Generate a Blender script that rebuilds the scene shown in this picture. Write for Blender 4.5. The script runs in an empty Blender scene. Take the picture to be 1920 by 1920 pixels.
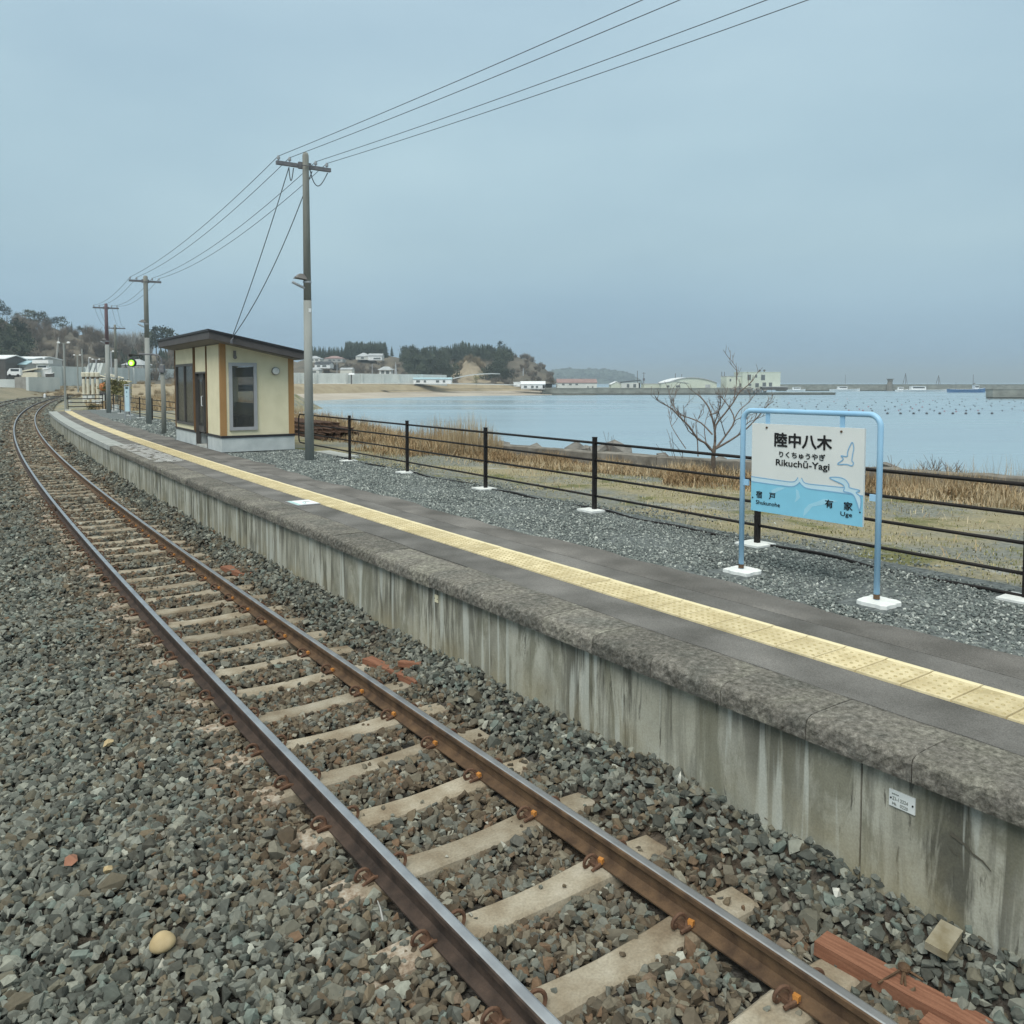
import bpy, bmesh, math, random
import numpy as np
from mathutils import Vector, Matrix
PI = math.pi
RND = random.Random(11)
NPR = np.random.default_rng(11)
SC = bpy.context.scene
COL = SC.collection

# ------------------------------------------------------------------ camera
CAM_H, FPX, CXP, CYP = 2.65, 1555.0, 960.0, 801.0      # calibrated on the rails, sleepers and fence posts
PITCH = math.atan(85.5 / 1555.0)
cam_d = bpy.data.cameras.new('camera')
cam = bpy.data.objects.new('camera', cam_d)
COL.objects.link(cam)
cam.location = (0, 0, CAM_H)
cam.rotation_euler = (PI / 2 - PITCH, 0, 0)
cam_d.sensor_width = 36.0
cam_d.lens = 36.0 * FPX / 1920.0
cam_d.shift_y = (CYP - 960.0) / 1920.0
cam_d.clip_start = 0.05
cam_d.clip_end = 30000
SC.camera = cam

# ------------------------------------------------------------------ sky, sun, exposure
W = bpy.data.worlds.new('World')
SC.world = W
W.use_nodes = True
nt = W.node_tree
nt.nodes.clear()
SUN_EL, SUN_AZ = math.radians(52), math.radians(200)    # azimuth measured clockwise from +Y
sky = nt.nodes.new('ShaderNodeTexSky')
sky.sky_type = 'NISHITA'
sky.sun_disc = False
sky.sun_elevation = SUN_EL
sky.sun_rotation = SUN_AZ
bg1 = nt.nodes.new('ShaderNodeBackground'); bg1.inputs[1].default_value = 0.06
nt.links.new(sky.outputs[0], bg1.inputs[0])
tc = nt.nodes.new('ShaderNodeTexCoord')
sep = nt.nodes.new('ShaderNodeSeparateXYZ'); nt.links.new(tc.outputs['Generated'], sep.inputs[0])
mp = nt.nodes.new('ShaderNodeMapping'); mp.inputs['Scale'].default_value = (1.2, 1.2, 3.4)
nt.links.new(tc.outputs['Generated'], mp.inputs[0])
nz = nt.nodes.new('ShaderNodeTexNoise'); nz.inputs['Scale'].default_value = 1.7; nz.inputs['Detail'].default_value = 4
nz.inputs['Roughness'].default_value = 0.45
nt.links.new(mp.outputs[0], nz.inputs[0])
rmp = nt.nodes.new('ShaderNodeValToRGB')               # overcast deck by height above the horizon
cr = rmp.color_ramp
cr.elements[0].position = 0.0; cr.elements[0].color = (0.175, 0.310, 0.460, 1)
cr.elements[1].position = 1.0; cr.elements[1].color = (0.83, 0.87, 0.81, 1)
for p, c in ((0.06, (0.222, 0.338, 0.438, 1)), (0.15, (0.290, 0.405, 0.466, 1)), (0.26, (0.315, 0.435, 0.496, 1)), (0.44, (0.325, 0.440, 0.515, 1)), (0.75, (0.71, 0.755, 0.72, 1))):
    e = cr.elements.new(p); e.color = c
nt.links.new(sep.outputs[2], rmp.inputs[0])
mul = nt.nodes.new('ShaderNodeMix'); mul.data_type = 'RGBA'; mul.blend_type = 'MULTIPLY'
mul.inputs[0].default_value = 1.0
r2 = nt.nodes.new('ShaderNodeValToRGB')
r2.color_ramp.elements[0].position = 0.3; r2.color_ramp.elements[0].color = (0.86, 0.885, 0.91, 1)
r2.color_ramp.elements[1].position = 0.7; r2.color_ramp.elements[1].color = (1.10, 1.08, 1.05, 1)
nt.links.new(nz.outputs[0], r2.inputs[0])
nt.links.new(rmp.outputs[0], mul.inputs[6]); nt.links.new(r2.outputs[0], mul.inputs[7])
bg2 = nt.nodes.new('ShaderNodeBackground'); bg2.inputs[1].default_value = 1.0
nt.links.new(mul.outputs[2], bg2.inputs[0])
mx = nt.nodes.new('ShaderNodeMixShader'); mx.inputs[0].default_value = 0.93
nt.links.new(bg1.outputs[0], mx.inputs[1]); nt.links.new(bg2.outputs[0], mx.inputs[2])
wo = nt.nodes.new('ShaderNodeOutputWorld'); nt.links.new(mx.outputs[0], wo.inputs[0])

sun_d = bpy.data.lights.new('sun', 'SUN')
sun_d.energy = 1.5
sun_d.angle = math.radians(30)
sun_d.color = (1.0, 0.97, 0.90)
sun = bpy.data.objects.new('sun', sun_d); COL.objects.link(sun)
sd = Vector((math.sin(SUN_AZ) * math.cos(SUN_EL), math.cos(SUN_AZ) * math.cos(SUN_EL), math.sin(SUN_EL)))
sun.rotation_euler = sd.to_track_quat('Z', 'Y').to_euler()
sun.location = sd * 50
SC.view_settings.view_transform = 'Standard'
SC.view_settings.look = 'None'
SC.view_settings.exposure = 0.6
SC.view_settings.gamma = 1.0
SC.view_settings.use_curve_mapping = False
SC.render.engine = 'CYCLES'
SC.cycles.max_bounces = 6
SC.cycles.diffuse_bounces = 3
SC.cycles.use_denoising = True

# ------------------------------------------------------------------ geometry helpers
class MB:
    """collects faces in world (or local) coordinates and links them as one mesh object"""
    def __init__(self):
        self.v = []; self.f = []; self.m = []
    def add(self, vs, fs, mi=0):
        n = len(self.v)
        self.v.extend([tuple(p) for p in vs])
        for f in fs:
            self.f.append([i + n for i in f]); self.m.append(mi)
        return self
    def box(self, c, size, rz=0.0, mi=0, M=None):
        x, y, z = size[0] / 2, size[1] / 2, size[2] / 2
        vs = [(-x, -y, -z), (x, -y, -z), (x, y, -z), (-x, y, -z), (-x, -y, z), (x, -y, z), (x, y, z), (-x, y, z)]
        if M is None:
            M = Matrix.Rotation(rz, 4, 'Z')
        vs = [M @ Vector(p) + Vector(c) for p in vs]
        return self.add(vs, [(0, 3, 2, 1), (4, 5, 6, 7), (0, 1, 5, 4), (1, 2, 6, 5), (2, 3, 7, 6), (3, 0, 4, 7)], mi)
    def tube(self, pts, r, n=8, mi=0, cap=True):
        pts = [Vector(p) for p in pts]
        rs = r if isinstance(r, (list, tuple)) else [r] * len(pts)
        rings = []
        up = None
        for i, p in enumerate(pts):
            t = (pts[min(i + 1, len(pts) - 1)] - pts[max(i - 1, 0)])
            if t.length < 1e-9: t = Vector((0, 0, 1))
            t.normalize()
            if up is None:
                a = Vector((0, 0, 1)) if abs(t.z) < 0.9 else Vector((1, 0, 0))
                up = t.cross(a).normalized()
            else:
                up = (up - t * up.dot(t))
                up = up.normalized() if up.length > 1e-6 else t.orthogonal().normalized()
            b = t.cross(up)
            rings.append([p + (up * math.cos(2 * PI * k / n) + b * math.sin(2 * PI * k / n)) * rs[i] for k in range(n)])
        vs = [q for ring in rings for q in ring]
        fs = []
        for i in range(len(pts) - 1):
            for k in range(n):
                k2 = (k + 1) % n
                fs.append((i * n + k, i * n + k2, (i + 1) * n + k2, (i + 1) * n + k))
        if cap:
            fs.append(tuple(range(n - 1, -1, -1)))
            fs.append(tuple((len(pts) - 1) * n + k for k in range(n)))
        return self.add(vs, fs, mi)
    def prism(self, poly, M, depth, mi=0):
        """flat polygon (list of 2-D points, local XZ after M) extruded by depth along local -Y"""
        n = len(poly)
        vs = [M @ Vector((x, 0, z)) for x, z in poly] + [M @ Vector((x, -depth, z)) for x, z in poly]
        fs = [tuple(range(n)), tuple(range(2 * n - 1, n - 1, -1))]
        for k in range(n):
            fs.append((k, k + n, (k + 1) % n + n, (k + 1) % n))
        return self.add(vs, fs, mi)
    def sphere(self, c, r, nu=10, nv=6, mi=0, sq=(1, 1, 1)):
        vs = [(c[0], c[1], c[2] - r * sq[2])]
        for j in range(1, nv):
            a = -PI / 2 + PI * j / nv
            for i in range(nu):
                b = 2 * PI * i / nu
                vs.append((c[0] + r * sq[0] * math.cos(a) * math.cos(b), c[1] + r * sq[1] * math.cos(a) * math.sin(b), c[2] + r * sq[2] * math.sin(a)))
        vs.append((c[0], c[1], c[2] + r * sq[2]))
        fs = []
        for i in range(nu):
            fs.append((0, 1 + (i + 1) % nu, 1 + i))
            for j in range(nv - 2):
                a = 1 + j * nu
                fs.append((a + i, a + (i + 1) % nu, a + nu + (i + 1) % nu, a + nu + i))
            a = 1 + (nv - 2) * nu
            fs.append((a + i, a + (i + 1) % nu, len(vs) - 1))
        return self.add(vs, fs, mi)
    def build(self, name, mats, parent=None, smooth=False, world=False, fix=True):
        off = Vector((0, 0, 0))
        M = None
        if parent is not None and world:
            p = parent; chain = []
            while p is not None:
                chain.append(Matrix.Translation(p.location) @ Matrix.Rotation(p.rotation_euler[2], 4, 'Z')); p = p.parent
            Wm = Matrix.Identity(4)
            for m_ in reversed(chain): Wm = Wm @ m_
            M = Wm.inverted()
        vs = self.v if M is None else [tuple(M @ Vector(p)) for p in self.v]
        me = bpy.data.meshes.new(name)
        me.from_pydata(vs, [], self.f)
        if not isinstance(mats, (list, tuple)): mats = [mats]
        for m_ in mats: me.materials.append(m_)
        if len(mats) > 1: me.polygons.foreach_set('material_index', self.m)
        if fix:
            bm = bmesh.new(); bm.from_mesh(me); bmesh.ops.recalc_face_normals(bm, faces=bm.faces); bm.to_mesh(me); bm.free()
        if smooth:
            me.polygons.foreach_set('use_smooth', [True] * len(me.polygons))
        me.update()
        return link(name, me, parent)

def link(name, me, parent=None, loc=None, rz=None):
    o = bpy.data.objects.new(name, me)
    COL.objects.link(o)
    if parent is not None: o.parent = parent
    if loc is not None: o.location = loc
    if rz is not None: o.rotation_euler = (0, 0, rz)
    return o
def tag(o, label=None, cat=None, group=None, kind=None):
    if label: o['label'] = label
    if cat: o['category'] = cat
    if group: o['group'] = group
    if kind: o['kind'] = kind
    return o
def thing(name, label, cat, loc=(0, 0, 0), rz=0.0, group=None):
    o = bpy.data.objects.new(name, None)
    COL.objects.link(o)
    o.location = loc; o.rotation_euler = (0, 0, rz); o.empty_display_size = 0.2
    return tag(o, label, cat, group)
def copy_tree(o, loc=None, rz=None, label=None, group=None, scale=None, parent=None):
    c = o.copy(); COL.objects.link(c)
    if parent is not None: c.parent = parent
    if loc is not None: c.location = loc
    if rz is not None: c.rotation_euler = (0, 0, rz)
    if scale is not None: c.scale = scale
    if label: c['label'] = label
    if group: c['group'] = group
    for ch in list(o.children):
        copy_tree(ch, parent=c)
    return c

ORD = ['first', 'second', 'third', 'fourth', 'fifth', 'sixth', 'seventh', 'eighth', 'ninth', 'tenth', 'eleventh', 'twelfth', 'thirteenth', 'fourteenth', 'fifteenth', 'sixteenth', 'seventeenth']
# ------------------------------------------------------------------ materials
def ramp(nt, stops):
    r = nt.nodes.new('ShaderNodeValToRGB')
    while len(r.color_ramp.elements) > 1: r.color_ramp.elements.remove(r.color_ramp.elements[-1])
    r.color_ramp.elements[0].position = stops[0][0]; r.color_ramp.elements[0].color = (*stops[0][1], 1)
    for p, c in stops[1:]:
        e = r.color_ramp.elements.new(p); e.color = (*c, 1)
    return r
def mat(name, c, c2=None, rough=0.8, scale=6.0, var=0.15, bump=0.0, bscale=40.0, metal=0.0, stretch=(1, 1, 1), fine=0.0, fscale=120.0,
        rnd=0.0, spec=0.3, stops=None, detail=5.0, bdist=0.02, emit=None):
    m = bpy.data.materials.new(name); m.use_nodes = True
    t = m.node_tree; L = t.links.new
    b = t.nodes['Principled BSDF']
    b.inputs['Roughness'].default_value = rough
    b.inputs['Metallic'].default_value = metal
    b.inputs['Specular IOR Level'].default_value = spec
    co = t.nodes.new('ShaderNodeTexCoord'); mpn = t.nodes.new('ShaderNodeMapping')
    mpn.inputs['Scale'].default_value = stretch
    src = co.outputs['Object']
    oi = t.nodes.new('ShaderNodeObjectInfo')
    if rnd:
        vm = t.nodes.new('ShaderNodeVectorMath'); vm.operation = 'SCALE'; vm.inputs[0].default_value = (37, 53, 71)
        L(oi.outputs['Random'], vm.inputs['Scale'])
        va = t.nodes.new('ShaderNodeVectorMath'); L(src, va.inputs[0]); L(vm.outputs[0], va.inputs[1]); src = va.outputs[0]
    L(src, mpn.inputs[0])
    n1 = t.nodes.new('ShaderNodeTexNoise'); n1.inputs['Scale'].default_value = scale; n1.inputs['Detail'].default_value = detail
    L(mpn.outputs[0], n1.inputs[0])
    if stops is None:
        if c2 is None:
            c2 = tuple(min(1, x * (1 + var)) for x in c); c1 = tuple(x * (1 - var) for x in c)
        else: c1 = c
        stops = [(0.3, c1), (0.7, c2)]
    r = ramp(t, stops); L(n1.outputs[0], r.inputs[0])
    out = r.outputs[0]
    def mulnode(out, facsock, lo, hi):
        mr = t.nodes.new('ShaderNodeMapRange'); mr.inputs[3].default_value = lo; mr.inputs[4].default_value = hi
        L(facsock, mr.inputs[0])
        mm = t.nodes.new('ShaderNodeVectorMath'); mm.operation = 'SCALE'
        L(out, mm.inputs[0]); L(mr.outputs[0], mm.inputs['Scale'])
        return mm.outputs[0]
    if fine:
        n2 = t.nodes.new('ShaderNodeTexNoise'); n2.inputs['Scale'].default_value = fscale; n2.inputs['Detail'].default_value = 2
        L(src, n2.inputs[0])
        out = mulnode(out, n2.outputs[0], 1 - fine * 2, 1 + fine * 2)
    if rnd:
        out = mulnode(out, oi.outputs['Random'], 1 - rnd, 1 + rnd)
    L(out, b.inputs['Base Color'])
    if bump:
        n3 = t.nodes.new('ShaderNodeTexNoise'); n3.inputs['Scale'].default_value = bscale; n3.inputs['Detail'].default_value = 4
        L(src, n3.inputs[0])
        bp = t.nodes.new('ShaderNodeBump'); bp.inputs['Strength'].default_value = bump; bp.inputs['Distance'].default_value = bdist
        L(n3.outputs[0], bp.inputs['Height']); L(bp.outputs[0], b.inputs['Normal'])
    if emit:
        b.inputs['Emission Color'].default_value = (*emit[:3], 1); b.inputs['Emission Strength'].default_value = emit[3]
    return m
def attr_mat(name, stops, attr, kind='GEOMETRY', rough=0.85, rnd=0.12, fine=0.1, fscale=50, rand_stops=None, spec=0.3, trans=0.0):
    """colour from an attribute; with rand_stops each instance picks from a second palette, attribute mixes the two palettes"""
    m = bpy.data.materials.new(name); m.use_nodes = True
    t = m.node_tree; L = t.links.new
    b = t.nodes['Principled BSDF']; b.inputs['Roughness'].default_value = rough; b.inputs['Specular IOR Level'].default_value = spec
    at = t.nodes.new('ShaderNodeAttribute'); at.attribute_type = kind; at.attribute_name = attr
    oi = t.nodes.new('ShaderNodeObjectInfo')
    if rand_stops:
        r1 = ramp(t, stops); r2 = ramp(t, rand_stops)
        r1.color_ramp.interpolation = 'CONSTANT'; r2.color_ramp.interpolation = 'CONSTANT'
        a2 = t.nodes.new('ShaderNodeAttribute'); a2.attribute_type = kind; a2.attribute_name = 'pick'
        L(a2.outputs['Fac'], r1.inputs[0]); L(a2.outputs['Fac'], r2.inputs[0])
        mx = t.nodes.new('ShaderNodeMix'); mx.data_type = 'RGBA'
        L(at.outputs['Fac'], mx.inputs[0]); L(r1.outputs[0], mx.inputs[6]); L(r2.outputs[0], mx.inputs[7])
        out = mx.outputs[2]
    else:
        r1 = ramp(t, stops); L(at.outputs['Fac'], r1.inputs[0]); out = r1.outputs[0]
    co = t.nodes.new('ShaderNodeTexCoord')
    n2 = t.nodes.new('ShaderNodeTexNoise'); n2.inputs['Scale'].default_value = fscale
    L(co.outputs['Object'], n2.inputs[0])
    mr = t.nodes.new('ShaderNodeMapRange'); mr.inputs[3].default_value = 1 - fine * 2; mr.inputs[4].default_value = 1 + fine * 2
    L(n2.outputs[0], mr.inputs[0])
    mm = t.nodes.new('ShaderNodeVectorMath'); mm.operation = 'SCALE'
    L(out, mm.inputs[0]); L(mr.outputs[0], mm.inputs['Scale'])
    L(mm.outputs[0], b.inputs['Base Color'])
    return m

M = {}
M['rust'] = mat('rusty_steel', (.058, .036, .023), (.150, .092, .051), rough=.85, scale=9, bump=.4, bscale=90, fine=.12, bdist=.004)
M['railhead'] = mat('polished_rail_head', (.34, .345, .36), (.50, .51, .525), rough=.38, scale=5, metal=.85, stretch=(1, 1, 1), spec=.5)
M['clip'] = mat('rusty_clip', (.085, .045, .030), (.16, .09, .055), rough=.8, scale=30)
M['orange'] = mat('orange_tag', (.56, .24, .06), rough=.6)
M['sleeper'] = mat('sleeper_concrete', None, rough=.9, scale=4, stops=[(.25, (.175, .130, .085)), (.45, (.265, .222, .160)), (.62, (.345, .305, .235)), (.8, (.43, .39, .32))], bump=.5, bscale=70, fine=.16, fscale=70, rnd=.16, bdist=.008)
def spall(m):
    t = m.node_tree; L = t.links.new; b = t.nodes['Principled BSDF']; prev = b.inputs['Base Color'].links[0].from_socket
    co = t.nodes.new('ShaderNodeTexCoord'); sp_ = t.nodes.new('ShaderNodeSeparateXYZ'); L(co.outputs['Object'], sp_.inputs[0])
    a = t.nodes.new('ShaderNodeMapRange'); a.inputs[1].default_value = -.66; a.inputs[2].default_value = -.76; L(sp_.outputs[0], a.inputs[0])
    oi = t.nodes.new('ShaderNodeObjectInfo'); v = t.nodes.new('ShaderNodeVectorMath'); v.operation = 'SCALE'; v.inputs[0].default_value = (19, 43, 7); L(oi.outputs['Random'], v.inputs['Scale'])
    ad = t.nodes.new('ShaderNodeVectorMath'); L(co.outputs['Object'], ad.inputs[0]); L(v.outputs[0], ad.inputs[1])
    n = t.nodes.new('ShaderNodeTexNoise'); n.inputs['Scale'].default_value = 22; n.inputs['Detail'].default_value = 6; n.inputs['Roughness'].default_value = .7; L(ad.outputs[0], n.inputs[0])
    r = ramp(t, [(.36, (.16, .115, .078)), (.47, (.29, .225, .165)), (.58, (.38, .33, .265)), (.72, (.50, .46, .39))]); L(n.outputs[0], r.inputs[0])
    mx = t.nodes.new('ShaderNodeMix'); mx.data_type = 'RGBA'; L(a.outputs[0], mx.inputs[0]); L(prev, mx.inputs[6]); L(r.outputs[0], mx.inputs[7]); L(mx.outputs[2], b.inputs['Base Color'])
spall(M['sleeper'])
M['concrete'] = mat('pale_concrete', (.36, .37, .34), (.50, .51, .48), rough=.9, scale=4, bump=.25, bscale=50, fine=.06, bdist=.005)
M['white_concrete'] = mat('white_footing_concrete', (.66, .68, .66), (.82, .83, .80), rough=.9, scale=10, bump=.2, bscale=60, bdist=.004)
M['new_cope'] = mat('new_concrete_coping', (.29, .305, .285), (.39, .405, .385), rough=.9, scale=3, fine=.06, rnd=.05)
M['asphalt'] = mat('asphalt', None, rough=.95, scale=1.6, stops=[(.32, (.108, .104, .096)), (.5, (.158, .152, .142)), (.68, (.208, .199, .186))], bump=.8, bscale=110, fine=.34, fscale=150, bdist=.006, spec=.15)
M['asphalt2'] = mat('asphalt_worn', None, rough=.92, scale=1.4, stops=[(.32, (.108, .102, .093)), (.5, (.158, .149, .137)), (.68, (.225, .212, .195))], bump=.9, bscale=90, fine=.40, fscale=120, bdist=.008, spec=.15)
M['tactile'] = mat('yellow_tactile_paving', (.47, .385, .215), (.70, .60, .38), rough=.8, scale=5, fine=.10, fscale=60, rnd=.085)
M['tactile_dome'] = mat('worn_tactile_dome', (.40, .325, .165), (.56, .475, .28), rough=.75, scale=30)
M['tactile_line'] = mat('tactile_line_bar', (.70, .61, .38), (.78, .69, .46), rough=.7, scale=9)
M['black'] = mat('black_painted_steel', (.010, .0085, .008), (.018, .015, .014), rough=.6, scale=10, spec=.25)
M['blue_steel'] = mat('pale_blue_painted_steel', (.27, .50, .72), (.36, .60, .80), rough=.45, scale=3, spec=.5)
M['board'] = mat('sign_board_white', (.63, .67, .66), (.70, .73, .72), rough=.5, scale=2)
M['board_blue'] = mat('sign_print_blue', (.23, .56, .74), rough=.5, var=.04)
M['board_pale'] = mat('sign_print_pale_blue', (.33, .62, .77), rough=.5, var=.03)
M['board_band'] = mat('sign_print_band', (.52, .70, .79), rough=.5, var=.03)
M['board_line'] = mat('sign_print_line', (.22, .43, .64), rough=.5, var=.03)
M['ink'] = mat('black_lettering', (.012, .012, .013), rough=.5)
M['pole'] = mat('concrete_pole', (.235, .245, .230), (.33, .345, .325), rough=.9, scale=3, stretch=(1, 1, .25), fine=.05)
M['pole_dark'] = mat('weathered_steel_pole', (.195, .198, .178), (.285, .29, .262), rough=.8, scale=4, stretch=(2, 2, .3))
M['pole_red'] = mat('purplish_painted_pole', (.15, .10, .115), (.22, .16, .17), rough=.8, scale=4, stretch=(2, 2, .3))
M['arm'] = mat('dull_steel_arm', (.12, .125, .14), (.19, .19, .20), rough=.6, scale=12)
M['insul'] = mat('insulator_ceramic', (.34, .36, .38), rough=.4)
M['wire'] = mat('cable', (.105, .118, .130), rough=.7)
M['wood'] = mat('weathered_wood', (.17, .14, .115), (.27, .235, .20), rough=.9, scale=4, stretch=(8, 8, .5))
M['plank'] = mat('red_brown_plank', (.185, .080, .048), (.31, .150, .092), rough=.9, scale=5, stretch=(1, 14, 14), bump=.3, bscale=50, fine=.1, bdist=.004)
M['cream'] = mat('cream_render', (.66, .605, .42), (.75, .69, .495), rough=.9, scale=2.5, bump=.2, bscale=150, fine=.04, bdist=.003)
M['ochre'] = mat('ochre_trim', (.33, .185, .075), (.41, .235, .10), rough=.6, scale=3, stretch=(2, 2, .4))
M['fascia'] = mat('dark_grey_fascia', (.070, .064, .064), (.10, .092, .090), rough=.6, scale=3)
M['roof_edge'] = mat('roof_sheet_edge', (.028, .028, .032), rough=.5)
M['soffit'] = mat('soffit', (.20, .19, .18), rough=.8)
M['plinth'] = mat('plinth_concrete', (.42, .46, .46), (.55, .585, .58), rough=.9, scale=3, fine=.05)
M['alu'] = mat('aluminium_frame', (.36, .36, .37), (.42, .42, .43), rough=.45, scale=3, metal=.25)
M['darkframe'] = mat('dark_bronze_frame', (.085, .08, .075), rough=.5, scale=3)
M['brown'] = mat('brown_joint_trim', (.15, .085, .04), rough=.7)
M['inside'] = mat('dim_interior', (.16, .15, .13), rough=.9)
M['lampwhite'] = mat('white_lamp_cover', (.75, .75, .72), rough=.35)
M['signal_green'] = mat('lit_green_signal', (.25, .8, .05), rough=.4, emit=(.30, 1.0, .03, 1.1))
M['signal_core'] = mat('lit_signal_core', (.8, .9, .3), rough=.4, emit=(.80, 1.0, .22, 1.6))
M['rock'] = mat('grey_rock', (.13, .125, .115), (.24, .23, .21), rough=.95, scale=4, bump=.5, bscale=14, rnd=.15)
M['seawall'] = mat('weathered_seawall', None, rough=.95, scale=3, stops=[(.25, (.095, .085, .07)), (.5, (.19, .175, .15)), (.75, (.29, .27, .235))], bump=.4, bscale=20, fine=.1)
M['sand'] = mat('beach_sand', (.36, .31, .25), (.46, .41, .34), rough=.95, scale=.08)
M['bank'] = mat('dry_grass_bank', (.27, .215, .135), (.36, .30, .20), rough=.95, scale=.25)
M['floodwall'] = mat('flood_wall_concrete', (.46, .50, .49), (.62, .655, .64), rough=.9, scale=.35, stretch=(1, 1, .4), fine=.05, fscale=4, rnd=.06)
M['old_wall'] = mat('old_grey_wall', (.22, .21, .19), (.34, .33, .30), rough=.95, scale=.8)
M['hill'] = mat('winter_scrub_hill', None, rough=1, scale=.09, detail=9, stops=[(.3, (.075, .068, .052)), (.5, (.125, .108, .082)), (.7, (.175, .15, .115))])
M['hill_green'] = mat('far_wooded_hill', (.045, .065, .045), (.075, .095, .062), rough=1, scale=.02)
M['cliff'] = mat('sandy_cliff', (.235, .19, .13), (.36, .305, .22), rough=1, scale=.16, stretch=(1, 1, .3))
M['conifer'] = mat('conifer_foliage', (.026, .038, .028), (.052, .068, .045), rough=.95, scale=1.2, rnd=.25)
M['pine'] = mat('pine_foliage', (.034, .046, .031), (.070, .084, .050), rough=.95, scale=1.0, rnd=.22)
M['scrub'] = mat('bare_scrub_twigs', (.115, .095, .075), (.20, .168, .135), rough=1, scale=1.0, rnd=.2)
M['pale_twigs'] = mat('pale_bare_twigs', (.24, .235, .215), (.36, .35, .33), rough=1, scale=1, rnd=.15)
M['straw_scrub'] = mat('straw_brown_scrub', (.20, .155, .095), (.33, .265, .17), rough=1, scale=1, rnd=.2)
M['farglass'] = mat('far_window_glass', (.10, .115, .115), (.15, .165, .165), rough=.3)
M['bark'] = mat('bark', (.075, .06, .048), (.13, .105, .085), rough=.95, scale=12)
M['twig'] = mat('twig_bark', (.13, .10, .085), (.21, .17, .145), rough=.9, scale=14)
M['pale_bark'] = mat('pale_bark', (.30, .29, .27), (.42, .41, .38), rough=.9, scale=6)
M['white'] = mat('white_paint', (.74, .76, .76), (.82, .83, .83), rough=.5, scale=2)
M['offwhite'] = mat('off_white_wall', (.56, .57, .54), (.66, .67, .63), rough=.8, scale=.4)
M['palegreen'] = mat('pale_green_wall', (.54, .58, .49), (.62, .66, .56), rough=.85, scale=.3)
M['greywall'] = mat('grey_metal_wall', (.36, .36, .345), (.44, .44, .42), rough=.8, scale=.5)
M['redroof'] = mat('faded_red_roof', (.25, .165, .155), (.32, .22, .205), rough=.7, scale=.4)
M['blueroof'] = mat('light_blue_roof', (.30, .45, .50), (.40, .55, .59), rough=.6, scale=.5)
M['greyroof'] = mat('grey_roof', (.34, .36, .37), (.46, .48, .49), rough=.7, scale=.5)
M['darkroof'] = mat('dark_roof', (.05, .055, .06), rough=.7)
M['glass'] = mat('dark_window_glass', (.035, .042, .046), rough=.12, spec=.6)
M['dark'] = mat('dark_opening', (.02, .02, .02), rough=.9)
M['boat_blue'] = mat('blue_hull_paint', (.05, .14, .30), (.08, .19, .37), rough=.4, scale=1)
M['creampaint'] = mat('cream_painted_steel', (.60, .56, .44), (.74, .70, .57), rough=.6, scale=3)
M['yellowpaint'] = mat('dull_yellow_steel', (.48, .42, .22), rough=.6)
M['orangemach'] = mat('orange_machine_paint', (.48, .20, .06), (.36, .12, .04), rough=.6, scale=5)
M['quay'] = mat('quay_concrete', None, rough=.95, scale=.3, stops=[(.3, (.17, .17, .145)), (.6, (.27, .27, .235)), (.8, (.34, .335, .30))], stretch=(1, 1, 2), fine=.08, fscale=2)
M['weed'] = mat('dark_tide_mark', (.075, .07, .055), (.12, .11, .085), rough=.9, scale=.5)
M['buoy'] = mat('dark_buoy', (.035, .04, .05), (.07, .07, .08), rough=.5, scale=5)
M['buoy_pink'] = mat('faded_pink_buoy', (.28, .17, .20), rough=.5)
M['chalk'] = mat('white_chip', (.66, .65, .58), rough=.8)
M['tan'] = mat('tan_cobble', (.36, .27, .14), (.55, .43, .25), rough=.6, scale=9)
M['redstone'] = mat('reddish_stone', (.26, .12, .075), (.34, .17, .11), rough=.8, scale=12)
M['mossy'] = mat('mossy_bush', (.11, .105, .035), (.19, .18, .075), rough=1, scale=2, rnd=.2)

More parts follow.
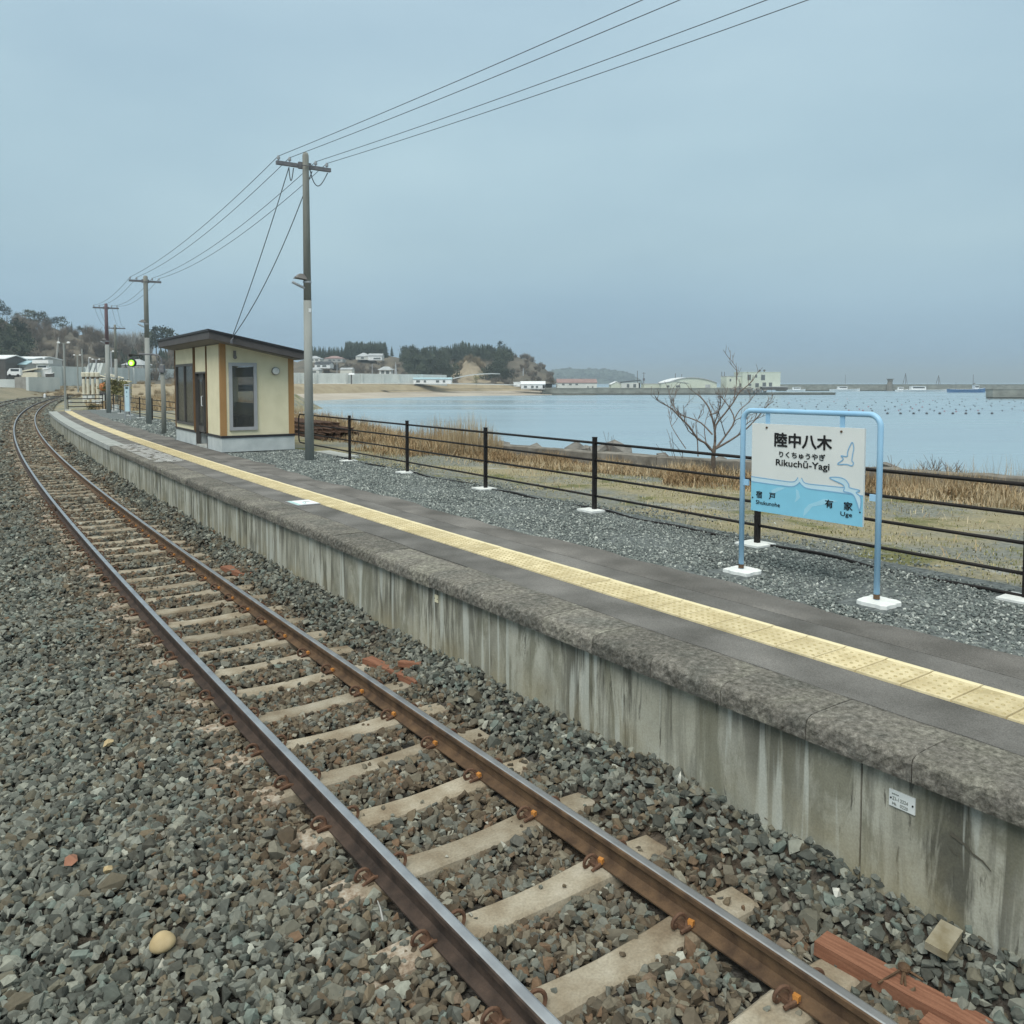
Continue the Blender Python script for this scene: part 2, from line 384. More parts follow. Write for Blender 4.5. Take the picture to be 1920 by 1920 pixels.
def ground_mat(name, layers, bump=.6, bscale=40, bdist=.03):
    """layers: (colour a, colour b, mask noise scale, lo, hi)"""
    m = bpy.data.materials.new(name); m.use_nodes = True
    t = m.node_tree; L = t.links.new
    b = t.nodes['Principled BSDF']; b.inputs['Roughness'].default_value = .95; b.inputs['Specular IOR Level'].default_value = .2
    co = t.nodes.new('ShaderNodeTexCoord')
    out = None
    for i, (ca, cb, sc, lo, hi) in enumerate(layers):
        n = t.nodes.new('ShaderNodeTexNoise'); n.inputs['Scale'].default_value = 18 + 9 * i; n.inputs['Detail'].default_value = 6
        L(co.outputs['Object'], n.inputs[0])
        r = ramp(t, [(.35, ca), (.65, cb)]); L(n.outputs[0], r.inputs[0])
        if out is None: out = r.outputs[0]
        else:
            k = t.nodes.new('ShaderNodeTexNoise'); k.inputs['Scale'].default_value = sc; k.inputs['Detail'].default_value = 6; k.inputs['Roughness'].default_value = .65
            v = t.nodes.new('ShaderNodeVectorMath'); v.inputs[1].default_value = (13.1 * i, 7.7 * i, 0); L(co.outputs['Object'], v.inputs[0]); L(v.outputs[0], k.inputs[0])
            mr = t.nodes.new('ShaderNodeMapRange'); mr.inputs[1].default_value = lo; mr.inputs[2].default_value = hi; L(k.outputs[0], mr.inputs[0])
            mx = t.nodes.new('ShaderNodeMix'); mx.data_type = 'RGBA'; L(mr.outputs[0], mx.inputs[0]); L(out, mx.inputs[6]); L(r.outputs[0], mx.inputs[7]); out = mx.outputs[2]
    L(out, b.inputs['Base Color'])
    n3 = t.nodes.new('ShaderNodeTexNoise'); n3.inputs['Scale'].default_value = bscale; n3.inputs['Detail'].default_value = 5; L(co.outputs['Object'], n3.inputs[0])
    bp = t.nodes.new('ShaderNodeBump'); bp.inputs['Strength'].default_value = bump; bp.inputs['Distance'].default_value = bdist
    L(n3.outputs[0], bp.inputs['Height']); L(bp.outputs[0], b.inputs['Normal'])
    return m
M['ballast_bed'] = ground_mat('ballast_bed', [((.040, .038, .034), (.105, .100, .090), 0, 0, 0), ((.060, .048, .036), (.125, .100, .076), .5, .45, .6)], bump=1, bscale=28, bdist=.05)
M['gravel_bed'] = ground_mat('gravel_bed', [((.10, .115, .115), (.22, .24, .235), 0, 0, 0)], bump=1, bscale=60)
M['field'] = ground_mat('field_soil', [((.15, .158, .138), (.27, .275, .24), 0, 0, 0), ((.24, .21, .13), (.38, .335, .215), .42, .44, .56), ((.115, .125, .050), (.21, .205, .095), .7, .54, .62), ((.30, .30, .27), (.40, .395, .355), 1.1, .60, .68)], bump=1, bscale=42)
M['earth'] = ground_mat('rough_ground', [((.19, .165, .115), (.29, .255, .18), 0, 0, 0), ((.11, .105, .07), (.19, .175, .12), .12, .45, .6)], bump=.5, bscale=6)

def wall_mat():
    m = bpy.data.materials.new('streaked_platform_concrete'); m.use_nodes = True
    t = m.node_tree; L = t.links.new
    b = t.nodes['Principled BSDF']; b.inputs['Roughness'].default_value = .92; b.inputs['Specular IOR Level'].default_value = .2
    co = t.nodes.new('ShaderNodeTexCoord'); oi = t.nodes.new('ShaderNodeObjectInfo')
    vm = t.nodes.new('ShaderNodeVectorMath'); vm.operation = 'SCALE'; vm.inputs[0].default_value = (11, 47, 9); L(oi.outputs['Random'], vm.inputs['Scale'])
    va = t.nodes.new('ShaderNodeVectorMath'); L(co.outputs['Object'], va.inputs[0]); L(vm.outputs[0], va.inputs[1])
    def noise(scale, st, detail=5, rough=.55, dist=0.0):
        mpn = t.nodes.new('ShaderNodeMapping'); mpn.inputs['Scale'].default_value = st; L(va.outputs[0], mpn.inputs[0])
        n = t.nodes.new('ShaderNodeTexNoise'); n.inputs['Scale'].default_value = scale; n.inputs['Detail'].default_value = detail
        n.inputs['Roughness'].default_value = rough; n.inputs['Distortion'].default_value = dist; L(mpn.outputs[0], n.inputs[0]); return n.outputs[0]
    base = ramp(t, [(.30, (.285, .278, .222)), (.5, (.395, .388, .322)), (.68, (.49, .485, .415))]); L(noise(1.6, (1, 1, .8), 6, .6, .5), base.inputs[0])
    def mixin(prev, fac, colr):
        mx = t.nodes.new('ShaderNodeMix'); mx.data_type = 'RGBA'; L(fac, mx.inputs[0]); L(prev, mx.inputs[6]); mx.inputs[7].default_value = (*colr, 1); return mx.outputs[2]
    def mr(sock, a, b_, lo=0., hi=1.):
        n = t.nodes.new('ShaderNodeMapRange'); n.inputs[1].default_value = a; n.inputs[2].default_value = b_; n.inputs[3].default_value = lo; n.inputs[4].default_value = hi; L(sock, n.inputs[0]); return n.outputs[0]
    def prod(a, b_):
        n = t.nodes.new('ShaderNodeMath'); n.operation = 'MULTIPLY'; L(a, n.inputs[0]); L(b_, n.inputs[1]); return n.outputs[0]
    sp = t.nodes.new('ShaderNodeSeparateXYZ'); L(co.outputs['Object'], sp.inputs[0])
    out = base.outputs[0]
    patch = mr(noise(.95, (1, 1, .35), 3, .55, .8), .40, .58, .12, 1)
    out = mixin(out, prod(patch, mr(noise(6.3, (1, 1, .11), 6, .68, .5), .44, .56, 0, .92)), (.088, .086, .068))      # dark run-off streaks
    out = mixin(out, mr(noise(2.3, (1, 1, .30), 7, .7, 1.2), .50, .60, 0, .72), (.165, .160, .115))
    out = mixin(out, mr(noise(14, (1, 1, .13), 6, .7, .6), .60, .66, 0, .8), (.075, .072, .058))
    out = mixin(out, mr(noise(9.0, (1, 1, .06), 3, .5, .2), .58, .64, 0, .70), (.52, .535, .48))        # lime streaks
    low = mr(sp.outputs[2], .38, .08, 0, 1)
    out = mixin(out, prod(low, mr(noise(2.2, (1, 1, 1), 5), .40, .62, 0, .62)), (.30, .255, .155))       # soil staining near the ballast
    hi = mr(sp.outputs[2], .52, .69, 0, .60)
    out = mixin(out, prod(hi, mr(noise(4.0, (1, 1, .3), 5), .42, .62)), (.085, .082, .070))
    fn = noise(90, (1, 1, 1), 3)
    mm = t.nodes.new('ShaderNodeVectorMath'); mm.operation = 'SCALE'; L(out, mm.inputs[0]); L(mr(fn, .2, .8, .84, 1.16), mm.inputs['Scale'])
    L(mm.outputs[0], b.inputs['Base Color'])
    bp = t.nodes.new('ShaderNodeBump'); bp.inputs['Strength'].default_value = .35; bp.inputs['Distance'].default_value = .006
    L(noise(24, (1, 1, .5), 6), bp.inputs['Height']); L(bp.outputs[0], b.inputs['Normal'])
    return m
M['wall'] = wall_mat()
def cope_mat():
    m = bpy.data.materials.new('lichened_coping_concrete'); m.use_nodes = True
    t = m.node_tree; L = t.links.new
    b = t.nodes['Principled BSDF']; b.inputs['Roughness'].default_value = .95; b.inputs['Specular IOR Level'].default_value = .15
    co = t.nodes.new('ShaderNodeTexCoord'); oi = t.nodes.new('ShaderNodeObjectInfo')
    vm = t.nodes.new('ShaderNodeVectorMath'); vm.operation = 'SCALE'; vm.inputs[0].default_value = (31, 17, 23); L(oi.outputs['Random'], vm.inputs['Scale'])
    va = t.nodes.new('ShaderNodeVectorMath'); L(co.outputs['Object'], va.inputs[0]); L(vm.outputs[0], va.inputs[1])
    def noise(sc, d=5, r=.6):
        n = t.nodes.new('ShaderNodeTexNoise'); n.inputs['Scale'].default_value = sc; n.inputs['Detail'].default_value = d; n.inputs['Roughness'].default_value = r; L(va.outputs[0], n.inputs[0]); return n.outputs[0]
    base = ramp(t, [(.33, (.050, .049, .042)), (.44, (.125, .122, .108)), (.54, (.200, .194, .174)), (.64, (.31, .302, .275)), (.74, (.44, .43, .40))]); L(noise(27, 8, .8), base.inputs[0])
    tint = ramp(t, [(.35, (.80, .80, .78)), (.5, (1.0, .96, .93)), (.65, (1.16, 1.14, 1.06))]); L(noise(2.3, 4), tint.inputs[0])
    mx = t.nodes.new('ShaderNodeMix'); mx.data_type = 'RGBA'; mx.blend_type = 'MULTIPLY'; mx.inputs[0].default_value = 1; L(base.outputs[0], mx.inputs[6]); L(tint.outputs[0], mx.inputs[7])
    vo = t.nodes.new('ShaderNodeTexVoronoi'); vo.inputs['Scale'].default_value = 46; L(va.outputs[0], vo.inputs['Vector'])
    k = t.nodes.new('ShaderNodeMapRange'); k.inputs[1].default_value = .16; k.inputs[2].default_value = .06; L(vo.outputs['Distance'], k.inputs[0])
    n5 = t.nodes.new('ShaderNodeMapRange'); n5.inputs[1].default_value = .52; n5.inputs[2].default_value = .62; L(noise(9, 3), n5.inputs[0])
    pr = t.nodes.new('ShaderNodeMath'); pr.operation = 'MULTIPLY'; L(k.outputs[0], pr.inputs[0]); L(n5.outputs[0], pr.inputs[1])
    m2 = t.nodes.new('ShaderNodeMix'); m2.data_type = 'RGBA'; L(pr.outputs[0], m2.inputs[0]); L(mx.outputs[2], m2.inputs[6]); m2.inputs[7].default_value = (.42, .40, .37, 1)
    mm = t.nodes.new('ShaderNodeVectorMath'); mm.operation = 'SCALE'; L(m2.outputs[2], mm.inputs[0])
    mr = t.nodes.new('ShaderNodeMapRange'); mr.inputs[3].default_value = .84; mr.inputs[4].default_value = 1.16; L(oi.outputs['Random'], mr.inputs[0]); L(mr.outputs[0], mm.inputs['Scale'])
    L(mm.outputs[0], b.inputs['Base Color'])
    bp = t.nodes.new('ShaderNodeBump'); bp.inputs['Strength'].default_value = .9; bp.inputs['Distance'].default_value = .008
    L(noise(46, 6, .7), bp.inputs['Height']); L(bp.outputs[0], b.inputs['Normal'])
    return m
M['cope'] = cope_mat()
def water_mat():
    m = bpy.data.materials.new('sea_water'); m.use_nodes = True
    t = m.node_tree; L = t.links.new
    b = t.nodes['Principled BSDF']
    b.inputs['Base Color'].default_value = (.26, .365, .43, 1); b.inputs['Roughness'].default_value = .16; b.inputs['IOR'].default_value = 1.33
    co = t.nodes.new('ShaderNodeTexCoord')
    mp = t.nodes.new('ShaderNodeMapping'); mp.inputs['Scale'].default_value = (.35, 1.1, 1); mp.inputs['Rotation'].default_value = (0, 0, .15); L(co.outputs['Object'], mp.inputs[0])
    n = t.nodes.new('ShaderNodeTexNoise'); n.inputs['Scale'].default_value = .9; n.inputs['Detail'].default_value = 5; L(mp.outputs[0], n.inputs[0])
    bp = t.nodes.new('ShaderNodeBump'); bp.inputs['Strength'].default_value = .10; bp.inputs['Distance'].default_value = .35; L(n.outputs[0], bp.inputs['Height']); L(bp.outputs[0], b.inputs['Normal'])
    n2 = t.nodes.new('ShaderNodeTexNoise'); n2.inputs['Scale'].default_value = .012; n2.inputs['Detail'].default_value = 5
    mp2 = t.nodes.new('ShaderNodeMapping'); mp2.inputs['Scale'].default_value = (.5, 2.0, 1); L(co.outputs['Object'], mp2.inputs[0]); L(mp2.outputs[0], n2.inputs[0])
    r = t.nodes.new('ShaderNodeMapRange'); r.inputs[1].default_value = .4; r.inputs[2].default_value = .6; r.inputs[3].default_value = .16; r.inputs[4].default_value = .30; L(n2.outputs[0], r.inputs[0]); L(r.outputs[0], b.inputs['Roughness'])
    return m
M['water'] = water_mat()

# ------------------------------------------------------------------ track coordinates: s along the running line, d to its right
_s = np.arange(-80, 190.01, 0.05)
_t = .616087 - 1.78237e-3 * _s + 4.26709e-6 * _s ** 2
_t = np.where(_s < -20, .616087 + 1.78237e-3 * 20 + 4.267e-6 * 400, _t)
_x = np.cumsum(-np.sin(_t)) * 0.05; _y = np.cumsum(np.cos(_t)) * 0.05
_i0 = int(np.argmin(abs(_s)))
_x = _x - _x[_i0] - .630718; _y = _y - _y[_i0] + 5.398365
def TH(s): return float(np.interp(s, _s, _t))
def T(s, d, z=0.0):
    t = np.interp(s, _s, _t)
    return (float(np.interp(s, _s, _x) + d * np.cos(t)), float(np.interp(s, _s, _y) + d * np.sin(t)), z)
def TA(s, d):
    t = np.interp(s, _s, _t)
    return np.interp(s, _s, _x) + d * np.cos(t), np.interp(s, _s, _y) + d * np.sin(t)
def spot(px, py, Y):
    """world point at forward distance Y on the sight line through a bearing of the photograph"""
    u = (px - CXP) / FPX; v = (py - CYP) / FPX
    cp, sp = math.cos(PITCH), math.sin(PITCH)
    k = Y / (cp - v * sp)
    return Vector((u * k, Y, CAM_H + (-sp - v * cp) * k))
ZP = 0.82
WATER_Z = -3.0
def strip(mb, s0, s1, ds, d0, d1, z0, z1, mi=0):
    n = max(1, int(round((s1 - s0) / ds)))
    f = lambda v, s: v(s) if callable(v) else v
    vs = []
    for i in range(n + 1):
        s = s0 + (s1 - s0) * i / n
        vs.append(T(s, f(d0, s), f(z0, s))); vs.append(T(s, f(d1, s), f(z1, s)))
    mb.add(vs, [(2 * i, 2 * i + 1, 2 * i + 3, 2 * i + 2) for i in range(n)], mi)
def sweep(mb, s0, s1, ds, prof, mis=None, closed=True, off=0.0):
    n = max(1, int(round((s1 - s0) / ds))); k = len(prof)
    vs = []
    for i in range(n + 1):
        s = s0 + (s1 - s0) * i / n
        o = off(s) if callable(off) else off
        for d, z in prof: vs.append(T(s, d + o, z))
    for j in range(k if closed else k - 1):
        j2 = (j + 1) % k
        mb.add([], [], 0)
        for i in range(n):
            mb.f.append([len(mb.v) + i * k + j, len(mb.v) + i * k + j2, len(mb.v) + (i + 1) * k + j2, len(mb.v) + (i + 1) * k + j])
            mb.m.append(mis[j] if mis else 0)
    base = len(mb.v)
    mb.v.extend(vs)
    mb.f.append([base + j for j in range(k)]); mb.m.append(0)
    mb.f.append([base + n * k + j for j in range(k)]); mb.m.append(0)

# ================================================================== SETTING
# ---- sea
mb = MB()
R0 = 8500
mb.add([(-R0, -60, WATER_Z), (R0, -60, WATER_Z), (R0, R0, WATER_Z), (-R0, R0, WATER_Z)], [(0, 1, 2, 3)])
tag(mb.build('sea', M['water']), 'calm grey-blue bay water reaching the horizon', kind='structure')

# ---- ground under the tracks and to the left
def ballast_z(s, d):
    s = np.asarray(s, float); d = np.asarray(d, float)
    z = np.interp(d, [-9, -6.2, -5.2, -4, -2.9, -2.2, -1.6, -1.1, -.9, .88, 1.0, 1.18, 1.40],
                  [-.50, -.42, -.22, -.21, -.20, -.15, -.115, -.155, -.188, -.188, -.145, -.045, .10])
    z = z + .016 * np.sin(s * 2.3 + d * 3.1) + .014 * np.sin(s * 5.1 - d * 4.3) + .012 * np.sin(s * .9 + 1.7 * d)
    return z
S_ALL = np.concatenate([np.arange(-24, 30, .25), np.arange(30, 80, 1.0), np.arange(80, 190, 2.5)])
D_ALL = np.array([-7.5, -6.2, -5.4, -4.8, -4, -3.4, -2.9, -2.5, -2.2, -1.9, -1.6, -1.35, -1.1, -.9, -.5, 0, .5, .9, 1.05, 1.2, 1.35, 1.5])
def grid_mesh(name, S_, D_, zf, m, dmap=None):
    vs = []
    for s in S_:
        dd = np.array(D_) if dmap is None else dmap(s, np.array(D_))
        x, y = TA(s, dd); z = zf(s, dd)
        vs.extend(zip(x.tolist(), y.tolist(), np.asarray(z).tolist()))
    nd = len(D_)
    fs = [(i * nd + j, i * nd + j + 1, (i + 1) * nd + j + 1, (i + 1) * nd + j) for i in range(len(S_) - 1) for j in range(nd - 1)]
    me = bpy.data.meshes.new(name); me.from_pydata(vs, [], fs); me.materials.append(m)
    me.polygons.foreach_set('use_smooth', [True] * len(fs)); me.update()
    return link(name, me)
tag(grid_mesh('track_bed', S_ALL, D_ALL, lambda s, d: ballast_z(s, d) - .035, M['ballast_bed']), kind='structure')

COAST_S = [-80, -24, -6, 0, 4.9, 7.1, 12.7, 14.8, 30.6, 49.5, 80, 141, 165, 190]
COAST_D = [60, 33, 21, 16.4, 13.1, 12.3, 10.7, 10.3, 13.4, 15.8, 19, 28.3, 39, 53]
def coast(s): return float(np.interp(s, COAST_S, COAST_D))
def field_z(s, d):
    D = coast(s)
    z = np.interp(d, [1.6, 5.7, 8, D - .2, D + .6, D + 7], [.775, .765, .70, .50, .05, WATER_Z - .5])
    if s > 55:
        k = min(1, (s - 55) / 4.0)
        z2 = np.interp(d, [1.6, 3.0, 6, D - 2, D + .6, D + 7], [-.15, .10, .45, .75, .05, WATER_Z - .5])
        z = z * (1 - k) + z2 * k
    return z + .02 * np.sin(s * 1.3 + d) * (d > 6.5)
FR = np.array([0, .1, .2, .32, .45, .6, .8, 1.0])
def field_d(s, _f):
    D = coast(s)
    return np.concatenate([[1.58, 3.3, 5.2, 5.8, 6.6, 8.0], np.linspace(8.8, D - .2, 5), [D + .6, D + 3.5, D + 7]])
FS = np.concatenate([np.arange(-24, 30, .6), np.arange(30, 170, 1.5)])
tag(grid_mesh('grass_field', FS, np.zeros(14), field_z, M['field'], field_d), kind='structure')

# ---- land left of the tracks and round the head of the bay
LX = [-900, -500, -200, 0, 60, 120, 200, 300, 420, 560, 660, 745, 850, 940, 1000, 1035]
LY = [60, 75, 100, 118, 128, 150, 158, 168, 205, 236, 262, 288, 315, 333, 344, 350]       # near edge of the far land
pxs = np.linspace(-900, 1035, 90)
vs = []; rows = 9
for px in pxs:
    yw = float(np.interp(px, LX, LY))
    left = px < 440
    k = float(np.clip((px - 330) / 150.0, 0, 1))
    zl = [-.45, -.45, -.2, .1, .8, 1.4, 1.6, 1.8, 2.0]
    zr = [WATER_Z - .3, -2.6, -1.95, -1.35, .85, 1.45, 1.7, 2.0, 2.6]
    dy = [0, 10, 20, 30, 36, 40, 52, 120, 900]
    for r in range(rows):
        v = spot(px, 700, yw + dy[r]); vs.append((v.x, v.y, zl[r] * (1 - k) + zr[r] * k))
fs = [(i * rows + j, i * rows + j + 1, (i + 1) * rows + j + 1, (i + 1) * rows + j) for i in range(len(pxs) - 1) for j in range(rows - 1)]
me = bpy.data.meshes.new('far_shore'); me.from_pydata(vs, [], fs)
for m_ in ('earth', 'sand', 'bank'): me.materials.append(M[m_])
mi = []
for i in range(len(pxs) - 1):
    for j in range(rows - 1):
        mi.append(0 if pxs[i] < 360 else (1 if j < 3 else 2))
me.polygons.foreach_set('material_index', mi); me.update()
tag(link('far_shore', me), kind='structure')
# broad ground behind and to the left of the camera
mb = MB()
lx, ly = TA(np.array([-80, -24, 30, 80, 120, 165, 189]), np.array([-7.0] * 7))
near = [(float(a), float(b), -.49) for a, b in zip(lx, ly)]
far = [(-400, -400, -.6), (-420, -60, -.55), (-440, 60, -.5), (-460, 140, -.5), (-480, 200, -.5), (-500, 260, -.5), (-500, 300, -.5)]
mb.add(near + far, [(i, i + 1, 8 + i, 7 + i) for i in range(6)])
tag(mb.build('ground', M['earth']), kind='structure')

# ================================================================== RAILWAY TRACKS
RAILP = [(-.0635, -.153), (.0635, -.153), (.0635, -.144), (.018, -.126), (.0075, -.115), (.0075, -.045), (.0315, -.036), (.0325, -.009), (.027, -.002), (.018, 0),
         (-.018, 0), (-.027, -.002), (-.0325, -.009), (-.0315, -.036), (-.0075, -.045), (-.0075, -.115), (-.018, -.126), (-.0635, -.144)]
RAILM = [0, 0, 0, 0, 0, 0, 0, 0, 1, 1, 1, 0, 0, 0, 0, 0, 0, 0]
def sleeper_mesh():
    mb = MB()
    st = [(-1.0, -.178, .088), (-.985, -.166, .098), (-.80, -.160, .103), (-.566, -.155, .106), (-.40, -.160, .098), (-.2, -.168, .090), (0, -.171, .087)]
    st = st + [(-a, b, c) for a, b, c in reversed(st[:-1])]
    vs = []
    for d, z, w in st:
        vs += [(d, -w - .045, -.33), (d, -w - .006, z - .014), (d, -w + .012, z), (d, w - .012, z), (d, w + .006, z - .014), (d, w + .045, -.33)]
    n = len(st); fs = []
    for i in range(n - 1):
        for j in range(5): fs.append((i * 6 + j, (i + 1) * 6 + j, (i + 1) * 6 + j + 1, i * 6 + j + 1))
    fs.append(tuple(range(6))); fs.append(tuple((n - 1) * 6 + j for j in range(5, -1, -1)))
    mb.add(vs, fs); return mb
def clip_mesh(with_tag):
    """coiled spring clip standing beside the rail foot; local X points away from the rail"""
    mb = MB()
    pts = []
    for i in range(19):
        a = -PI * .65 + 2 * PI * 1.18 * i / 18
        pts.append((.048 + .040 * math.cos(a), -.030 + .060 * i / 18, .012 + .040 * math.sin(a) + .018))
    pts.append((.005, .036, .014)); pts.append((-.022, .040, .006))
    mb.tube(pts, .0105, 6, 0)
    mb.box((.01, 0, .0), (.05, .075, .022), 0, 0)
    if with_tag: mb.box((-.004, .030, .026), (.026, .032, .028), .2, 1)
    return mb
rail_track = thing('railway_track', 'single line of rusty sided rails on concrete sleepers curving along the platform', 'railway track', T(0, 0, 0))
M['rust_shaded'] = mat('shade_darkened_rail_steel', (.030, .022, .018), (.085, .058, .044), rough=.8, scale=9, bump=.4, bscale=90, fine=.12, bdist=.004)  # left rail: rust colour darkened to paint in the shade on its web
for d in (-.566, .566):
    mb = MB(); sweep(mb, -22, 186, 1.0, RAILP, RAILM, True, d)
    mb.build('rail', [M['rust_shaded' if d < 0 else 'rust'], M['railhead']], rail_track, world=True)
sl0 = None
def rel(s, d, z, root):
    t = TH(s); x, y, z = T(s, d, z)
    return (x - root.location[0], y - root.location[1], z - root.location[2]), t
clipA = None; clipB = None
ks = list(range(-26, 225))
for k in ks:
    s = .05 + .65 * k
    l, t = rel(s, 0, 0, rail_track)
    t += RND.uniform(-.012, .012)
    if sl0 is None:
        sl0 = sleeper_mesh().build('sleeper', M['sleeper'], rail_track); o = sl0
        me_s = sl0.data
    else: o = link('sleeper', me_s, rail_track)
    o.location = l; o.rotation_euler = (0, 0, t)
    if -14 <= k <= 26:
        for d, tg, flip in ((.566 - .066, True, True), (.566 + .066, False, False), (-.566 - .066, False, True), (-.566 + .066, True, False)):
            if clipA is None:
                clipA = clip_mesh(True).build('rail_clip', [M['clip'], M['orange']], o); meA = clipA.data
                clipB = clip_mesh(False).build('rail_clip', M['clip'], o); meB = clipB.data
                c = clipA; clipB.location = (.566 + .066, 0, -.144); clipB.rotation_euler = (0, 0, 0)
            elif k == -14 and d > .6: continue
            else: c = link('rail_clip', meA if tg else meB, o)
            c.location = (d, RND.uniform(-.02, .02), -.144)
            c.rotation_euler = (0, RND.uniform(-.15, .15), (PI if flip else 0) + RND.uniform(-.12, .12))
for s, d in ((16.0, .566), (15.6, -.566)):
    mb = MB()
    for sg in (-1, 1):
        p = T(s, d + sg * .022, -.075); mb.box(p, (.022, .56, .075), TH(s))
        for q in (-.2, -.07, .07, .2):
            p2 = T(s + q, d + sg * .042, -.075); mb.box(p2, (.03, .035, .035), TH(s))
    mb.build('fishplate', M['rust'], rail_track, world=True)
def off2(s): return float(np.interp(s, [-30, 60, 110, 130, 150, 165, 180, 186], [-4.0, -4.0, -4.25, -4.6, -4.2, -2.6, -.8, -.3]))
loop = thing('passing_loop_track', 'second curving railway track left of the platform line, meeting it far off', 'railway track', T(0, -4, 0))
for d in (-.566, .566):
    mb = MB(); sweep(mb, -22, 178, 1.0, RAILP, RAILM, True, lambda s, d=d: off2(s) + d)
    mb.build('rail', [M['rust'], M['railhead']], loop, world=True)
for k in range(-24, 190):
    s = .2 + .65 * k
    l, t = rel(s, off2(s), 0, loop)
    o = link('sleeper', me_s, loop); o.location = l; o.rotation_euler = (0, 0, t)
# fouling marker between the tracks
pm = spot(84, 744, 141); m_ = thing('fouling_marker', 'small white marker post between the two converging tracks', 'marker post', (pm.x, pm.y, -.2))
mb = MB(); mb.box((0, 0, .35), (.28, .28, .7)); mb.add([(-.14, -.14, .7), (.14, -.14, .7), (.14, .14, .7), (-.14, .14, .7), (0, 0, .82)], [(0, 1, 4), (1, 2, 4), (2, 3, 4), (3, 0, 4)])
mb.build('post', M['white'], m_)

# ================================================================== PLATFORM
plat = thing('platform', None, None, T(0, 1.42, 0)); plat['kind'] = 'structure'
# concrete wall panels, 4.53 m each with recessed joints
PW = 1.335
k = -3
while True:
    s0 = -2.37 + 4.53 * k; s1 = min(s0 + 4.53, 53.2)
    if s0 > 52: break
    L_ = s1 - s0 - .022
    mb = MB()
    n = 12
    vs = []
    for i in range(n + 1):
        y = L_ * i / n
        for zz in (-.5, .0, .3, .70): vs.append((0, y, zz))
    fs = [(i * 4 + j, (i + 1) * 4 + j, (i + 1) * 4 + j + 1, i * 4 + j + 1) for i in range(n) for j in range(3)]
    mb.add(vs, fs)
    b = len(mb.v)
    mb.add([(.16, 0, -.5), (.16, 0, .70), (.16, L_, -.5), (.16, L_, .70)], [])
    mb.f += [[0, 3, b + 1, b], [n * 4, b + 2, b + 3, n * 4 + 3], [3, n * 4 + 3, b + 3, b + 1]]; mb.m += [0, 0, 0]
    o = mb.build('wall_panel', M['wall'], plat)
    (x, y, z) = T(s0, PW); x2, y2, _ = T(s1, PW)
    o.location = (x - plat.location[0], y - plat.location[1], 0); o.rotation_euler = (0, 0, math.atan2(-(x2 - x), y2 - y))
    k += 1
def crack(s0, z0, pts_, w):
    mb = MB(); P = [(s0 + a, z0 + b) for a, b in pts_]
    for i in range(len(P) - 1):
        (a, b), (c, d) = P[i], P[i + 1]; w0 = w * (1 - .7 * i / len(P)); q = [T(a, PW - .0035, b - w0), T(c, PW - .0035, d - w0 * .6), T(c, PW - .0035, d + w0 * .5), T(a, PW - .0035, b + w0)]
        mb.add(q, [(0, 1, 2, 3)])
    return mb.build('wall_crack', M['weed'], plat, world=True, fix=False)
crack(-2.86, .48, [(.02, .01), (-.01, .0), (-.05, -.015), (-.09, -.045), (-.13, -.055), (-.17, -.085)], .012)
crack(-2.88, .47, [(0, 0), (-.004, -.05), (-.01, -.10), (-.006, -.17)], .006)
crack(-2.84, .42, [(0, 0), (-.02, -.02), (-.045, -.022)], .004)
crack(-1.35, .52, [(0, 0), (.01, -.06), (.0, -.15), (.015, -.24)], .005)
crack(.9, .50, [(0, 0), (-.02, -.07), (-.01, -.16), (-.03, -.25)], .005)
crack(-.45, .45, [(0, 0), (.015, -.08), (.0, -.16)], .006)
# backing so the joints read dark and the platform is a solid body
mb = MB()
sweep(mb, -16, 53.15, 1.5, [(PW + .05, -.5), (PW + .05, .62), (3.2, .62), (3.2, -.5)])
mb.build('core', M['old_wall'], plat, world=True)
# coping slabs, .59 m each
def cope_old(seed):
    rr = random.Random(seed); L_ = .588
    prof = [(.45, 0), (.45, .130), (.38, .1345), (.31, .135), (.24, .135), (.18, .135), (.13, .135), (.085, .134), (.050, .132), (.026, .126), (.009, .112), (.002, .092), (.0, .070), (.0, .045), (.001, .020), (.004, .0)]
    n = 22; mb = MB(); vs = []
    ph = [rr.uniform(0, 6.28) for _ in range(8)]
    for i in range(n + 1):
        yy = L_ * i / n; e = 1.0 if 0 < i < n else .35
        for j, (d, z) in enumerate(prof):
            big = .003 * math.sin(yy * 14 + ph[0]) + .0025 * math.sin(yy * 37 + ph[1] + j * .9) + .003 * math.sin(yy * 75 + ph[2] - j * 1.7)
            a = 0 if j in (0, 1, len(prof) - 1) else (.0022 if j < 7 else .0036)
            k = 0 if j < 6 else min(1, (j - 5) / 3.0) * (.4 if j > 13 else 1)
            vs.append((d + (big * k + rr.uniform(-a, a)) * e, yy, z + rr.uniform(-a, a) * e * .8 - (abs(big) * k * .9 * e if 7 <= j <= 10 else 0)))
    kk = len(prof)
    fs = [(i * kk + j, i * kk + (j + 1) % kk, (i + 1) * kk + (j + 1) % kk, (i + 1) * kk + j) for i in range(n) for j in range(kk)]
    fs += [tuple(range(kk)), tuple(n * kk + j for j in range(kk - 1, -1, -1))]
    mb.add(vs, fs); return mb
old_meshes = []
for i in range(7):
    me = None
    o = cope_old(i).build('coping_slab', M['cope'], plat); old_meshes.append(o)
newm = None
cnt = 0
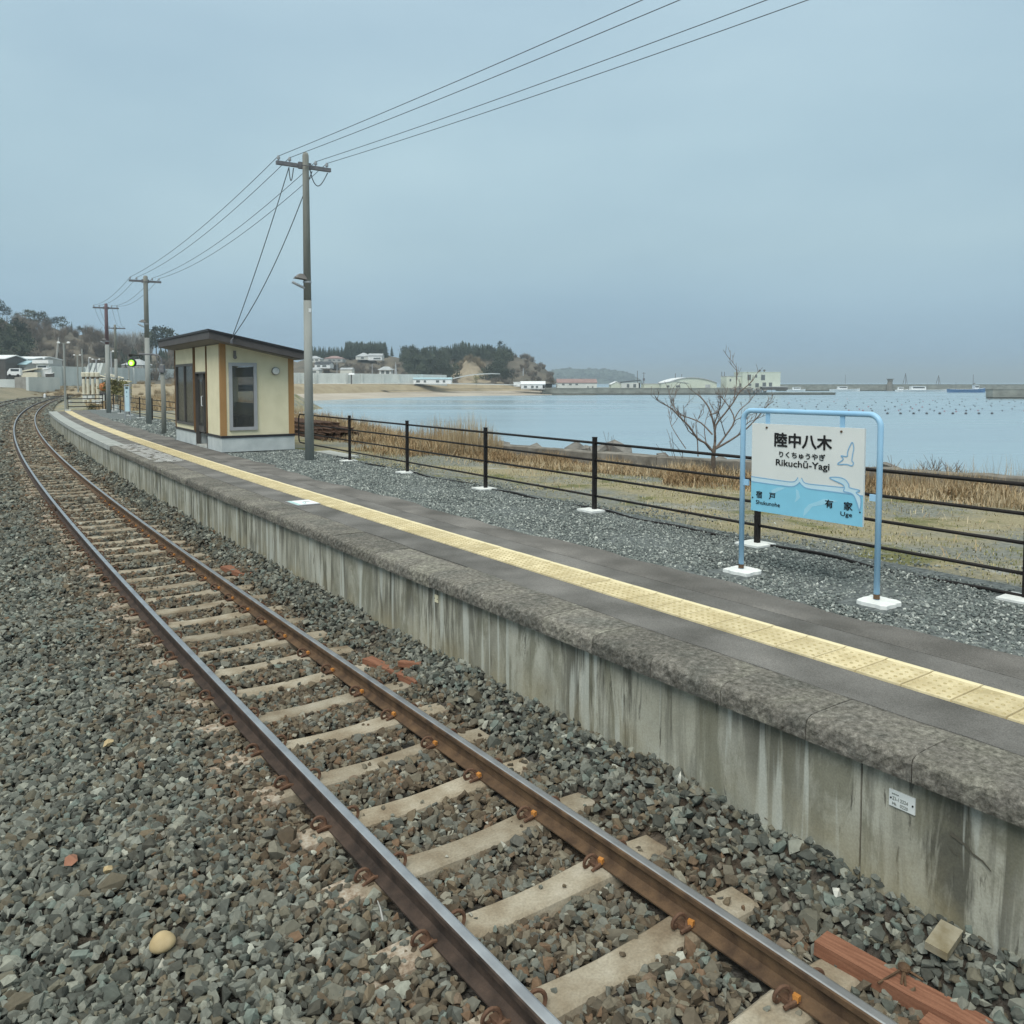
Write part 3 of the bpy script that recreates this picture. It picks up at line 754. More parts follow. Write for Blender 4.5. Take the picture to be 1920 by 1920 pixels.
for k in range(-23, 93):
    s0 = -2.08 + .595 * k
    if s0 + .595 > 53.3: break
    d0 = 1.265
    l, t = rel(s0, d0, ZP - .133, plat)
    if s0 < 21.0:
        if cnt < 7: o = old_meshes[cnt]
        else: o = link('coping_slab', old_meshes[RND.randrange(7)].data, plat)
        o.location = (l[0], l[1], l[2] + RND.uniform(-.004, .004)); o.rotation_euler = (0, RND.uniform(-.006, .006), t)
    else:
        if newm is None:
            mb = MB(); mb.box((.222, .293, .067), (.445, .588, .136)); o = mb.build('coping_slab', M['new_cope'], plat); newm = o.data
            o['label'] = 'pale newer concrete coping slab'
        else:
            o = link('coping_slab', newm, plat); o['label'] = 'pale newer concrete coping slab'
        o.location = l; o.rotation_euler = (0, 0, t)
    cnt += 1
# asphalt strips, with a joint between the two outer ones
ZA = ZP + .003
def wav(s): return 3.33 + .05 * math.sin(s * 1.1) + .035 * math.sin(s * 2.9 + 1) + .02 * math.sin(s * 7.3) + (.10 if s > 13 else 0)
def edge1(s): return 1.712 + .008 * math.sin(s * 3.7) + .006 * math.sin(s * 11.0)
def slab_strip(name, d0, d1, s0, s1, ds, m, zt=ZA, edge_drop=True):
    mb = MB()
    f = lambda v, s: v(s) if callable(v) else v
    n = int((s1 - s0) / ds); vs = []
    for i in range(n + 1):
        s = s0 + (s1 - s0) * i / n; a, b = f(d0, s), f(d1, s)
        vs += [T(s, a, zt - .05), T(s, a, zt), T(s, b, zt - (.012 if edge_drop else 0)), T(s, b, zt - .06)]
    fs = [(i * 4 + j, i * 4 + j + 1, (i + 1) * 4 + j + 1, (i + 1) * 4 + j) for i in range(n) for j in range(3)]
    mb.add(vs, fs); return mb.build(name, m, plat, world=True)
slab_strip('asphalt_strip', edge1, 2.118, -16, 53.1, .25, M['asphalt'], edge_drop=False)
slab_strip('asphalt_strip', 2.535, 2.83, -16, 55.0, .5, M['asphalt'], edge_drop=False)
slab_strip('asphalt_strip', 2.838, wav, -16, 55.0, .2, M['asphalt2'])
mb = MB(); strip(mb, -16, 53.1, 2, 1.6, 3.2, .772, .772); mb.build('sub_base', M['old_wall'], plat, world=True)
# tactile paving tiles: 300 mm pitch, domes and the inner line
def tile_mesh(domes):
    mb = MB()
    w, l, h = .405, .294, .022
    c = .004
    mb.add([(0, 0, 0), (w, 0, 0), (w, l, 0), (0, l, 0), (c, c, h), (w - c, c, h), (w - c, l - c, h), (c, l - c, h)],
           [(4, 5, 6, 7), (0, 1, 5, 4), (1, 2, 6, 5), (2, 3, 7, 6), (3, 0, 4, 7)])
    def dome(x, y, r, hh):
        n = 6
        vs = [(x + r * math.cos(2 * PI * i / n), y + r * math.sin(2 * PI * i / n), h + .0005) for i in range(n)] + [(x + r * .6 * math.cos(2 * PI * i / n), y + r * .6 * math.sin(2 * PI * i / n), h + hh) for i in range(n)]
        mb.add(vs, [(i, (i + 1) % n, n + (i + 1) % n, n + i) for i in range(n)] + [tuple(n + i for i in range(n))], 1)
    if domes:
        for i in range(5):
            for j in range(5): dome(.040 + i * .064, .028 + j * .0597, .0125, .0060)
        mb.add([(.350, 0.003, h + .0005), (.388, 0.003, h + .0005), (.388, l - .003, h + .0005), (.350, l - .003, h + .0005),
                (.357, 0.006, h + .006), (.381, 0.006, h + .006), (.381, l - .006, h + .006), (.357, l - .006, h + .006)],
               [(4, 5, 6, 7), (0, 1, 5, 4), (1, 2, 6, 5), (2, 3, 7, 6), (3, 0, 4, 7)], 2)
    return mb
t0 = tile_mesh(True).build('tactile_tile', [M['tactile'], M['tactile_dome'], M['tactile_line']], plat); tme = t0.data
t1 = tile_mesh(False)
t1o = None
k = 0; s = -2.72 - .3 * 24
while s < 53.0:
    l, t = rel(s, 2.122, ZA - .012, plat)
    if k == 0: o = t0
    elif s < 24: o = link('tactile_tile', tme, plat)
    elif t1o is None: t1o = t1.build('tactile_tile', M['tactile'], plat); o = t1o
    else: o = link('tactile_tile', t1o.data, plat)
    o.location = (l[0], l[1], l[2] + RND.uniform(-.0015, .0015)); o.rotation_euler = (0, 0, t)
    s += .2995; k += 1
# gravel surface of the platform
def gin(s): return wav(s) - .12
mb = MB(); strip(mb, -16, 56.5, .3, gin, 5.45, .795, .792)
mb.build('gravel_surface', M['gravel_bed'], plat, world=True)
# painted foot-grip stripes across coping and asphalt
pts = thing('painted_stripes', 'worn white slip stripes painted across the platform edge before the shelter', 'road marking', T(18, 1.8, ZA))
mb = MB(); rr = random.Random(4)
for i in range(34):
    s = 15.2 + i * .19
    for a in range(9):
        d0 = 1.42 + a * .082
        if rr.random() < (.12 if i < 14 else .30): continue
        if d0 + .08 > 2.10: continue
        w = .085 * rr.uniform(.7, 1.1)
        sk = .0
        zz = ZP + (.013 if d0 < 1.70 else .0065)
        mb.add([T(s + sk, d0, zz), T(s + sk, d0 + .083, zz), T(s + w + sk, d0 + .083, zz), T(s + w + sk, d0, zz)], [(0, 1, 2, 3)])
mb.build('stripe_paint', mat('worn_white_paint', (.58, .58, .56), (.82, .82, .80), rough=.8, scale=6), pts, world=True)
# boarding marker plate
mk = thing('boarding_marker', 'white boarding position plate lying beside the yellow tactile strip', 'floor sign', T(7.2, 1.95, ZA + .004), TH(7.2))
mb = MB(); mb.box((0, 0, .004), (.36, .52, .008)); mb.build('plate', M['alu'], mk)
mb = MB(); mb.box((.03, -.01, .0095), (.27, .42, .004)); mb.build('white_face', mat('marker_white', (.85, .87, .87), rough=.5), mk)
mb = MB(); mb.box((-.14, -.01, .0095), (.05, .46, .004)); mb.box((-.02, -.10, .013), (.03, .12, .002)); mb.build('pale_stripe', mat('marker_aqua', (.45, .66, .64), rough=.5), mk)
mb = MB(); mb.box((.06, .02, .013), (.035, .13, .002), .4); mb.box((.02, -.06, .013), (.02, .06, .002), -.3); mb.build('arrow', M['greyroof'], mk)

# ================================================================== TEXT HELPER
def text_mesh(body, size, bold=0.0, align='LEFT', extrude=.0008):
    cu = bpy.data.curves.new('lettering', 'FONT')
    cu.body = body; cu.size = size; cu.offset = bold; cu.align_x = align; cu.extrude = extrude; cu.resolution_u = 3
    o = bpy.data.objects.new('lettering', cu); COL.objects.link(o)
    dg = bpy.context.evaluated_depsgraph_get(); dg.update()
    me = bpy.data.meshes.new_from_object(o.evaluated_get(dg))
    bpy.data.objects.remove(o); bpy.data.curves.remove(cu)
    return me
def text_part(name, body, parent, M4, w, h, m, bold=0.0):
    """text fitted to width w and height h, lower-left corner at the origin of M4 (X right, Y up, Z toward the reader)"""
    me = text_mesh(body, 1.0)
    co = np.zeros(len(me.vertices) * 3); me.vertices.foreach_get('co', co); co = co.reshape(-1, 3)
    if bold and len(co):
        polys = [tuple(q.vertices) for q in me.polygons]; V = []; F = []; n0 = len(co)
        for i, (ax, ay) in enumerate(((0, 0), (1, 0), (-1, 0), (0, 1), (0, -1), (.7, .7), (-.7, .7), (.7, -.7), (-.7, -.7))):
            V.append(co + np.array([ax * bold, ay * bold, 0])); F += [tuple(k + n0 * i for k in q) for q in polys]
        V = np.concatenate(V); me2 = bpy.data.meshes.new('lettering'); me2.from_pydata(V.tolist(), [], F); bpy.data.meshes.remove(me); me = me2; co = V
        lay = np.repeat(np.arange(9), n0)
    else: lay = np.zeros(len(co))
    if len(co) == 0: return None
    mn, mxx = co.min(0), co.max(0)
    co[:, 0] = (co[:, 0] - mn[0]) / (mxx[0] - mn[0]) * w
    co[:, 1] = (co[:, 1] - mn[1]) / (mxx[1] - mn[1]) * h
    co[:, 2] = np.where(co[:, 2] > (mn[2] + mxx[2]) / 2, .0016 + lay * .00006, lay * .00006)
    R4 = np.array(M4.to_3x3()); tr = np.array(M4.translation)
    co = co @ R4.T + tr
    me.vertices.foreach_set('co', co.ravel()); me.update()
    me.materials.clear(); me.materials.append(m); me.name = name
    return link(name, me, parent)

# ================================================================== SMALL PLATES ON THE WALL
def wall_plate(name, label, s, z, w, h, lines, m):
    x, y, _ = T(s, PW - .004); r = thing(name, label, 'plate', (x, y, z), TH(s))
    mb = MB(); mb.box((0, 0, 0), (.008, w, h)); mb.build('plate', m, r)
    mb = MB()
    for yy in (w * .42, -w * .42): mb.tube([(-.008, yy, 0), (-.002, yy, 0)], .0045, 8)
    mb.build('screw', M['ink'], r)
    # reader looks along +X: right hand is -Y, up is Z
    B = Matrix(((0, 0, -1, -.005), (-1, 0, 0, 0), (0, 1, 0, 0), (0, 0, 0, 1)))
    for body, u, v, tw, th in lines:
        A = B @ Matrix.Translation((-w / 2 + u * w, -h / 2 + v * h, 0))
        text_part('lettering', body, r, A, tw * w, th * h, M['plate_ink'])
    return r
M['plate_ink'] = mat('faded_plate_ink', (.20, .22, .20), rough=.7)
wall_plate('wall_plate', 'white lettered plate screwed to the platform wall under the coping', -2.60, .545, .135, .085,
           [('Z1-1', .14, .42, .24, .20), ('2224', .44, .42, .30, .20), ('Mk', .14, .12, .16, .16), ('0220', .44, .10, .30, .20), ('----', .12, .76, .26, .06)], M['board'])
wall_plate('small_box_plate', 'small square cream plate on the wall beside the dark vertical joint', 2.05, .575, .062, .072, [], M['cream'])

# ================================================================== STATION NAME SIGN
sa = Vector(T(.47, 3.84, ZP)); sb = Vector(T(-.95, 3.84, ZP))
ang = math.atan2(sb.y - sa.y, sb.x - sa.x); WS = (sb - sa).length
sign = thing('station_sign', 'station name sign hung in a pale blue pipe frame', 'station sign', sa, ang)
def pipe_arc(pts_, r, rad, n=6):
    return pts_
mb = MB(); rr_ = .0245; HT = 1.555
pth = [(0, 0, -.05), (0, 0, HT - .10)] + [(.10 - .10 * math.cos(a), 0, HT - .10 + .10 * math.sin(a)) for a in np.linspace(.26, PI / 2, 6)] \
    + [(WS - .10 + .10 * math.sin(a), 0, HT - .10 + .10 * math.cos(a)) for a in np.linspace(0, PI / 2 - .0, 7)] + [(WS, 0, -.05)]
mb.tube(pth, rr_, 14); mb.build('pipe_frame', M['blue_steel'], sign, smooth=True)
for x in (0, WS):
    mb = MB(); q_ = random.Random(int(x * 10) + 1); n_ = 9
    ring = []
    for a in np.linspace(0, 2 * PI, 25)[:-1] + .06:
        k_ = .135 / max(abs(math.cos(a)), abs(math.sin(a))) * q_.uniform(.93, 1.06); ring.append((x + .02 + k_ * math.cos(a) * 1.05, k_ * math.sin(a)))
    nn_ = len(ring); mb.add([(a, b, -.03) for a, b in ring] + [(a, b, .004) for a, b in ring] + [(x + (a - x) * .92, b * .92, .010) for a, b in ring], [(i, (i + 1) % nn_, nn_ + (i + 1) % nn_, nn_ + i) for i in range(nn_)] + [(nn_ + i, nn_ + (i + 1) % nn_, 2 * nn_ + (i + 1) % nn_, 2 * nn_ + i) for i in range(nn_)] + [tuple(2 * nn_ + i for i in range(nn_))])
    mb.build('footing', M['white_concrete'], sign)
    mb = MB(); mb.tube([(x, 0, .015), (x, 0, .055)], .0262, 14); mb.build('rusty_foot', M['rust'], sign)
BX0, BX1, BZ0, BZ1 = .115, 1.275, .60, 1.435
BW, BH = BX1 - BX0, BZ1 - BZ0
mb = MB(); mb.box(((BX0 + BX1) / 2, 0, (BZ0 + BZ1) / 2), (BW, .022, BH)); board = mb.build('name_board', M['board'], sign)
for x in (.285, 1.06):
    mb = MB(); mb.box((x, .0, (BZ1 + HT) / 2 - .02), (.042, .012, HT - BZ1 + .03)); mb.build('hanger', M['blue_steel'], sign)
    mb = MB(); mb.tube([(x, -.011, BZ1 - .035), (x, -.02, BZ1 - .035)], .010, 8); mb.build('bolt', M['rust'], sign)
for x in (.04, WS - .045):
    mb = MB(); mb.box((x, 0, .86), (.07, .02, .055)); mb.build('side_bracket', M['blue_steel'], sign)
for x, z in ((BX0 + .02, .725), (BX1 - .025, .725)):
    mb = MB(); mb.tube([(x, -.011, z), (x, -.017, z)], .007, 8); mb.build('bolt', M['ink'], sign)
FACE = Matrix(((1, 0, 0, BX0), (0, 0, -1, -.0112), (0, 1, 0, BZ1), (0, 0, 0, 1)))   # X right, Y up, Z toward reader; origin top-left
def uv(u, w): return (u * BW, -w * BH)
def flat(name, poly, m, lift):
    mb = MB(); A = FACE @ Matrix.Translation((0, 0, lift))
    n = len(poly); vs = [A @ Vector((*uv(*p), 0)) for p in poly] + [A @ Vector((*uv(*p), .001)) for p in poly]
    mb.add(vs, [tuple(range(n)), tuple(range(2 * n - 1, n - 1, -1))] + [(k, (k + 1) % n, n + (k + 1) % n, n + k) for k in range(n)])
    return mb.build(name, m, board)
def line(name, pts_, m, lift, w=.0085):
    mb = MB(); P = [Vector(uv(*p)) for p in pts_]; A = FACE @ Matrix.Translation((0, 0, lift)); vs = []
    for i, p in enumerate(P):
        t = (P[min(i + 1, len(P) - 1)] - P[max(i - 1, 0)]).normalized(); nn = Vector((-t.y, t.x)) * w / 2
        for q in (p - nn, p + nn):
            vs.append(A @ Vector((q.x, q.y, 0))); vs.append(A @ Vector((q.x, q.y, .001)))
    fs = []
    for i in range(len(P) - 1):
        a, b = i * 4, (i + 1) * 4
        fs += [(a + 1, a + 3, b + 3, b + 1), (a, b, b + 2, a + 2), (a, a + 1, b + 1, b), (a + 2, b + 2, b + 3, a + 3)]
    mb.add(vs, fs); return mb.build(name, m, board)
def smooth_pts(pts_, n=5, closed=False):
    out = []; N_ = len(pts_); rng = N_ if closed else N_ - 1
    g = lambda i: pts_[i % N_] if closed else pts_[max(0, min(N_ - 1, i))]
    for i in range(rng):
        p0, p1, p2, p3 = g(i - 1), g(i), g(i + 1), g(i + 2)
        for k in range(n):
            t = k / n
            out.append(tuple(.5 * (2 * b + (c - a) * t + (2 * a - 5 * b + 4 * c - d) * t * t + (-a + 3 * b - 3 * c + d) * t ** 3) for a, b, c, d in zip(p0, p1, p2, p3)))
    out.append(g(0) if closed else pts_[-1])
    return out
topL = [(0, .612), (.15, .618), (.30, .622), (.385, .622), (.425, .606), (.447, .565)]
topR = [(.480, .565), (.500, .606), (.545, .622), (.70, .620), (.845, .618)]
botL = [(0, .668), (.15, .672), (.30, .674), (.395, .672), (.44, .645), (.463, .615)]
botR = [(.463, .615), (.49, .648), (.54, .672), (.70, .674), (.86, .676), (1.0, .680)]
sL, sR, bL, bR = [smooth_pts(p, 4) for p in (topL, topR, botL, botR)]
flat('blue_panel', bL + bR[1:] + [(1.0, .998), (0.0, .998)], M['board_blue'], .0002)
flat('wave_band', sL + [(.463, .60)] + sR + [(.93, .628), (.985, .68)] + list(reversed(bR))[2:] + list(reversed(bL)), M['board_band'], .0012)
line('wave_line', sL, M['board_line'], .0024); line('wave_line', sR, M['board_line'], .0024)
line('wave_line', bL, M['board_line'], .0024); line('wave_line', bR, M['board_line'], .0024)
bird1 = [(.905, .145), (.918, .20), (.912, .255), (.905, .33), (.918, .355), (.905, .385), (.86, .375), (.788, .382), (.835, .325), (.815, .292), (.865, .293), (.868, .25), (.885, .19)]
line('gull_outline', smooth_pts(bird1, 4, True), M['board_line'], .0024, .0092)
bird2 = [(.725, .530), (.80, .518), (.855, .535), (.885, .58), (.893, .612), (.975, .628), (.945, .655), (.978, .69), (.985, .75), (.975, .83), (.955, .76), (.93, .69), (.90, .665), (.845, .655), (.852, .62), (.835, .585), (.78, .56)]
p2 = smooth_pts(bird2, 4, True)
flat('gull_fill', p2[:-1], M['board_band'], .0028)
line('gull_outline', p2, M['board_line'], .0040, .0092)
for pl_ in ([(.20, .74), (.26, .70), (.34, .69), (.30, .72), (.24, .76), (.21, .80)], [(.43, .69), (.455, .71), (.47, .78), (.445, .82), (.42, .84), (.435, .78)],
            [(.50, .985), (.51, .90), (.55, .84), (.62, .80), (.68, .76), (.80, .765), (.72, .80), (.66, .83), (.58, .86), (.54, .93)]):
    flat('pale_gull', pl_, M['board_pale'], .0012)
def put(name, body, u0, u1, w0, w1, bold=0.0, lift=.0034):
    A = FACE @ Matrix.Translation((u0 * BW, -w1 * BH, lift))
    return text_part(name, body, board, A, (u1 - u0) * BW, (w1 - w0) * BH, M['ink'], bold)
put('kanji_name', '陸中八木', .222, .740, .088, .248, .030)
put('kana_name', 'りくちゅうやぎ', .270, .685, .292, .362, .020)
put('roman_name', 'Rikuchū-Yagi', .240, .722, .380, .478, .012)
put('kanji_name', '宿', .052, .112, .765, .848, .018); put('kanji_name', '戸', .180, .242, .770, .845, .018)
put('roman_name', 'Shukunohe', .052, .285, .872, .918, .004)
put('kanji_name', '有', .690, .760, .762, .850, .018); put('kanji_name', '家', .848, .920, .760, .848, .018)
put('roman_name', 'Uge', .822, .918, .868, .925, .004)

# ================================================================== FENCES
def fence(name, label, posts, ends=(False, False), rails=(.985, .735, .485, .222), group=None, rr=None):
    """posts: list of (s, d); square posts on white footings, four round rails per bay"""
    s0, d0 = posts[0]
    r = thing(name, label, 'fence', T(s0, d0, ZP - .03), 0, group)
    P = [Vector(T(s, d, ZP - .03)) - Vector(r.location) for s, d in posts]
    pm_ = None; fm = None
    for i, p in enumerate(P):
        q = P[min(i + 1, len(P) - 1)] - P[max(i - 1, 0)]
        a = math.atan2(q.y, q.x)
        if pm_ is None:
            mb = MB(); mb.box((0, 0, .53), (.052, .052, 1.06)); mb.box((0, 0, 1.063), (.058, .058, .012)); o = mb.build('post', M['black'], r); pm_ = o.data
        else: o = link('post', pm_, r)
        o.location = p; o.rotation_euler = (0, 0, a)
        if fm is None:
            mb = MB(); mb.box((0, -.03, -.004), (.33, .32, .06)); o = mb.build('footing', M['white_concrete'], r); fm = o.data
        else: o = link('footing', fm, r)
        o.location = p + Vector((0, 0, RND.uniform(-.006, .006))); o.rotation_euler = (0, 0, a + RND.uniform(-.06, .06))
    for i in range(len(P) - 1):
        for h in rails:
            mb = MB(); mb.tube([P[i] + Vector((0, 0, h)), P[i + 1] + Vector((0, 0, h))], rr or (.0185 if h > .9 else .0165), 8)
            mb.build('rail', M['black'], r, smooth=True)
    return r, P
main_posts = [(16.0, 5.36), (13.36, 5.33), (10.30, 5.29), (7.25, 5.25), (4.25, 5.19), (1.29, 5.11), (-1.62, 5.01), (-4.5, 4.9), (-7.4, 4.8)]
fn, FP = fence('tube_fence', 'black four-rail tube fence on white footings between gravel and bay', main_posts[1:])
# rounded end of the fence behind the utility pole
A_ = FP[0]; B_ = Vector(T(17.0, 5.38, ZP - .03)) - Vector(fn.location)
u_ = (B_ - A_).normalized()
pth = [A_ + Vector((0, 0, .985)), B_ - u_ * .14 + Vector((0, 0, .985))]
for a in np.linspace(.3, PI / 2, 5): pth.append(B_ + u_ * (-.14 + .14 * math.sin(a)) + Vector((0, 0, .985 - .14 + .14 * math.cos(a))))
for a in np.linspace(0.0, PI / 2, 6): pth.append(B_ + u_ * (-.14 + .14 * math.cos(a)) + Vector((0, 0, .222 + .14 - .14 * math.sin(a))))
pth.append(A_ + Vector((0, 0, .222)))
mb = MB(); mb.tube(pth, .0185, 8); mb.build('end_loop', M['black'], fn, smooth=True)
for h in (.735, .485):
    mb = MB(); mb.tube([A_ + Vector((0, 0, h)), B_ + Vector((0, 0, h))], .0165, 8); mb.build('rail', M['black'], fn, smooth=True)
# black edging hose along the gravel
mb = MB(); pts_ = []
for s in np.arange(-9, 14.6, .25):
    pts_.append(T(float(s), 5.12 + float(np.interp(s, [-7.4, -1.6, 4.2, 13.4], [-.30, -.08, .10, .26])) + .035 * math.sin(s * 1.9) + .02 * math.sin(s * 5.1), .806 + .012 * math.sin(s * 3.3)))
mb.tube(pts_, .017, 6)
tag(mb.build('edging_hose', M['black'], smooth=True), 'thin black edging hose lying along the foot of the tube fence', 'edging')
far_posts = [(24.2, 5.05), (27.7, 5.1), (31.2, 5.12), (34.6, 5.12), (37.8, 5.06), (41.3, 4.97), (45.0, 4.9), (48.65, 4.82), (52.8, 4.84), (55.9, 4.6)]
fence('tube_fence', 'black tube fence on white footings running past the narrow blue sign to the platform end', far_posts)
fence('end_fence', 'black four-rail fence closing off the far end of the platform', [(56.6, 2.45), (56.6, 4.50)], rr=.03)

# ================================================================== SHELTER
t_ = TH(19.8); f_ = Vector((math.sin(t_), -math.cos(t_), 0)); v_ = Vector((math.cos(t_), math.sin(t_), 0))
NC = Vector((-7.50, 21.39, ZP))
shel = thing('waiting_shelter', 'small cream waiting shelter with ochre corners and a dark sloping roof', 'shelter', NC, math.atan2(f_.y, f_.x))
# local frame: +X toward the near end (f), -X along the front; +Y = away from the track (v); origin = near front corner
LU, DV = 5.55, 1.92
def roofz(v): return 2.82 - .20 * v
mb = MB()
mb.box((-.75 + .0, DV / 2, .185), (1.5, DV, .37)); mb.box((-(2.87 + LU) / 2, DV / 2, .185), (LU - 2.87, DV, .37))
mb.box((-2.185, DV / 2 + .06, .185), (1.37, DV - .12, .37)) if False else None
mb.build('plinth', M['plinth'], shel)
def wallpoly(name, pts3, m, th, axis):
    mb = MB(); n = len(pts3); off = Vector(axis) * th
    vs = [Vector(p) for p in pts3] + [Vector(p) + off for p in pts3]
    mb.add(vs, [tuple(range(n)), tuple(range(2 * n - 1, n - 1, -1))] + [(k, (k + 1) % n, n + (k + 1) % n, n + k) for k in range(n)])
    return mb.build(name, m, shel)
def quadwall(x0, x1, z0, z1, y=0.012, th=.10, m='cream'):
    return wallpoly('front_panel', [(x0, y, z0), (x1, y, z0), (x1, y, z1), (x0, y, z1)], M[m], th, (0, 1, 0))
PZ = .375; TZ = 2.80
quadwall(-1.49, -.012, PZ, TZ); quadwall(-2.86, -1.56, 2.10, TZ); quadwall(-5.54, -3.05, 2.36, TZ); quadwall(-5.54, -3.05, PZ, .54)
quadwall(-3.0, -2.9, PZ, TZ); quadwall(-5.54, -5.42, .545, 2.355)
# near side wall with a tall window opening
WX = -.012
y0, y1, z0, z1 = .20, .92, .56, 2.32
wallpoly('side_panel', [(WX, .012, PZ), (WX, y0, PZ), (WX, y0, roofz(y0)), (WX, .012, roofz(.012))], M['cream'], .10, (-1, 0, 0))
wallpoly('side_panel', [(WX, y1, PZ), (WX, DV - .012, PZ), (WX, DV - .012, roofz(DV)), (WX, y1, roofz(y1))], M['cream'], .10, (-1, 0, 0))
wallpoly('side_panel', [(WX, y0 + .001, PZ), (WX, y1 - .001, PZ), (WX, y1 - .001, z0), (WX, y0 + .001, z0)], M['cream'], .10, (-1, 0, 0))
wallpoly('side_panel', [(WX, y0 + .001, z1), (WX, y1 - .001, z1), (WX, y1 - .001, roofz(y1)), (WX, y0 + .001, roofz(y0))], M['cream'], .10, (-1, 0, 0))
wallpoly('far_side_panel', [(-LU + .012, .012, PZ), (-LU + .012, DV - .012, PZ), (-LU + .012, DV - .012, roofz(DV)), (-LU + .012, .012, roofz(0))], M['cream'], .10, (1, 0, 0))
mb = MB(); mb.box((-1.55, DV - .07, PZ + .95), (3.0, .10, 1.9)); mb.box((-4.4, DV - .07, PZ + .40), (2.0, .10, .8)); mb.box((-4.4, DV - .07, PZ + 1.75), (2.0, .10, .30)); mb.build('back_panel', M['cream'], shel)
mb = MB(); mb.box((-LU / 2, DV / 2, .36), (LU - .25, DV - .25, .02)); mb.build('floor', M['inside'], shel)
mb = MB(); mb.box((-4.4, DV - .35, .78), (1.9, .38, .05)); mb.box((-3.6, DV - .35, .57), (.06, .34, .4)); mb.box((-5.2, DV - .35, .57), (.06, .34, .4)); mb.build('bench', M['wood'], shel)
# trims
for y, nm in ((.06, 'ochre_trim'), (DV - .075, 'ochre_trim')):
    mb = MB(); mb.add([(0, y - .075, PZ), (0, y + .075, PZ), (0, y + .075, roofz(y + .075)), (0, y - .075, roofz(y - .075)), (-.03, y - .075, PZ), (-.03, y + .075, PZ), (-.03, y + .075, roofz(y + .075)), (-.03, y - .075, roofz(y - .075))],
                       [(0, 1, 2, 3), (4, 7, 6, 5), (0, 4, 5, 1), (1, 5, 6, 2), (2, 6, 7, 3), (3, 7, 4, 0)]); mb.build(nm, M['ochre'], shel)
mb = MB(); mb.box((-.06, .0, PZ + (TZ - PZ) / 2), (.115, .03, TZ - PZ)); mb.build('ochre_trim', M['ochre'], shel)
for x in (-1.525, -2.88, -3.025, -5.53):
    mb = MB(); mb.box((x, -.004, (PZ + TZ) / 2), (.045, .03, TZ - PZ)); mb.build('joint_trim', M['brown'], shel)
mb = MB(); mb.box((-.75, -.006, .395), (1.54, .03, .06)); mb.box((.006, DV / 2, .395), (.03, DV + .03, .06)); mb.box((-(2.9 + LU) / 2, -.006, .395), (LU - 2.9, .03, .06)); mb.build('base_flashing', M['roof_edge'], shel)
# side window
def framed(name, x, ya, yb, za, zb, m, w=.075, th=.07, axis='x', mull=None):
    mb = MB()
    def bx(a0, a1, b0, b1):
        if axis == 'x': mb.box((x, (a0 + a1) / 2, (b0 + b1) / 2), (th, a1 - a0, b1 - b0))
        else: mb.box(((a0 + a1) / 2, x, (b0 + b1) / 2), (a1 - a0, th, b1 - b0))
    bx(ya, ya + w, za, zb); bx(yb - w, yb, za, zb); bx(ya + w + .001, yb - w - .001, za, za + w); bx(ya + w + .001, yb - w - .001, zb - w, zb)
    if mull:
        for q in mull: bx(q - w * .45, q + w * .45, za + w + .001, zb - w - .001)
    fr = mb.build(name, m, shel)
    mb = MB()
    if axis == 'x': mb.box((x - .012, (ya + yb) / 2, (za + zb) / 2), (.008, yb - ya - 2 * w, zb - za - 2 * w))
    else: mb.box(((ya + yb) / 2, x + .012, (za + zb) / 2), (yb - ya - 2 * w, .008, zb - za - 2 * w))
    mb.build('pane', M['pane'], fr)
    return fr
M['pane'] = mat('window_pane', (.06, .065, .065), rough=.06, spec=.5)
_p = M['pane'].node_tree.nodes['Principled BSDF']; _p.inputs['Alpha'].default_value = .45
framed('side_window', .004, y0, y1, z0, z1, M['alu'], .085, .06, 'x')
framed('front_window', .01, -5.41, -3.06, .55, 2.35, M['darkframe'], .065, .06, 'y', mull=[-4.24])
# doorway: recessed half-open sliding door
mb = MB(); mb.box((-2.52, .10, 1.24), (.66, .05, 1.68)); dr = mb.build('sliding_door', M['darkframe'], shel)
mb = MB(); mb.box((-2.52, .06, 1.24), (.5, .01, 1.3)); mb.build('pane', M['pane'], dr)
mb = MB(); mb.tube([(-2.26, .065, 1.15), (-2.26, .03, 1.15), (-2.26, .03, 1.42), (-2.26, .065, 1.42)], .014, 6); mb.build('handle', M['white'], dr)
mb = MB(); mb.box((-2.86, .06, 1.05), (.05, .12, 2.08)); mb.box((-1.555, .06, 1.05), (.05, .12, 2.08)); mb.box((-2.205, .06, 2.08), (1.25, .12, .045)); mb.build('door_frame', M['darkframe'], shel)
mb = MB(); mb.box((-2.2, .5, .02), (1.25, 1.0, .05)); mb.build('threshold', M['concrete'], shel)
# roof slab, mono-pitch falling away from the track
def rz(v): return 3.135 - .202 * (v + .40)
a0, a1, b0, b1 = -.40, 2.02, -(LU + .38), .55
mb = MB()
vs = [(b0, a0, rz(a0) - .03), (b1, a0, rz(a0) - .03), (b1, a1, rz(a1) - .03), (b0, a1, rz(a1) - .03), (b0, a0, rz(a0) - .235), (b1, a0, rz(a0) - .235), (b1, a1, rz(a1) - .235), (b0, a1, rz(a1) - .235)]
mb.add(vs, [(0, 1, 2, 3), (4, 7, 6, 5), (0, 4, 5, 1), (1, 5, 6, 2), (2, 6, 7, 3), (3, 7, 4, 0)])
rf = mb.build('roof', M['fascia'], shel)
mb = MB(); e = .03
vs = [(b0 - e, a0 - e, rz(a0 - e)), (b1 + e, a0 - e, rz(a0 - e)), (b1 + e, a1 + e, rz(a1 + e)), (b0 - e, a1 + e, rz(a1 + e))]
vs += [(x, y, z - .055) for x, y, z in vs]
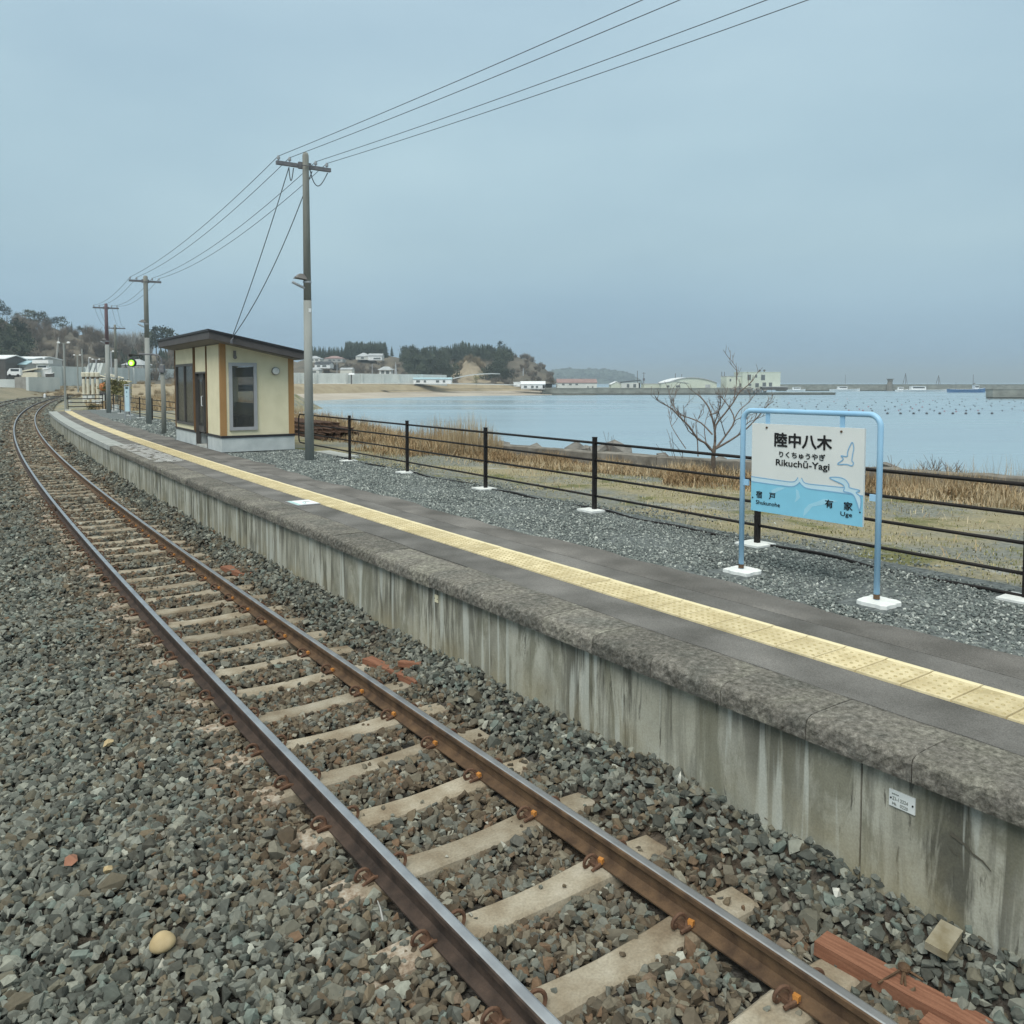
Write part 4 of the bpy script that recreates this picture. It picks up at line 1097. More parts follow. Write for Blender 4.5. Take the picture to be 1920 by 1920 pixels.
mb.add(vs, [(0, 1, 2, 3), (4, 7, 6, 5), (0, 4, 5, 1), (1, 5, 6, 2), (2, 6, 7, 3), (3, 7, 4, 0)]); mb.build('roof_sheet', M['roof_edge'], rf)
mb = MB(); vs = [(b0 + .05, a0 + .05, rz(a0) - .245), (b1 - .05, a0 + .05, rz(a0) - .245), (b1 - .05, a1 - .05, rz(a1) - .238), (b0 + .05, a1 - .05, rz(a1) - .238)]
mb.add(vs, [(0, 1, 2, 3)]); mb.build('soffit', M['soffit'], rf)
# round lamp, service bracket
mb = MB(); mb.tube([(.0, 1.42, 2.11), (.05, 1.42, 2.11)], .105, 18); lp = mb.build('wall_lamp', M['soffit'], shel, smooth=False)
mb = MB(); mb.sphere((.055, 1.42, 2.11), .095, 16, 8, 0, (.45, 1, 1)); mb.build('lamp_cover', M['lampwhite'], lp, smooth=True)
mb = MB(); mb.tube([(.56, .18, 2.98), (.62, .16, 2.92), (.62, .12, 2.86)], .018, 6); mb.box((.62, .12, 2.83), (.05, .05, .09)); mb.build('cable_bracket', M['arm'], shel)
mb = MB(); mb.box((.02, .36, 2.56), (.05, .06, .14)); mb.sphere((.05, .36, 2.46), .05, 8, 6); mb.build('sensor', M['soffit'], shel)

# ================================================================== UTILITY POLES AND WIRES
def cross_arm(root, z, half, t, m='arm', depth=.10, thick=.085, insul=(-.72, -.40, .32, .64)):
    mb = MB(); mb.box((0, .12, z), (half * 2, depth * .8, thick)); a = mb.build('cross_arm', M[m], root)
    mb = MB(); mb.box((0, .07, z), (.30, .07, .15)); mb.tube([(-.15, -.1, z - .03), (.15, -.1, z - .03)], .012, 6); mb.build('bracket', M['arm'], a)
    for x in insul:
        mb = MB(); mb.tube([(x, .12, z + .04), (x, .12, z + .075), (x, .12, z + .08), (x, .12, z + .13), (x, .12, z + .135), (x, .12, z + .165)], [.012, .012, .036, .040, .026, .022], 10); mb.build('insulator', M['insul'], a)
    return a
def pole_lamp(root, z, side):
    mb = MB(); x = side
    mb.tube([(x * .06, 0, z + .02), (x * .30, 0, z + .05)], .018, 6); l = mb.build('lamp_arm', M['arm'], root)
    mb = MB(); mb.add([(x * .02, -.10, z), (x * .30, -.13, z + .03), (x * .30, .13, z + .03), (x * .02, .10, z), (x * .10, -.07, z + .13), (x * .20, -.07, z + .13), (x * .20, .07, z + .13), (x * .10, .07, z + .13)],
                       [(0, 1, 2, 3), (4, 5, 6, 7), (0, 1, 5, 4), (1, 2, 6, 5), (2, 3, 7, 6), (3, 0, 4, 7)]); mb.build('lamp_shade', M['soffit'], l)
    mb = MB(); mb.tube([(x * .34, .06, z - .06), (x * .20, 0, z - .14), (x * .05, -.02, z - .20)], .030, 8); mb.build('lamp_tube', M['insul'], l)
POLES = []
def utility_pole(label, s, d, ztop, zarm, r0, r1, half, lampz, mats=('pole', 'pole_dark'), zc=4.6, group='utility poles along the platform'):
    x, y, _ = T(s, d); t = TH(s)
    r = thing('utility_pole', label, 'utility pole', (x, y, ZP - .05), t, group)
    H = ztop - ZP + .05
    mb = MB(); mb.tube([(0, 0, 0), (0, 0, zc - ZP)], [r0, r0 * .86], 16); mb.build('concrete_shaft', M[mats[0]], r, smooth=True)
    mb = MB(); mb.tube([(0, 0, zc - ZP + .001), (0, 0, H - .06), (0, 0, H)], [r0 * .84, r1, r1 * .72], 14); mb.build('upper_shaft', M[mats[1]], r, smooth=True)
    ins = tuple(half * q for q in (-.92, -.52, .44, .86))
    cross_arm(r, zarm - ZP + .05, half, t, insul=ins)
    if lampz:
        pole_lamp(r, lampz - ZP + .05, -1)
        mb = MB(); mb.tube([(0, 0, lampz - ZP - .02), (0, 0, lampz - ZP + .02)], r0 * .88 + .006, 14); mb.build('band', M['insul'], r)
    ws = []
    for q in ins:
        px_ = Matrix.Rotation(t, 4, 'Z') @ Vector((q, .12, zarm - ZP + .05 + .15)) + Vector((x, y, ZP - .05)); ws.append(px_)
    POLES.append(ws); return r
p1 = utility_pole('tall utility pole with cross arm and lamp standing beside the shelter, nearest to the sign', 14.14, 4.64, 7.97, 7.68, .107, .072, .655, 5.03)
utility_pole('utility pole with pale shaft behind the wooden signal post', 34.24, 4.39, 7.23, 7.0, .118, .092, .65, 5.2)
utility_pole('utility pole with purplish top near the far end of the platform', 49.97, 4.32, 7.28, 7.02, .135, .09, .70, 5.1, mats=('pole', 'pole_red'), zc=4.9)
mb = MB(); mb.box((.02, -.085, 3.55), (.06, .02, .09)); mb.build('number_plate', M['white'], p1)
# poles beyond the platform, out of frame toward the camera side
utility_pole('utility pole out of view beside the near end of the fence', -7.0, 7.95, 8.25, 8.0, .14, .09, 1.10, None)
utility_pole('utility pole on the grass beyond the platform end', 72.0, 6.5, 7.4, 7.1, .14, .09, .8, None)
names = ['outer', 'inner', 'inner', 'outer']
order = [POLES[3], POLES[0], POLES[1], POLES[2], POLES[4]]
for i in range(4):
    for a in range(4):
        A, B = order[a][i], order[a + 1][i]
        sag = (.12, .28, .25, .3)[a] * (1 + .15 * i)
        pts_ = [A.lerp(B, k / 16) + Vector((0, 0, -sag * 4 * (k / 16) * (1 - k / 16))) for k in range(17)]
        mb = MB(); mb.tube(pts_, .0065 if a == 0 else .0075, 5)
        wl = {0: 'overhead wire running from the tall utility pole out over the sign', 1: 'overhead wire from the tall utility pole over the shelter to the next pole',
              2: 'overhead wire between the pole behind the signal post and the purplish pole', 3: 'overhead wire from the purplish pole off past the platform end'}[a]
        wl = ('track-side outer ', 'track-side inner ', 'sea-side inner ', 'sea-side outer ')[i] + wl
        tag(mb.build('overhead_wire', M['wire'], smooth=True), wl, 'wire', 'overhead wires, span %s' % ('near', 'shelter', 'far', 'last')[a])
# service drop to the shelter roof
SB = Matrix.Rotation(shel.rotation_euler[2], 4, 'Z') @ Vector((.60, .14, 2.92)) + NC
for off_, sag, lab in ((-.36, .10, 'slack service wire dropping from the left of the cross arm to the shelter roof'), (.20, .35, 'slack service wire dropping from the right of the cross arm to the shelter roof')):
    t1_ = TH(14.14); A = Matrix.Rotation(t1_, 4, 'Z') @ Vector((off_, .12, 7.60 - ZP)) + Vector(T(14.14, 4.64, ZP))
    pts_ = [A.lerp(SB, k / 14) + Vector((0, 0, -sag * 4 * (k / 14) * (1 - k / 14))) for k in range(15)]
    mb = MB(); mb.tube(pts_, .011, 5); tag(mb.build('service_wire', M['wire'], smooth=True), lab, 'wire')
# loops of wire hanging under the arm
t1_ = TH(14.14); O1 = Vector(T(14.14, 4.64, ZP)); R1 = Matrix.Rotation(t1_, 4, 'Z')
for x0, x1, dz in ((-.36, -.25, .30), (.15, .58, .34)):
    pts_ = [(x0 + (x1 - x0) * k / 10, .12, 6.84 - dz * math.sin(PI * (k / 10) ** .8)) for k in range(11)]
    mb = MB(); mb.tube(pts_, .012, 5); mb.build('jumper_wire', M['wire'], p1)

# signal: wooden post, bracket arm and lit green lamp
x, y, _ = T(26.59, 3.71); sg = thing('signal_post', 'wooden post with bracket arm carrying a lit green signal lamp', 'signal', (x, y, ZP), 0)
mb = MB(); mb.tube([(0, 0, -.05), (.01, 0, 1.2), (-.02, 0, 2.44)], [.085, .078, .068], 10); mb.build('wooden_post', M['pole_dark'], sg, smooth=True)
mb = MB(); mb.box((0, -.05, 2.28), (.17, .15, .26)); mb.build('junction_box', M['arm'], sg)
mb = MB(); mb.tube([(0, -.03, 2.3), (-.03, -.03, 2.62), (-.10, -.03, 2.74), (-.30, -.03, 2.79), (-.80, -.03, 2.80)], .028, 8); mb.tube([(0, -.03, 2.38), (-.16, -.03, 2.56), (-.22, -.03, 2.76)], .016, 6); mb.build('bracket_arm', M['arm'], sg)
mb = MB(); mb.tube([(-.80, -.03, 2.76), (-1.05, -.03, 2.77), (-1.10, -.03, 2.72)], .022, 6); mb.tube([(-1.16, -.03, 2.76), (-1.05, -.03, 2.76)], .05, 8)
mb.tube([(-.75 + .05 * math.cos(a), -.03, 2.70 + .05 * math.sin(a)) for a in np.linspace(0, 2 * PI, 13)], .012, 5); mb.build('hanger', M['black'], sg)
mb = MB(); mb.tube([(-1.09, -.02, 2.49), (-1.09, .10, 2.49)], .135, 14); sh = mb.build('lamp_housing', M['black'], sg)
mb = MB(); mb.sphere((-1.09, -.03, 2.49), .105, 14, 8, 0, (1, .35, 1)); mb.build('lens', M['signal_green'], sh, smooth=True)
mb = MB(); mb.sphere((-1.09, -.062, 2.47), .062, 10, 6, 0, (1, .3, 1)); mb.build('lamp_core', M['signal_core'], sh, smooth=True)
# narrow blue station sign
x, y, _ = T(38.6, 4.08); bs = thing('narrow_sign', 'tall narrow pale blue sign on two thin white posts', 'station sign', (x, y, ZP), TH(38.6) - 1.05)
mb = MB(); mb.box((0, 0, 1.0), (.30, .03, 1.20)); bd = mb.build('sign_panel', mat('fading_blue_panel', (.42, .58, .66), (.52, .68, .74), rough=.5, scale=2), bs)
for xx in (-.19, .19):
    mb = MB(); mb.tube([(xx, 0, 0), (xx, 0, 1.68)], .022, 8); mb.build('post', M['insul'], bs)
mb = MB(); mb.tube([(-.19, 0, 1.68), (.19, 0, 1.68)], .022, 8); mb.build('crossbar', M['insul'], bs)
mb = MB(); mb.box((0, -.018, 1.53), (.19, .012, .10)); mb.build('header_mark', mat('dark_header', (.07, .10, .12), rough=.6), bd)
mb = MB(); mb.box((-.01, -.018, 1.33), (.06, .012, .08)); mb.box((0, -.018, 1.12), (.05, .012, .05)); mb.build('lettering', mat('blue_lettering', (.14, .22, .32), rough=.6), bd)

# ================================================================== STACK OF RAILS BEHIND THE FENCE
b0_ = Vector((-6.35, 27.6, .60)); t_ = TH(22); fw = Vector((-math.sin(t_), math.cos(t_), 0)); rt = Vector((math.cos(t_), math.sin(t_), 0))
def rail_mesh():
    mb = MB(); n = len(RAILP)
    vs = [(d, 0, z + .153) for d, z in RAILP] + [(d, 7.0, z + .153) for d, z in RAILP]
    mb.add(vs, [(j, (j + 1) % n, n + (j + 1) % n, n + j) for j in range(n)] + [tuple(range(n)), tuple(range(2 * n - 1, n - 1, -1))]); return mb
rm = None
M['stackrust'] = mat('dark_rusty_steel', (.055, .033, .024), (.12, .068, .042), rough=.9, scale=8)
rr = random.Random(3)
for layer in range(4):
    for i in range((9, 10, 9, 7)[layer]):
        p = b0_ + rt * (i * .148 + .03 * (layer % 2)) + fw * (rr.uniform(-.5, .3) + (0, .1, .3, .9)[layer]) + Vector((0, 0, layer * .157 + .01))
        if rm is None: o = rail_mesh().build('stacked_rail', M['stackrust']); rm = o.data
        else: o = link('stacked_rail', rm)
        o.location = p; o.rotation_euler = (0, 0, t_)
        tag(o, 'rusty rail in the stack lying behind the fence beside the shelter', 'rail', 'stacked rusty rails')
mb = MB()
for k in (.6, 3.0, 5.5): mb.box(b0_ + fw * k + rt * .7 + Vector((0, 0, -.06)), (1.7, .14, .14), t_)
tag(mb.build('timber_bearer', M['wood']), 'timber bearers lying under the stack of rusty rails', 'timber')
# pale concrete slab strip behind the pole
mb = MB()
for k in range(3):
    a, b = 16.3 - k * .66, 16.3 - k * .66 - .64
    c = Vector(T((a + b) / 2, 5.78, .775)); mb2 = MB(); mb2.box((0, 0, 0), (.42, .62, .07)); o = mb2.build('kerb_slab', M['concrete'])
    o.location = c; o.rotation_euler = (0, 0, TH(15)); tag(o, 'pale concrete slab behind the tall utility pole, %s of three from the left' % ORD[k], 'slab', 'slabs behind the pole')

# ================================================================== LOOSE THINGS ON THE BALLAST
def board(label, a, b, w, h, z, name='plank'):
    A = Vector(T(*a)); B = Vector(T(*b)); c = (A + B) / 2; L_ = (B - A).length
    mb = MB(); n = 6; vs = []
    rr = random.Random(int(L_ * 1000))
    for i in range(n + 1):
        x = -L_ / 2 + L_ * i / n
        for yy, zz in ((-w / 2, 0), (w / 2, 0), (w / 2, h), (-w / 2, h)): vs.append((x, yy + rr.uniform(-.004, .004), zz + rr.uniform(-.003, .003)))
    fs = [(i * 4 + j, i * 4 + (j + 1) % 4, (i + 1) * 4 + (j + 1) % 4, (i + 1) * 4 + j) for i in range(n) for j in range(4)] + [(0, 1, 2, 3), (n * 4 + 3, n * 4 + 2, n * 4 + 1, n * 4)]
    mb.add(vs, fs); o = mb.build(name, M['plank'])
    o.location = (c.x, c.y, z); o.rotation_euler = (0, RND.uniform(-.02, .02), math.atan2(B.y - A.y, B.x - A.x))
    return tag(o, label, 'plank')
board('long red-brown plank lying across sleeper ends in the lower right, rusty spikes on it', (-2.42, .93), (-3.75, 1.06), .125, .07, -.172)
board('short red-brown plank stub beside the long one at the bottom right corner', (-2.98, .86), (-3.5, .90), .10, .06, -.178)
board('red-brown plank lying on the ballast below the small square plate', (2.75, .93), (1.88, 1.06), .12, .055, -.165)
board('small broken red-brown board leaning toward the wall next to the middle plank', (2.25, 1.03), (2.05, 1.22), .07, .05, -.08)
board('short weathered red board far along the wall side ballast', (7.7, .92), (7.0, 1.05), .15, .06, -.15)
# spikes lying on the long plank
mb = MB()
P0 = Vector(T(-2.80, 1.02, -.07))
for a, l in ((.5, .16), (1.2, .12), (1.35, .13), (2.3, .10)):
    d = Vector((-math.cos(a), -math.sin(a) * .6, -.25)) * l
    mb.tube([P0, P0 + d], .006, 5)
mb.sphere(P0, .030, 8, 6, 0, (1, 1, .7)); tag(mb.build('rail_spikes', M['rust']), 'rusty spike cluster resting on the long red-brown plank', 'spike')
def cobble(label, s, d, r, m, sq, z, name='stone', seed=1, sharp=False):
    rr = random.Random(seed); bm = bmesh.new()
    if sharp:
        for i in range(14):
            q = Vector((rr.gauss(0, 1), rr.gauss(0, 1), rr.gauss(0, 1))).normalized() * r * rr.uniform(.75, 1.05); bm.verts.new((q.x * sq[0], q.y * sq[1], q.z * sq[2]))
        bmesh.ops.convex_hull(bm, input=bm.verts)
    else:
        bmesh.ops.create_icosphere(bm, subdivisions=3, radius=r)
        for v in bm.verts:
            k = 1 + .10 * math.sin(v.co.x * 40 + seed) * math.cos(v.co.y * 33) + .06 * math.sin(v.co.z * 60 + seed)
            v.co = Vector((v.co.x * sq[0], v.co.y * sq[1], v.co.z * sq[2])) * k
    me = bpy.data.meshes.new(name); bm.to_mesh(me); bm.free(); me.materials.append(M[m])
    if not sharp: me.polygons.foreach_set('use_smooth', [True] * len(me.polygons))
    o = link(name, me, None, T(s, d, z), rr.uniform(0, 3)); return tag(o, label, 'stone')
cobble('big rounded tan cobble among the grey ballast at lower left', -.61, -1.74, .058, 'tan', (1.05, .9, .8), -.07, seed=3)
cobble('reddish angular stone in the ballast left of the sleepers', .45, -2.0, .055, 'redstone', (1.2, .8, .6), -.09, seed=5, sharp=True)
cobble('orange-brown stone in the ballast beside the left sleeper ends', 2.0, -1.56, .042, 'tan', (1.3, .9, .8), -.08, seed=8, sharp=True)
cobble('small ochre stone next to the reddish angular stone', .20, -1.85, .038, 'tan', (1, .8, .9), -.08, seed=9, sharp=True)
cobble('pale squarish stone at the foot of the platform wall', -2.35, 1.18, .035, 'chalk', (1.1, .9, .7), .0, seed=21, sharp=True)
cobble('long white chip standing at the foot of the wall', -1.15, 1.28, .045, 'chalk', (.35, .4, 1.3), .10, seed=13, sharp=True)
mb = MB(); mb.box((0, 0, 0), (.19, .10, .04)); o = mb.build('concrete_block', mat('stained_block', (.20, .165, .095), (.36, .33, .25), rough=.95, scale=14))
o.location = T(-2.88, 1.22, .03); o.rotation_euler = (.08, -.12, TH(0) + .12); tag(o, 'stained concrete block tilted against the platform wall', 'concrete block')
for i, (s, d, l, a) in enumerate(((3.2, -2.75, .22, .7), (2.4, -2.62, .20, .6), (4.4, -2.9, .18, .9), (-1.05, -.78, .16, 1.9))):
    p = Vector(T(s, d, -.10)); dv = Vector((math.cos(a), math.sin(a), .05)) * l
    mb = MB(); mb.tube([p, p + dv * .5 + Vector((0, 0, .015)), p + dv], [.006, .005, .003], 5)
    tag(mb.build('dry_stick', M['pale_bark']), ('pale dry stick on the ballast at the left edge', 'second pale dry stick on the ballast near the left edge', 'thin dry stick far back on the left ballast', 'dry stick against the left rail near the bottom')[i], 'stick')

# ================================================================== SCATTERED STONES (uncountable ballast and gravel)
def stone_templates(n, seed, m, flat=.72):
    c = bpy.data.collections.new('stone_kinds'); rr = random.Random(seed)
    for i in range(n):
        bm = bmesh.new()
        sq = (rr.uniform(1.05, 1.3), rr.uniform(.72, 1.0), rr.uniform(.55, .85) * flat / .72)
        for k in range(rr.randint(11, 15)):
            q = Vector((rr.gauss(0, 1), rr.gauss(0, 1), rr.gauss(0, 1))).normalized() * rr.uniform(.82, 1.08)
            bm.verts.new((q.x * sq[0], q.y * sq[1], q.z * sq[2]))
        bmesh.ops.convex_hull(bm, input=bm.verts)
        for v in [v for v in bm.verts if not v.link_faces]: bm.verts.remove(v)
        me = bpy.data.meshes.new('stone'); bm.to_mesh(me); bm.free(); me.materials.append(m)
        c.objects.link(bpy.data.objects.new('stone', me))
    return c
def scatter(name, pts, scl, rot, tint, pick, coll, nkinds, label=None):
    n = len(pts)
    me = bpy.data.meshes.new(name); me.vertices.add(n); me.vertices.foreach_set('co', np.asarray(pts, np.float32).ravel())
    def at(nm, ty, arr, key):
        a = me.attributes.new(nm, ty, 'POINT'); a.data.foreach_set(key, np.asarray(arr).ravel())
    at('scl', 'FLOAT', scl.astype(np.float32), 'value'); at('rot', 'FLOAT_VECTOR', rot.astype(np.float32), 'vector')
    at('tint', 'FLOAT', tint.astype(np.float32), 'value'); at('pick', 'FLOAT', pick.astype(np.float32), 'value')
    at('kindex', 'INT', NPR.integers(0, nkinds, n).astype(np.int32), 'value')
    me.update(); o = link(name, me)
    ng = bpy.data.node_groups.new('scatter_stones', 'GeometryNodeTree')
    ng.interface.new_socket('Geometry', in_out='INPUT', socket_type='NodeSocketGeometry')
    ng.interface.new_socket('Geometry', in_out='OUTPUT', socket_type='NodeSocketGeometry')
    N = ng.nodes.new; L = ng.links.new
    gi = N('NodeGroupInput'); go = N('NodeGroupOutput')
    ci = N('GeometryNodeCollectionInfo'); ci.inputs['Collection'].default_value = coll; ci.inputs['Separate Children'].default_value = True; ci.inputs['Reset Children'].default_value = True
    ip = N('GeometryNodeInstanceOnPoints'); ip.inputs['Pick Instance'].default_value = True
    def na(nm, ty):
        q = N('GeometryNodeInputNamedAttribute'); q.data_type = ty; q.inputs['Name'].default_value = nm
        return q.outputs['Attribute']
    L(gi.outputs[0], ip.inputs['Points']); L(ci.outputs[0], ip.inputs['Instance']); L(na('kindex', 'INT'), ip.inputs['Instance Index'])
    er = N('FunctionNodeEulerToRotation'); L(na('rot', 'FLOAT_VECTOR'), er.inputs[0]); L(er.outputs[0], ip.inputs['Rotation'])
    L(na('scl', 'FLOAT'), ip.inputs['Scale']); L(ip.outputs[0], go.inputs[0])
    md = o.modifiers.new('scatter', 'NODES'); md.node_group = ng
    return tag(o, label, None, None, 'stuff')
GREY = [(0, (0.090, 0.095, 0.082)), (.14, (0.149, 0.156, 0.134)), (.30, (0.066, 0.069, 0.059)), (.44, (0.187, 0.191, 0.161)), (.56, (0.104, 0.115, 0.099)), (.66, (0.149, 0.139, 0.104)), (.74, (0.118, 0.103, 0.074)), (.82, (0.214, 0.221, 0.190)), (.89, (0.160, 0.188, 0.164)), (.945, (0.272, 0.277, 0.230)), (.985, (0.391, 0.395, 0.335))]
BROWN = [(0, (0.109, 0.084, 0.057)), (.16, (0.158, 0.126, 0.085)), (.32, (0.081, 0.062, 0.042)), (.46, (0.180, 0.160, 0.119)), (.60, (0.120, 0.100, 0.073)), (.70, (0.162, 0.163, 0.138)), (.80, (0.167, 0.110, 0.070)), (.88, (0.101, 0.100, 0.086)), (.95, (0.262, 0.246, 0.196)), (.985, (0.361, 0.353, 0.301))]
M['ballast'] = attr_mat('ballast_stone', GREY, 'tint', 'INSTANCER', rough=.9, fine=.16, fscale=2.5, rand_stops=BROWN, spec=.22)
ST = stone_templates(14, 5, M['ballast'])
def sample_lane(s0, s1, d0, d1, dens):
    n = int((s1 - s0) * (d1 - d0) * dens)
    return NPR.uniform(s0, s1, n), NPR.uniform(d0, d1, n)
S1, D1 = [], []; R1_ = []
for s0, s1, d0, d1, dens, rad in ((-6, 3, -3.6, 1.36, 1250, .0285), (3, 8.5, -4.4, 1.36, 900, .029), (8.5, 16, -5.0, 1.36, 470, .033), (16, 30, -6.0, 1.36, 240, .041), (30, 62, -6.4, 1.6, 90, .058), (62, 110, -6.8, 1.8, 30, .085), (110, 165, -7.2, 1.8, 12, .12), (-9, -6, -3.6, 1.36, 350, .03)):
    a, b = sample_lane(s0, s1, d0, d1, dens); S1.append(a); D1.append(b)
    R1_.append(rad * np.exp(NPR.normal(0, .30, len(a))))
S1 = np.concatenate(S1); D1 = np.concatenate(D1); R1_ = np.concatenate(R1_)
# keep rails clear and sleepers mostly bare
kk = (S1 - .05) / .65; ph = np.abs(kk - np.round(kk)) * .65
on_sl = (ph < .098 + R1_ * .55) & (np.abs(D1) < .985 + R1_ * .4)
endpart = np.where(D1 < -.86, .85, np.where(D1 < -.66, .34, .02))
keep = ~on_sl | (NPR.random(len(S1)) < endpart * np.where(D1 > .8, 4, 1))
for r_ in (-.566, .566): keep &= np.abs(D1 - r_) > .045 + R1_ * .9
S1, D1, R1_, on_sl = S1[keep], D1[keep], R1_[keep], on_sl[keep]
small = on_sl; R1_ = np.where(small & (D1 > -.86), R1_ * .66, R1_)
X1, Y1 = TA(S1, D1)
Z1 = ballast_z(S1, D1) + NPR.uniform(-.014, .022, len(S1))
Z1 = np.where(on_sl, -.168 + R1_ * .45, Z1)
near_rail = (np.abs(np.abs(D1) - .566) < .12)
Z1 = np.where(near_rail & ~on_sl, np.minimum(Z1, -.178), Z1)
# rust-brown between and beside the rails, clean grey along the wall and the shoulder
pat = .5 + .5 * np.sin(S1 * 2.1 + 3 * np.sin(D1 * 2.3)) * np.cos(D1 * 3.7 + S1 * .7)
tint = np.interp(D1, [-2.6, -1.9, -1.3, -.8, .7, .95, 1.1, 1.36], [.0, .03, .22, .74, .82, .60, .12, .02])
tint = np.clip(tint + (pat - .5) * np.interp(D1, [-2, -1], [.30, .55]), 0, 1)
tint = np.where(NPR.random(len(tint)) < .55, np.round(tint + NPR.uniform(-.45, .45, len(tint))), tint); tint = np.clip(tint, 0, 1)
rot = NPR.uniform(0, 2 * PI, (len(S1), 3)); rot[:, :2] = NPR.normal(0, .55, (len(S1), 2))
scatter('track_ballast', np.c_[X1, Y1, Z1], R1_, rot, tint, NPR.random(len(S1)), ST, 14, 'crushed stone ballast, grey on the shoulders and rusty brown between the rails')
# platform gravel
PG = [(0, (.135, .152, .146)), (.2, (.195, .218, .205)), (.4, (.105, .118, .115)), (.55, (.26, .28, .26)), (.70, (.165, .188, .178)), (.84, (.34, .36, .335)), (.95, (.50, .52, .48))]
M['gravel'] = attr_mat('gravel_stone', PG, 'tint', 'INSTANCER', rough=.9, fine=.08, fscale=3, rand_stops=PG, spec=.2)
GT = stone_templates(8, 9, M['gravel'])
S2, D2, R2 = [], [], []
for s0, s1, dens, rad in ((-6, 4, 1500, .0125), (4, 10, 950, .0155), (10, 17, 520, .020), (24, 40, 120, .035)):
    a, b = sample_lane(s0, s1, 3.15, 7.2, dens); S2.append(a); D2.append(b); R2.append(rad * np.exp(NPR.normal(0, .28, len(a))))
S2 = np.concatenate(S2); D2 = np.concatenate(D2); R2 = np.concatenate(R2)
ed = np.array([wav(s) for s in S2]); fe = np.interp(S2, [-7, 0, 13, 16], [5.0, 5.2, 5.45, 5.5])
keep = (D2 > ed + .01 + NPR.exponential(.02, len(S2)) - .02) & ((D2 < fe + NPR.normal(0, .06, len(S2))) | (NPR.random(len(S2)) < .42 * np.exp(-np.maximum(D2 - fe, 0) / .55) * (.5 + .5 * np.sin(S2 * 1.7 + D2 * 2.3) > .35)))
# leave the footings clear
for s_, d_ in main_posts + [(.47, 3.84), (-.95, 3.84), (14.14, 4.64)]:
    keep &= (np.abs(S2 - s_) > .23) | (np.abs(D2 - d_ + .05) > .21)
S2, D2, R2 = S2[keep], D2[keep], R2[keep]
X2, Y2 = TA(S2, D2); rot = NPR.uniform(0, 2 * PI, (len(S2), 3)); rot[:, :2] = NPR.normal(0, .5, (len(S2), 2))
scatter('platform_gravel', np.c_[X2, Y2, np.interp(D2, [5.3, 5.8, 8], [.797, .765, .70]) + NPR.uniform(-.004, .008, len(S2)) + .010 * np.sin(S2 * 2.2) * np.cos(D2 * 3)], R2, rot, np.zeros(len(S2)), NPR.random(len(S2)), GT, 8, 'blue-grey gravel covering the platform behind the asphalt')

# ================================================================== GRASS BLADES
def blades(name, P, h, w, lean, az, tint, m, label=None, kind='stuff', cat=None, curl=.5):
    n = len(P); P = np.asarray(P)
    dx, dy = np.cos(az), np.sin(az); sx, sy = -dy, dx
    w = np.broadcast_to(w, (n,)); V = np.zeros((n, 5, 3))
    l1 = np.sin(lean * curl) * h * .55; z1 = np.cos(lean * curl) * h * .55
    l2 = l1 + np.sin(lean) * h * .45; z2 = z1 + np.cos(np.minimum(lean, 2.2)) * h * .45
    for i, (k, l, z) in enumerate(((-.5, 0, 0), (.5, 0, 0), (-.38, l1, z1), (.38, l1, z1), (0, l2, z2))):
        V[:, i, 0] = P[:, 0] + sx * w * k + dx * l; V[:, i, 1] = P[:, 1] + sy * w * k + dy * l; V[:, i, 2] = P[:, 2] + z - (.01 if i < 2 else 0)
    me = bpy.data.meshes.new(name)
    me.vertices.add(n * 5); me.vertices.foreach_set('co', V.ravel())
    b = np.arange(n)[:, None] * 5
    lp = np.concatenate([b + np.array([[0, 1, 3, 2]]), b + np.array([[2, 3, 4]])], 1).ravel()
    me.loops.add(n * 7); me.loops.foreach_set('vertex_index', lp.astype(np.int32))
    me.polygons.add(n * 2)
    st = np.empty((n, 2), np.int32); st[:, 0] = np.arange(n) * 7; st[:, 1] = np.arange(n) * 7 + 4
    me.polygons.foreach_set('loop_start', st.ravel())
    a = me.attributes.new('tint', 'FLOAT', 'POINT'); a.data.foreach_set('value', np.repeat(tint, 5).astype(np.float32))
    me.materials.append(m); me.update(calc_edges=True); me.validate()
    o = link(name, me); return tag(o, label, cat, None, kind)
STRAW = [(0, (.19, .125, .062)), (.2, (.30, .20, .105)), (.45, (.39, .285, .16)), (.7, (.46, .37, .235)), (.88, (.52, .45, .32)), (1, (.22, .18, .11))]
MOSS = [(0, (.12, .135, .045)), (.3, (.19, .19, .07)), (.55, (.30, .27, .12)), (.8, (.42, .36, .19)), (1, (.48, .43, .28))]
M['straw'] = attr_mat('dry_straw', STRAW, 'tint', rough=.9, fine=.05)
M['moss'] = attr_mat('short_turf', MOSS, 'tint', rough=.95, fine=.05)
# short turf tufts on the field
n = 26000
s_ = NPR.uniform(-7, 17, n); d_ = 5.35 + NPR.random(n) ** 1.0 * 5.5
pt = .5 + .5 * np.sin(s_ * .9 + 2 * np.sin(d_ * 1.1)) * np.cos(d_ * 1.9 + s_ * .4) + NPR.normal(0, .16, n)
cs = np.array([coast(a) for a in s_]); kp = (d_ < cs - 1.0) & (pt > .42)
s_, d_, pt = s_[kp], d_[kp], pt[kp]; x_, y_ = TA(s_, d_)
z_ = np.array([float(field_z(a, np.array([b]))[0]) for a, b in zip(s_, d_)])
blades('short_turf', np.c_[x_, y_, z_], NPR.uniform(.018, .05, len(s_)), .011, NPR.uniform(.7, 1.5, len(s_)), NPR.uniform(0, 2 * PI, len(s_)), np.clip(NPR.normal(.55, .26, len(s_)) - .25 * (pt > .8), 0, 1), M['moss'], 'short mossy turf and straw on the strip behind the fence')
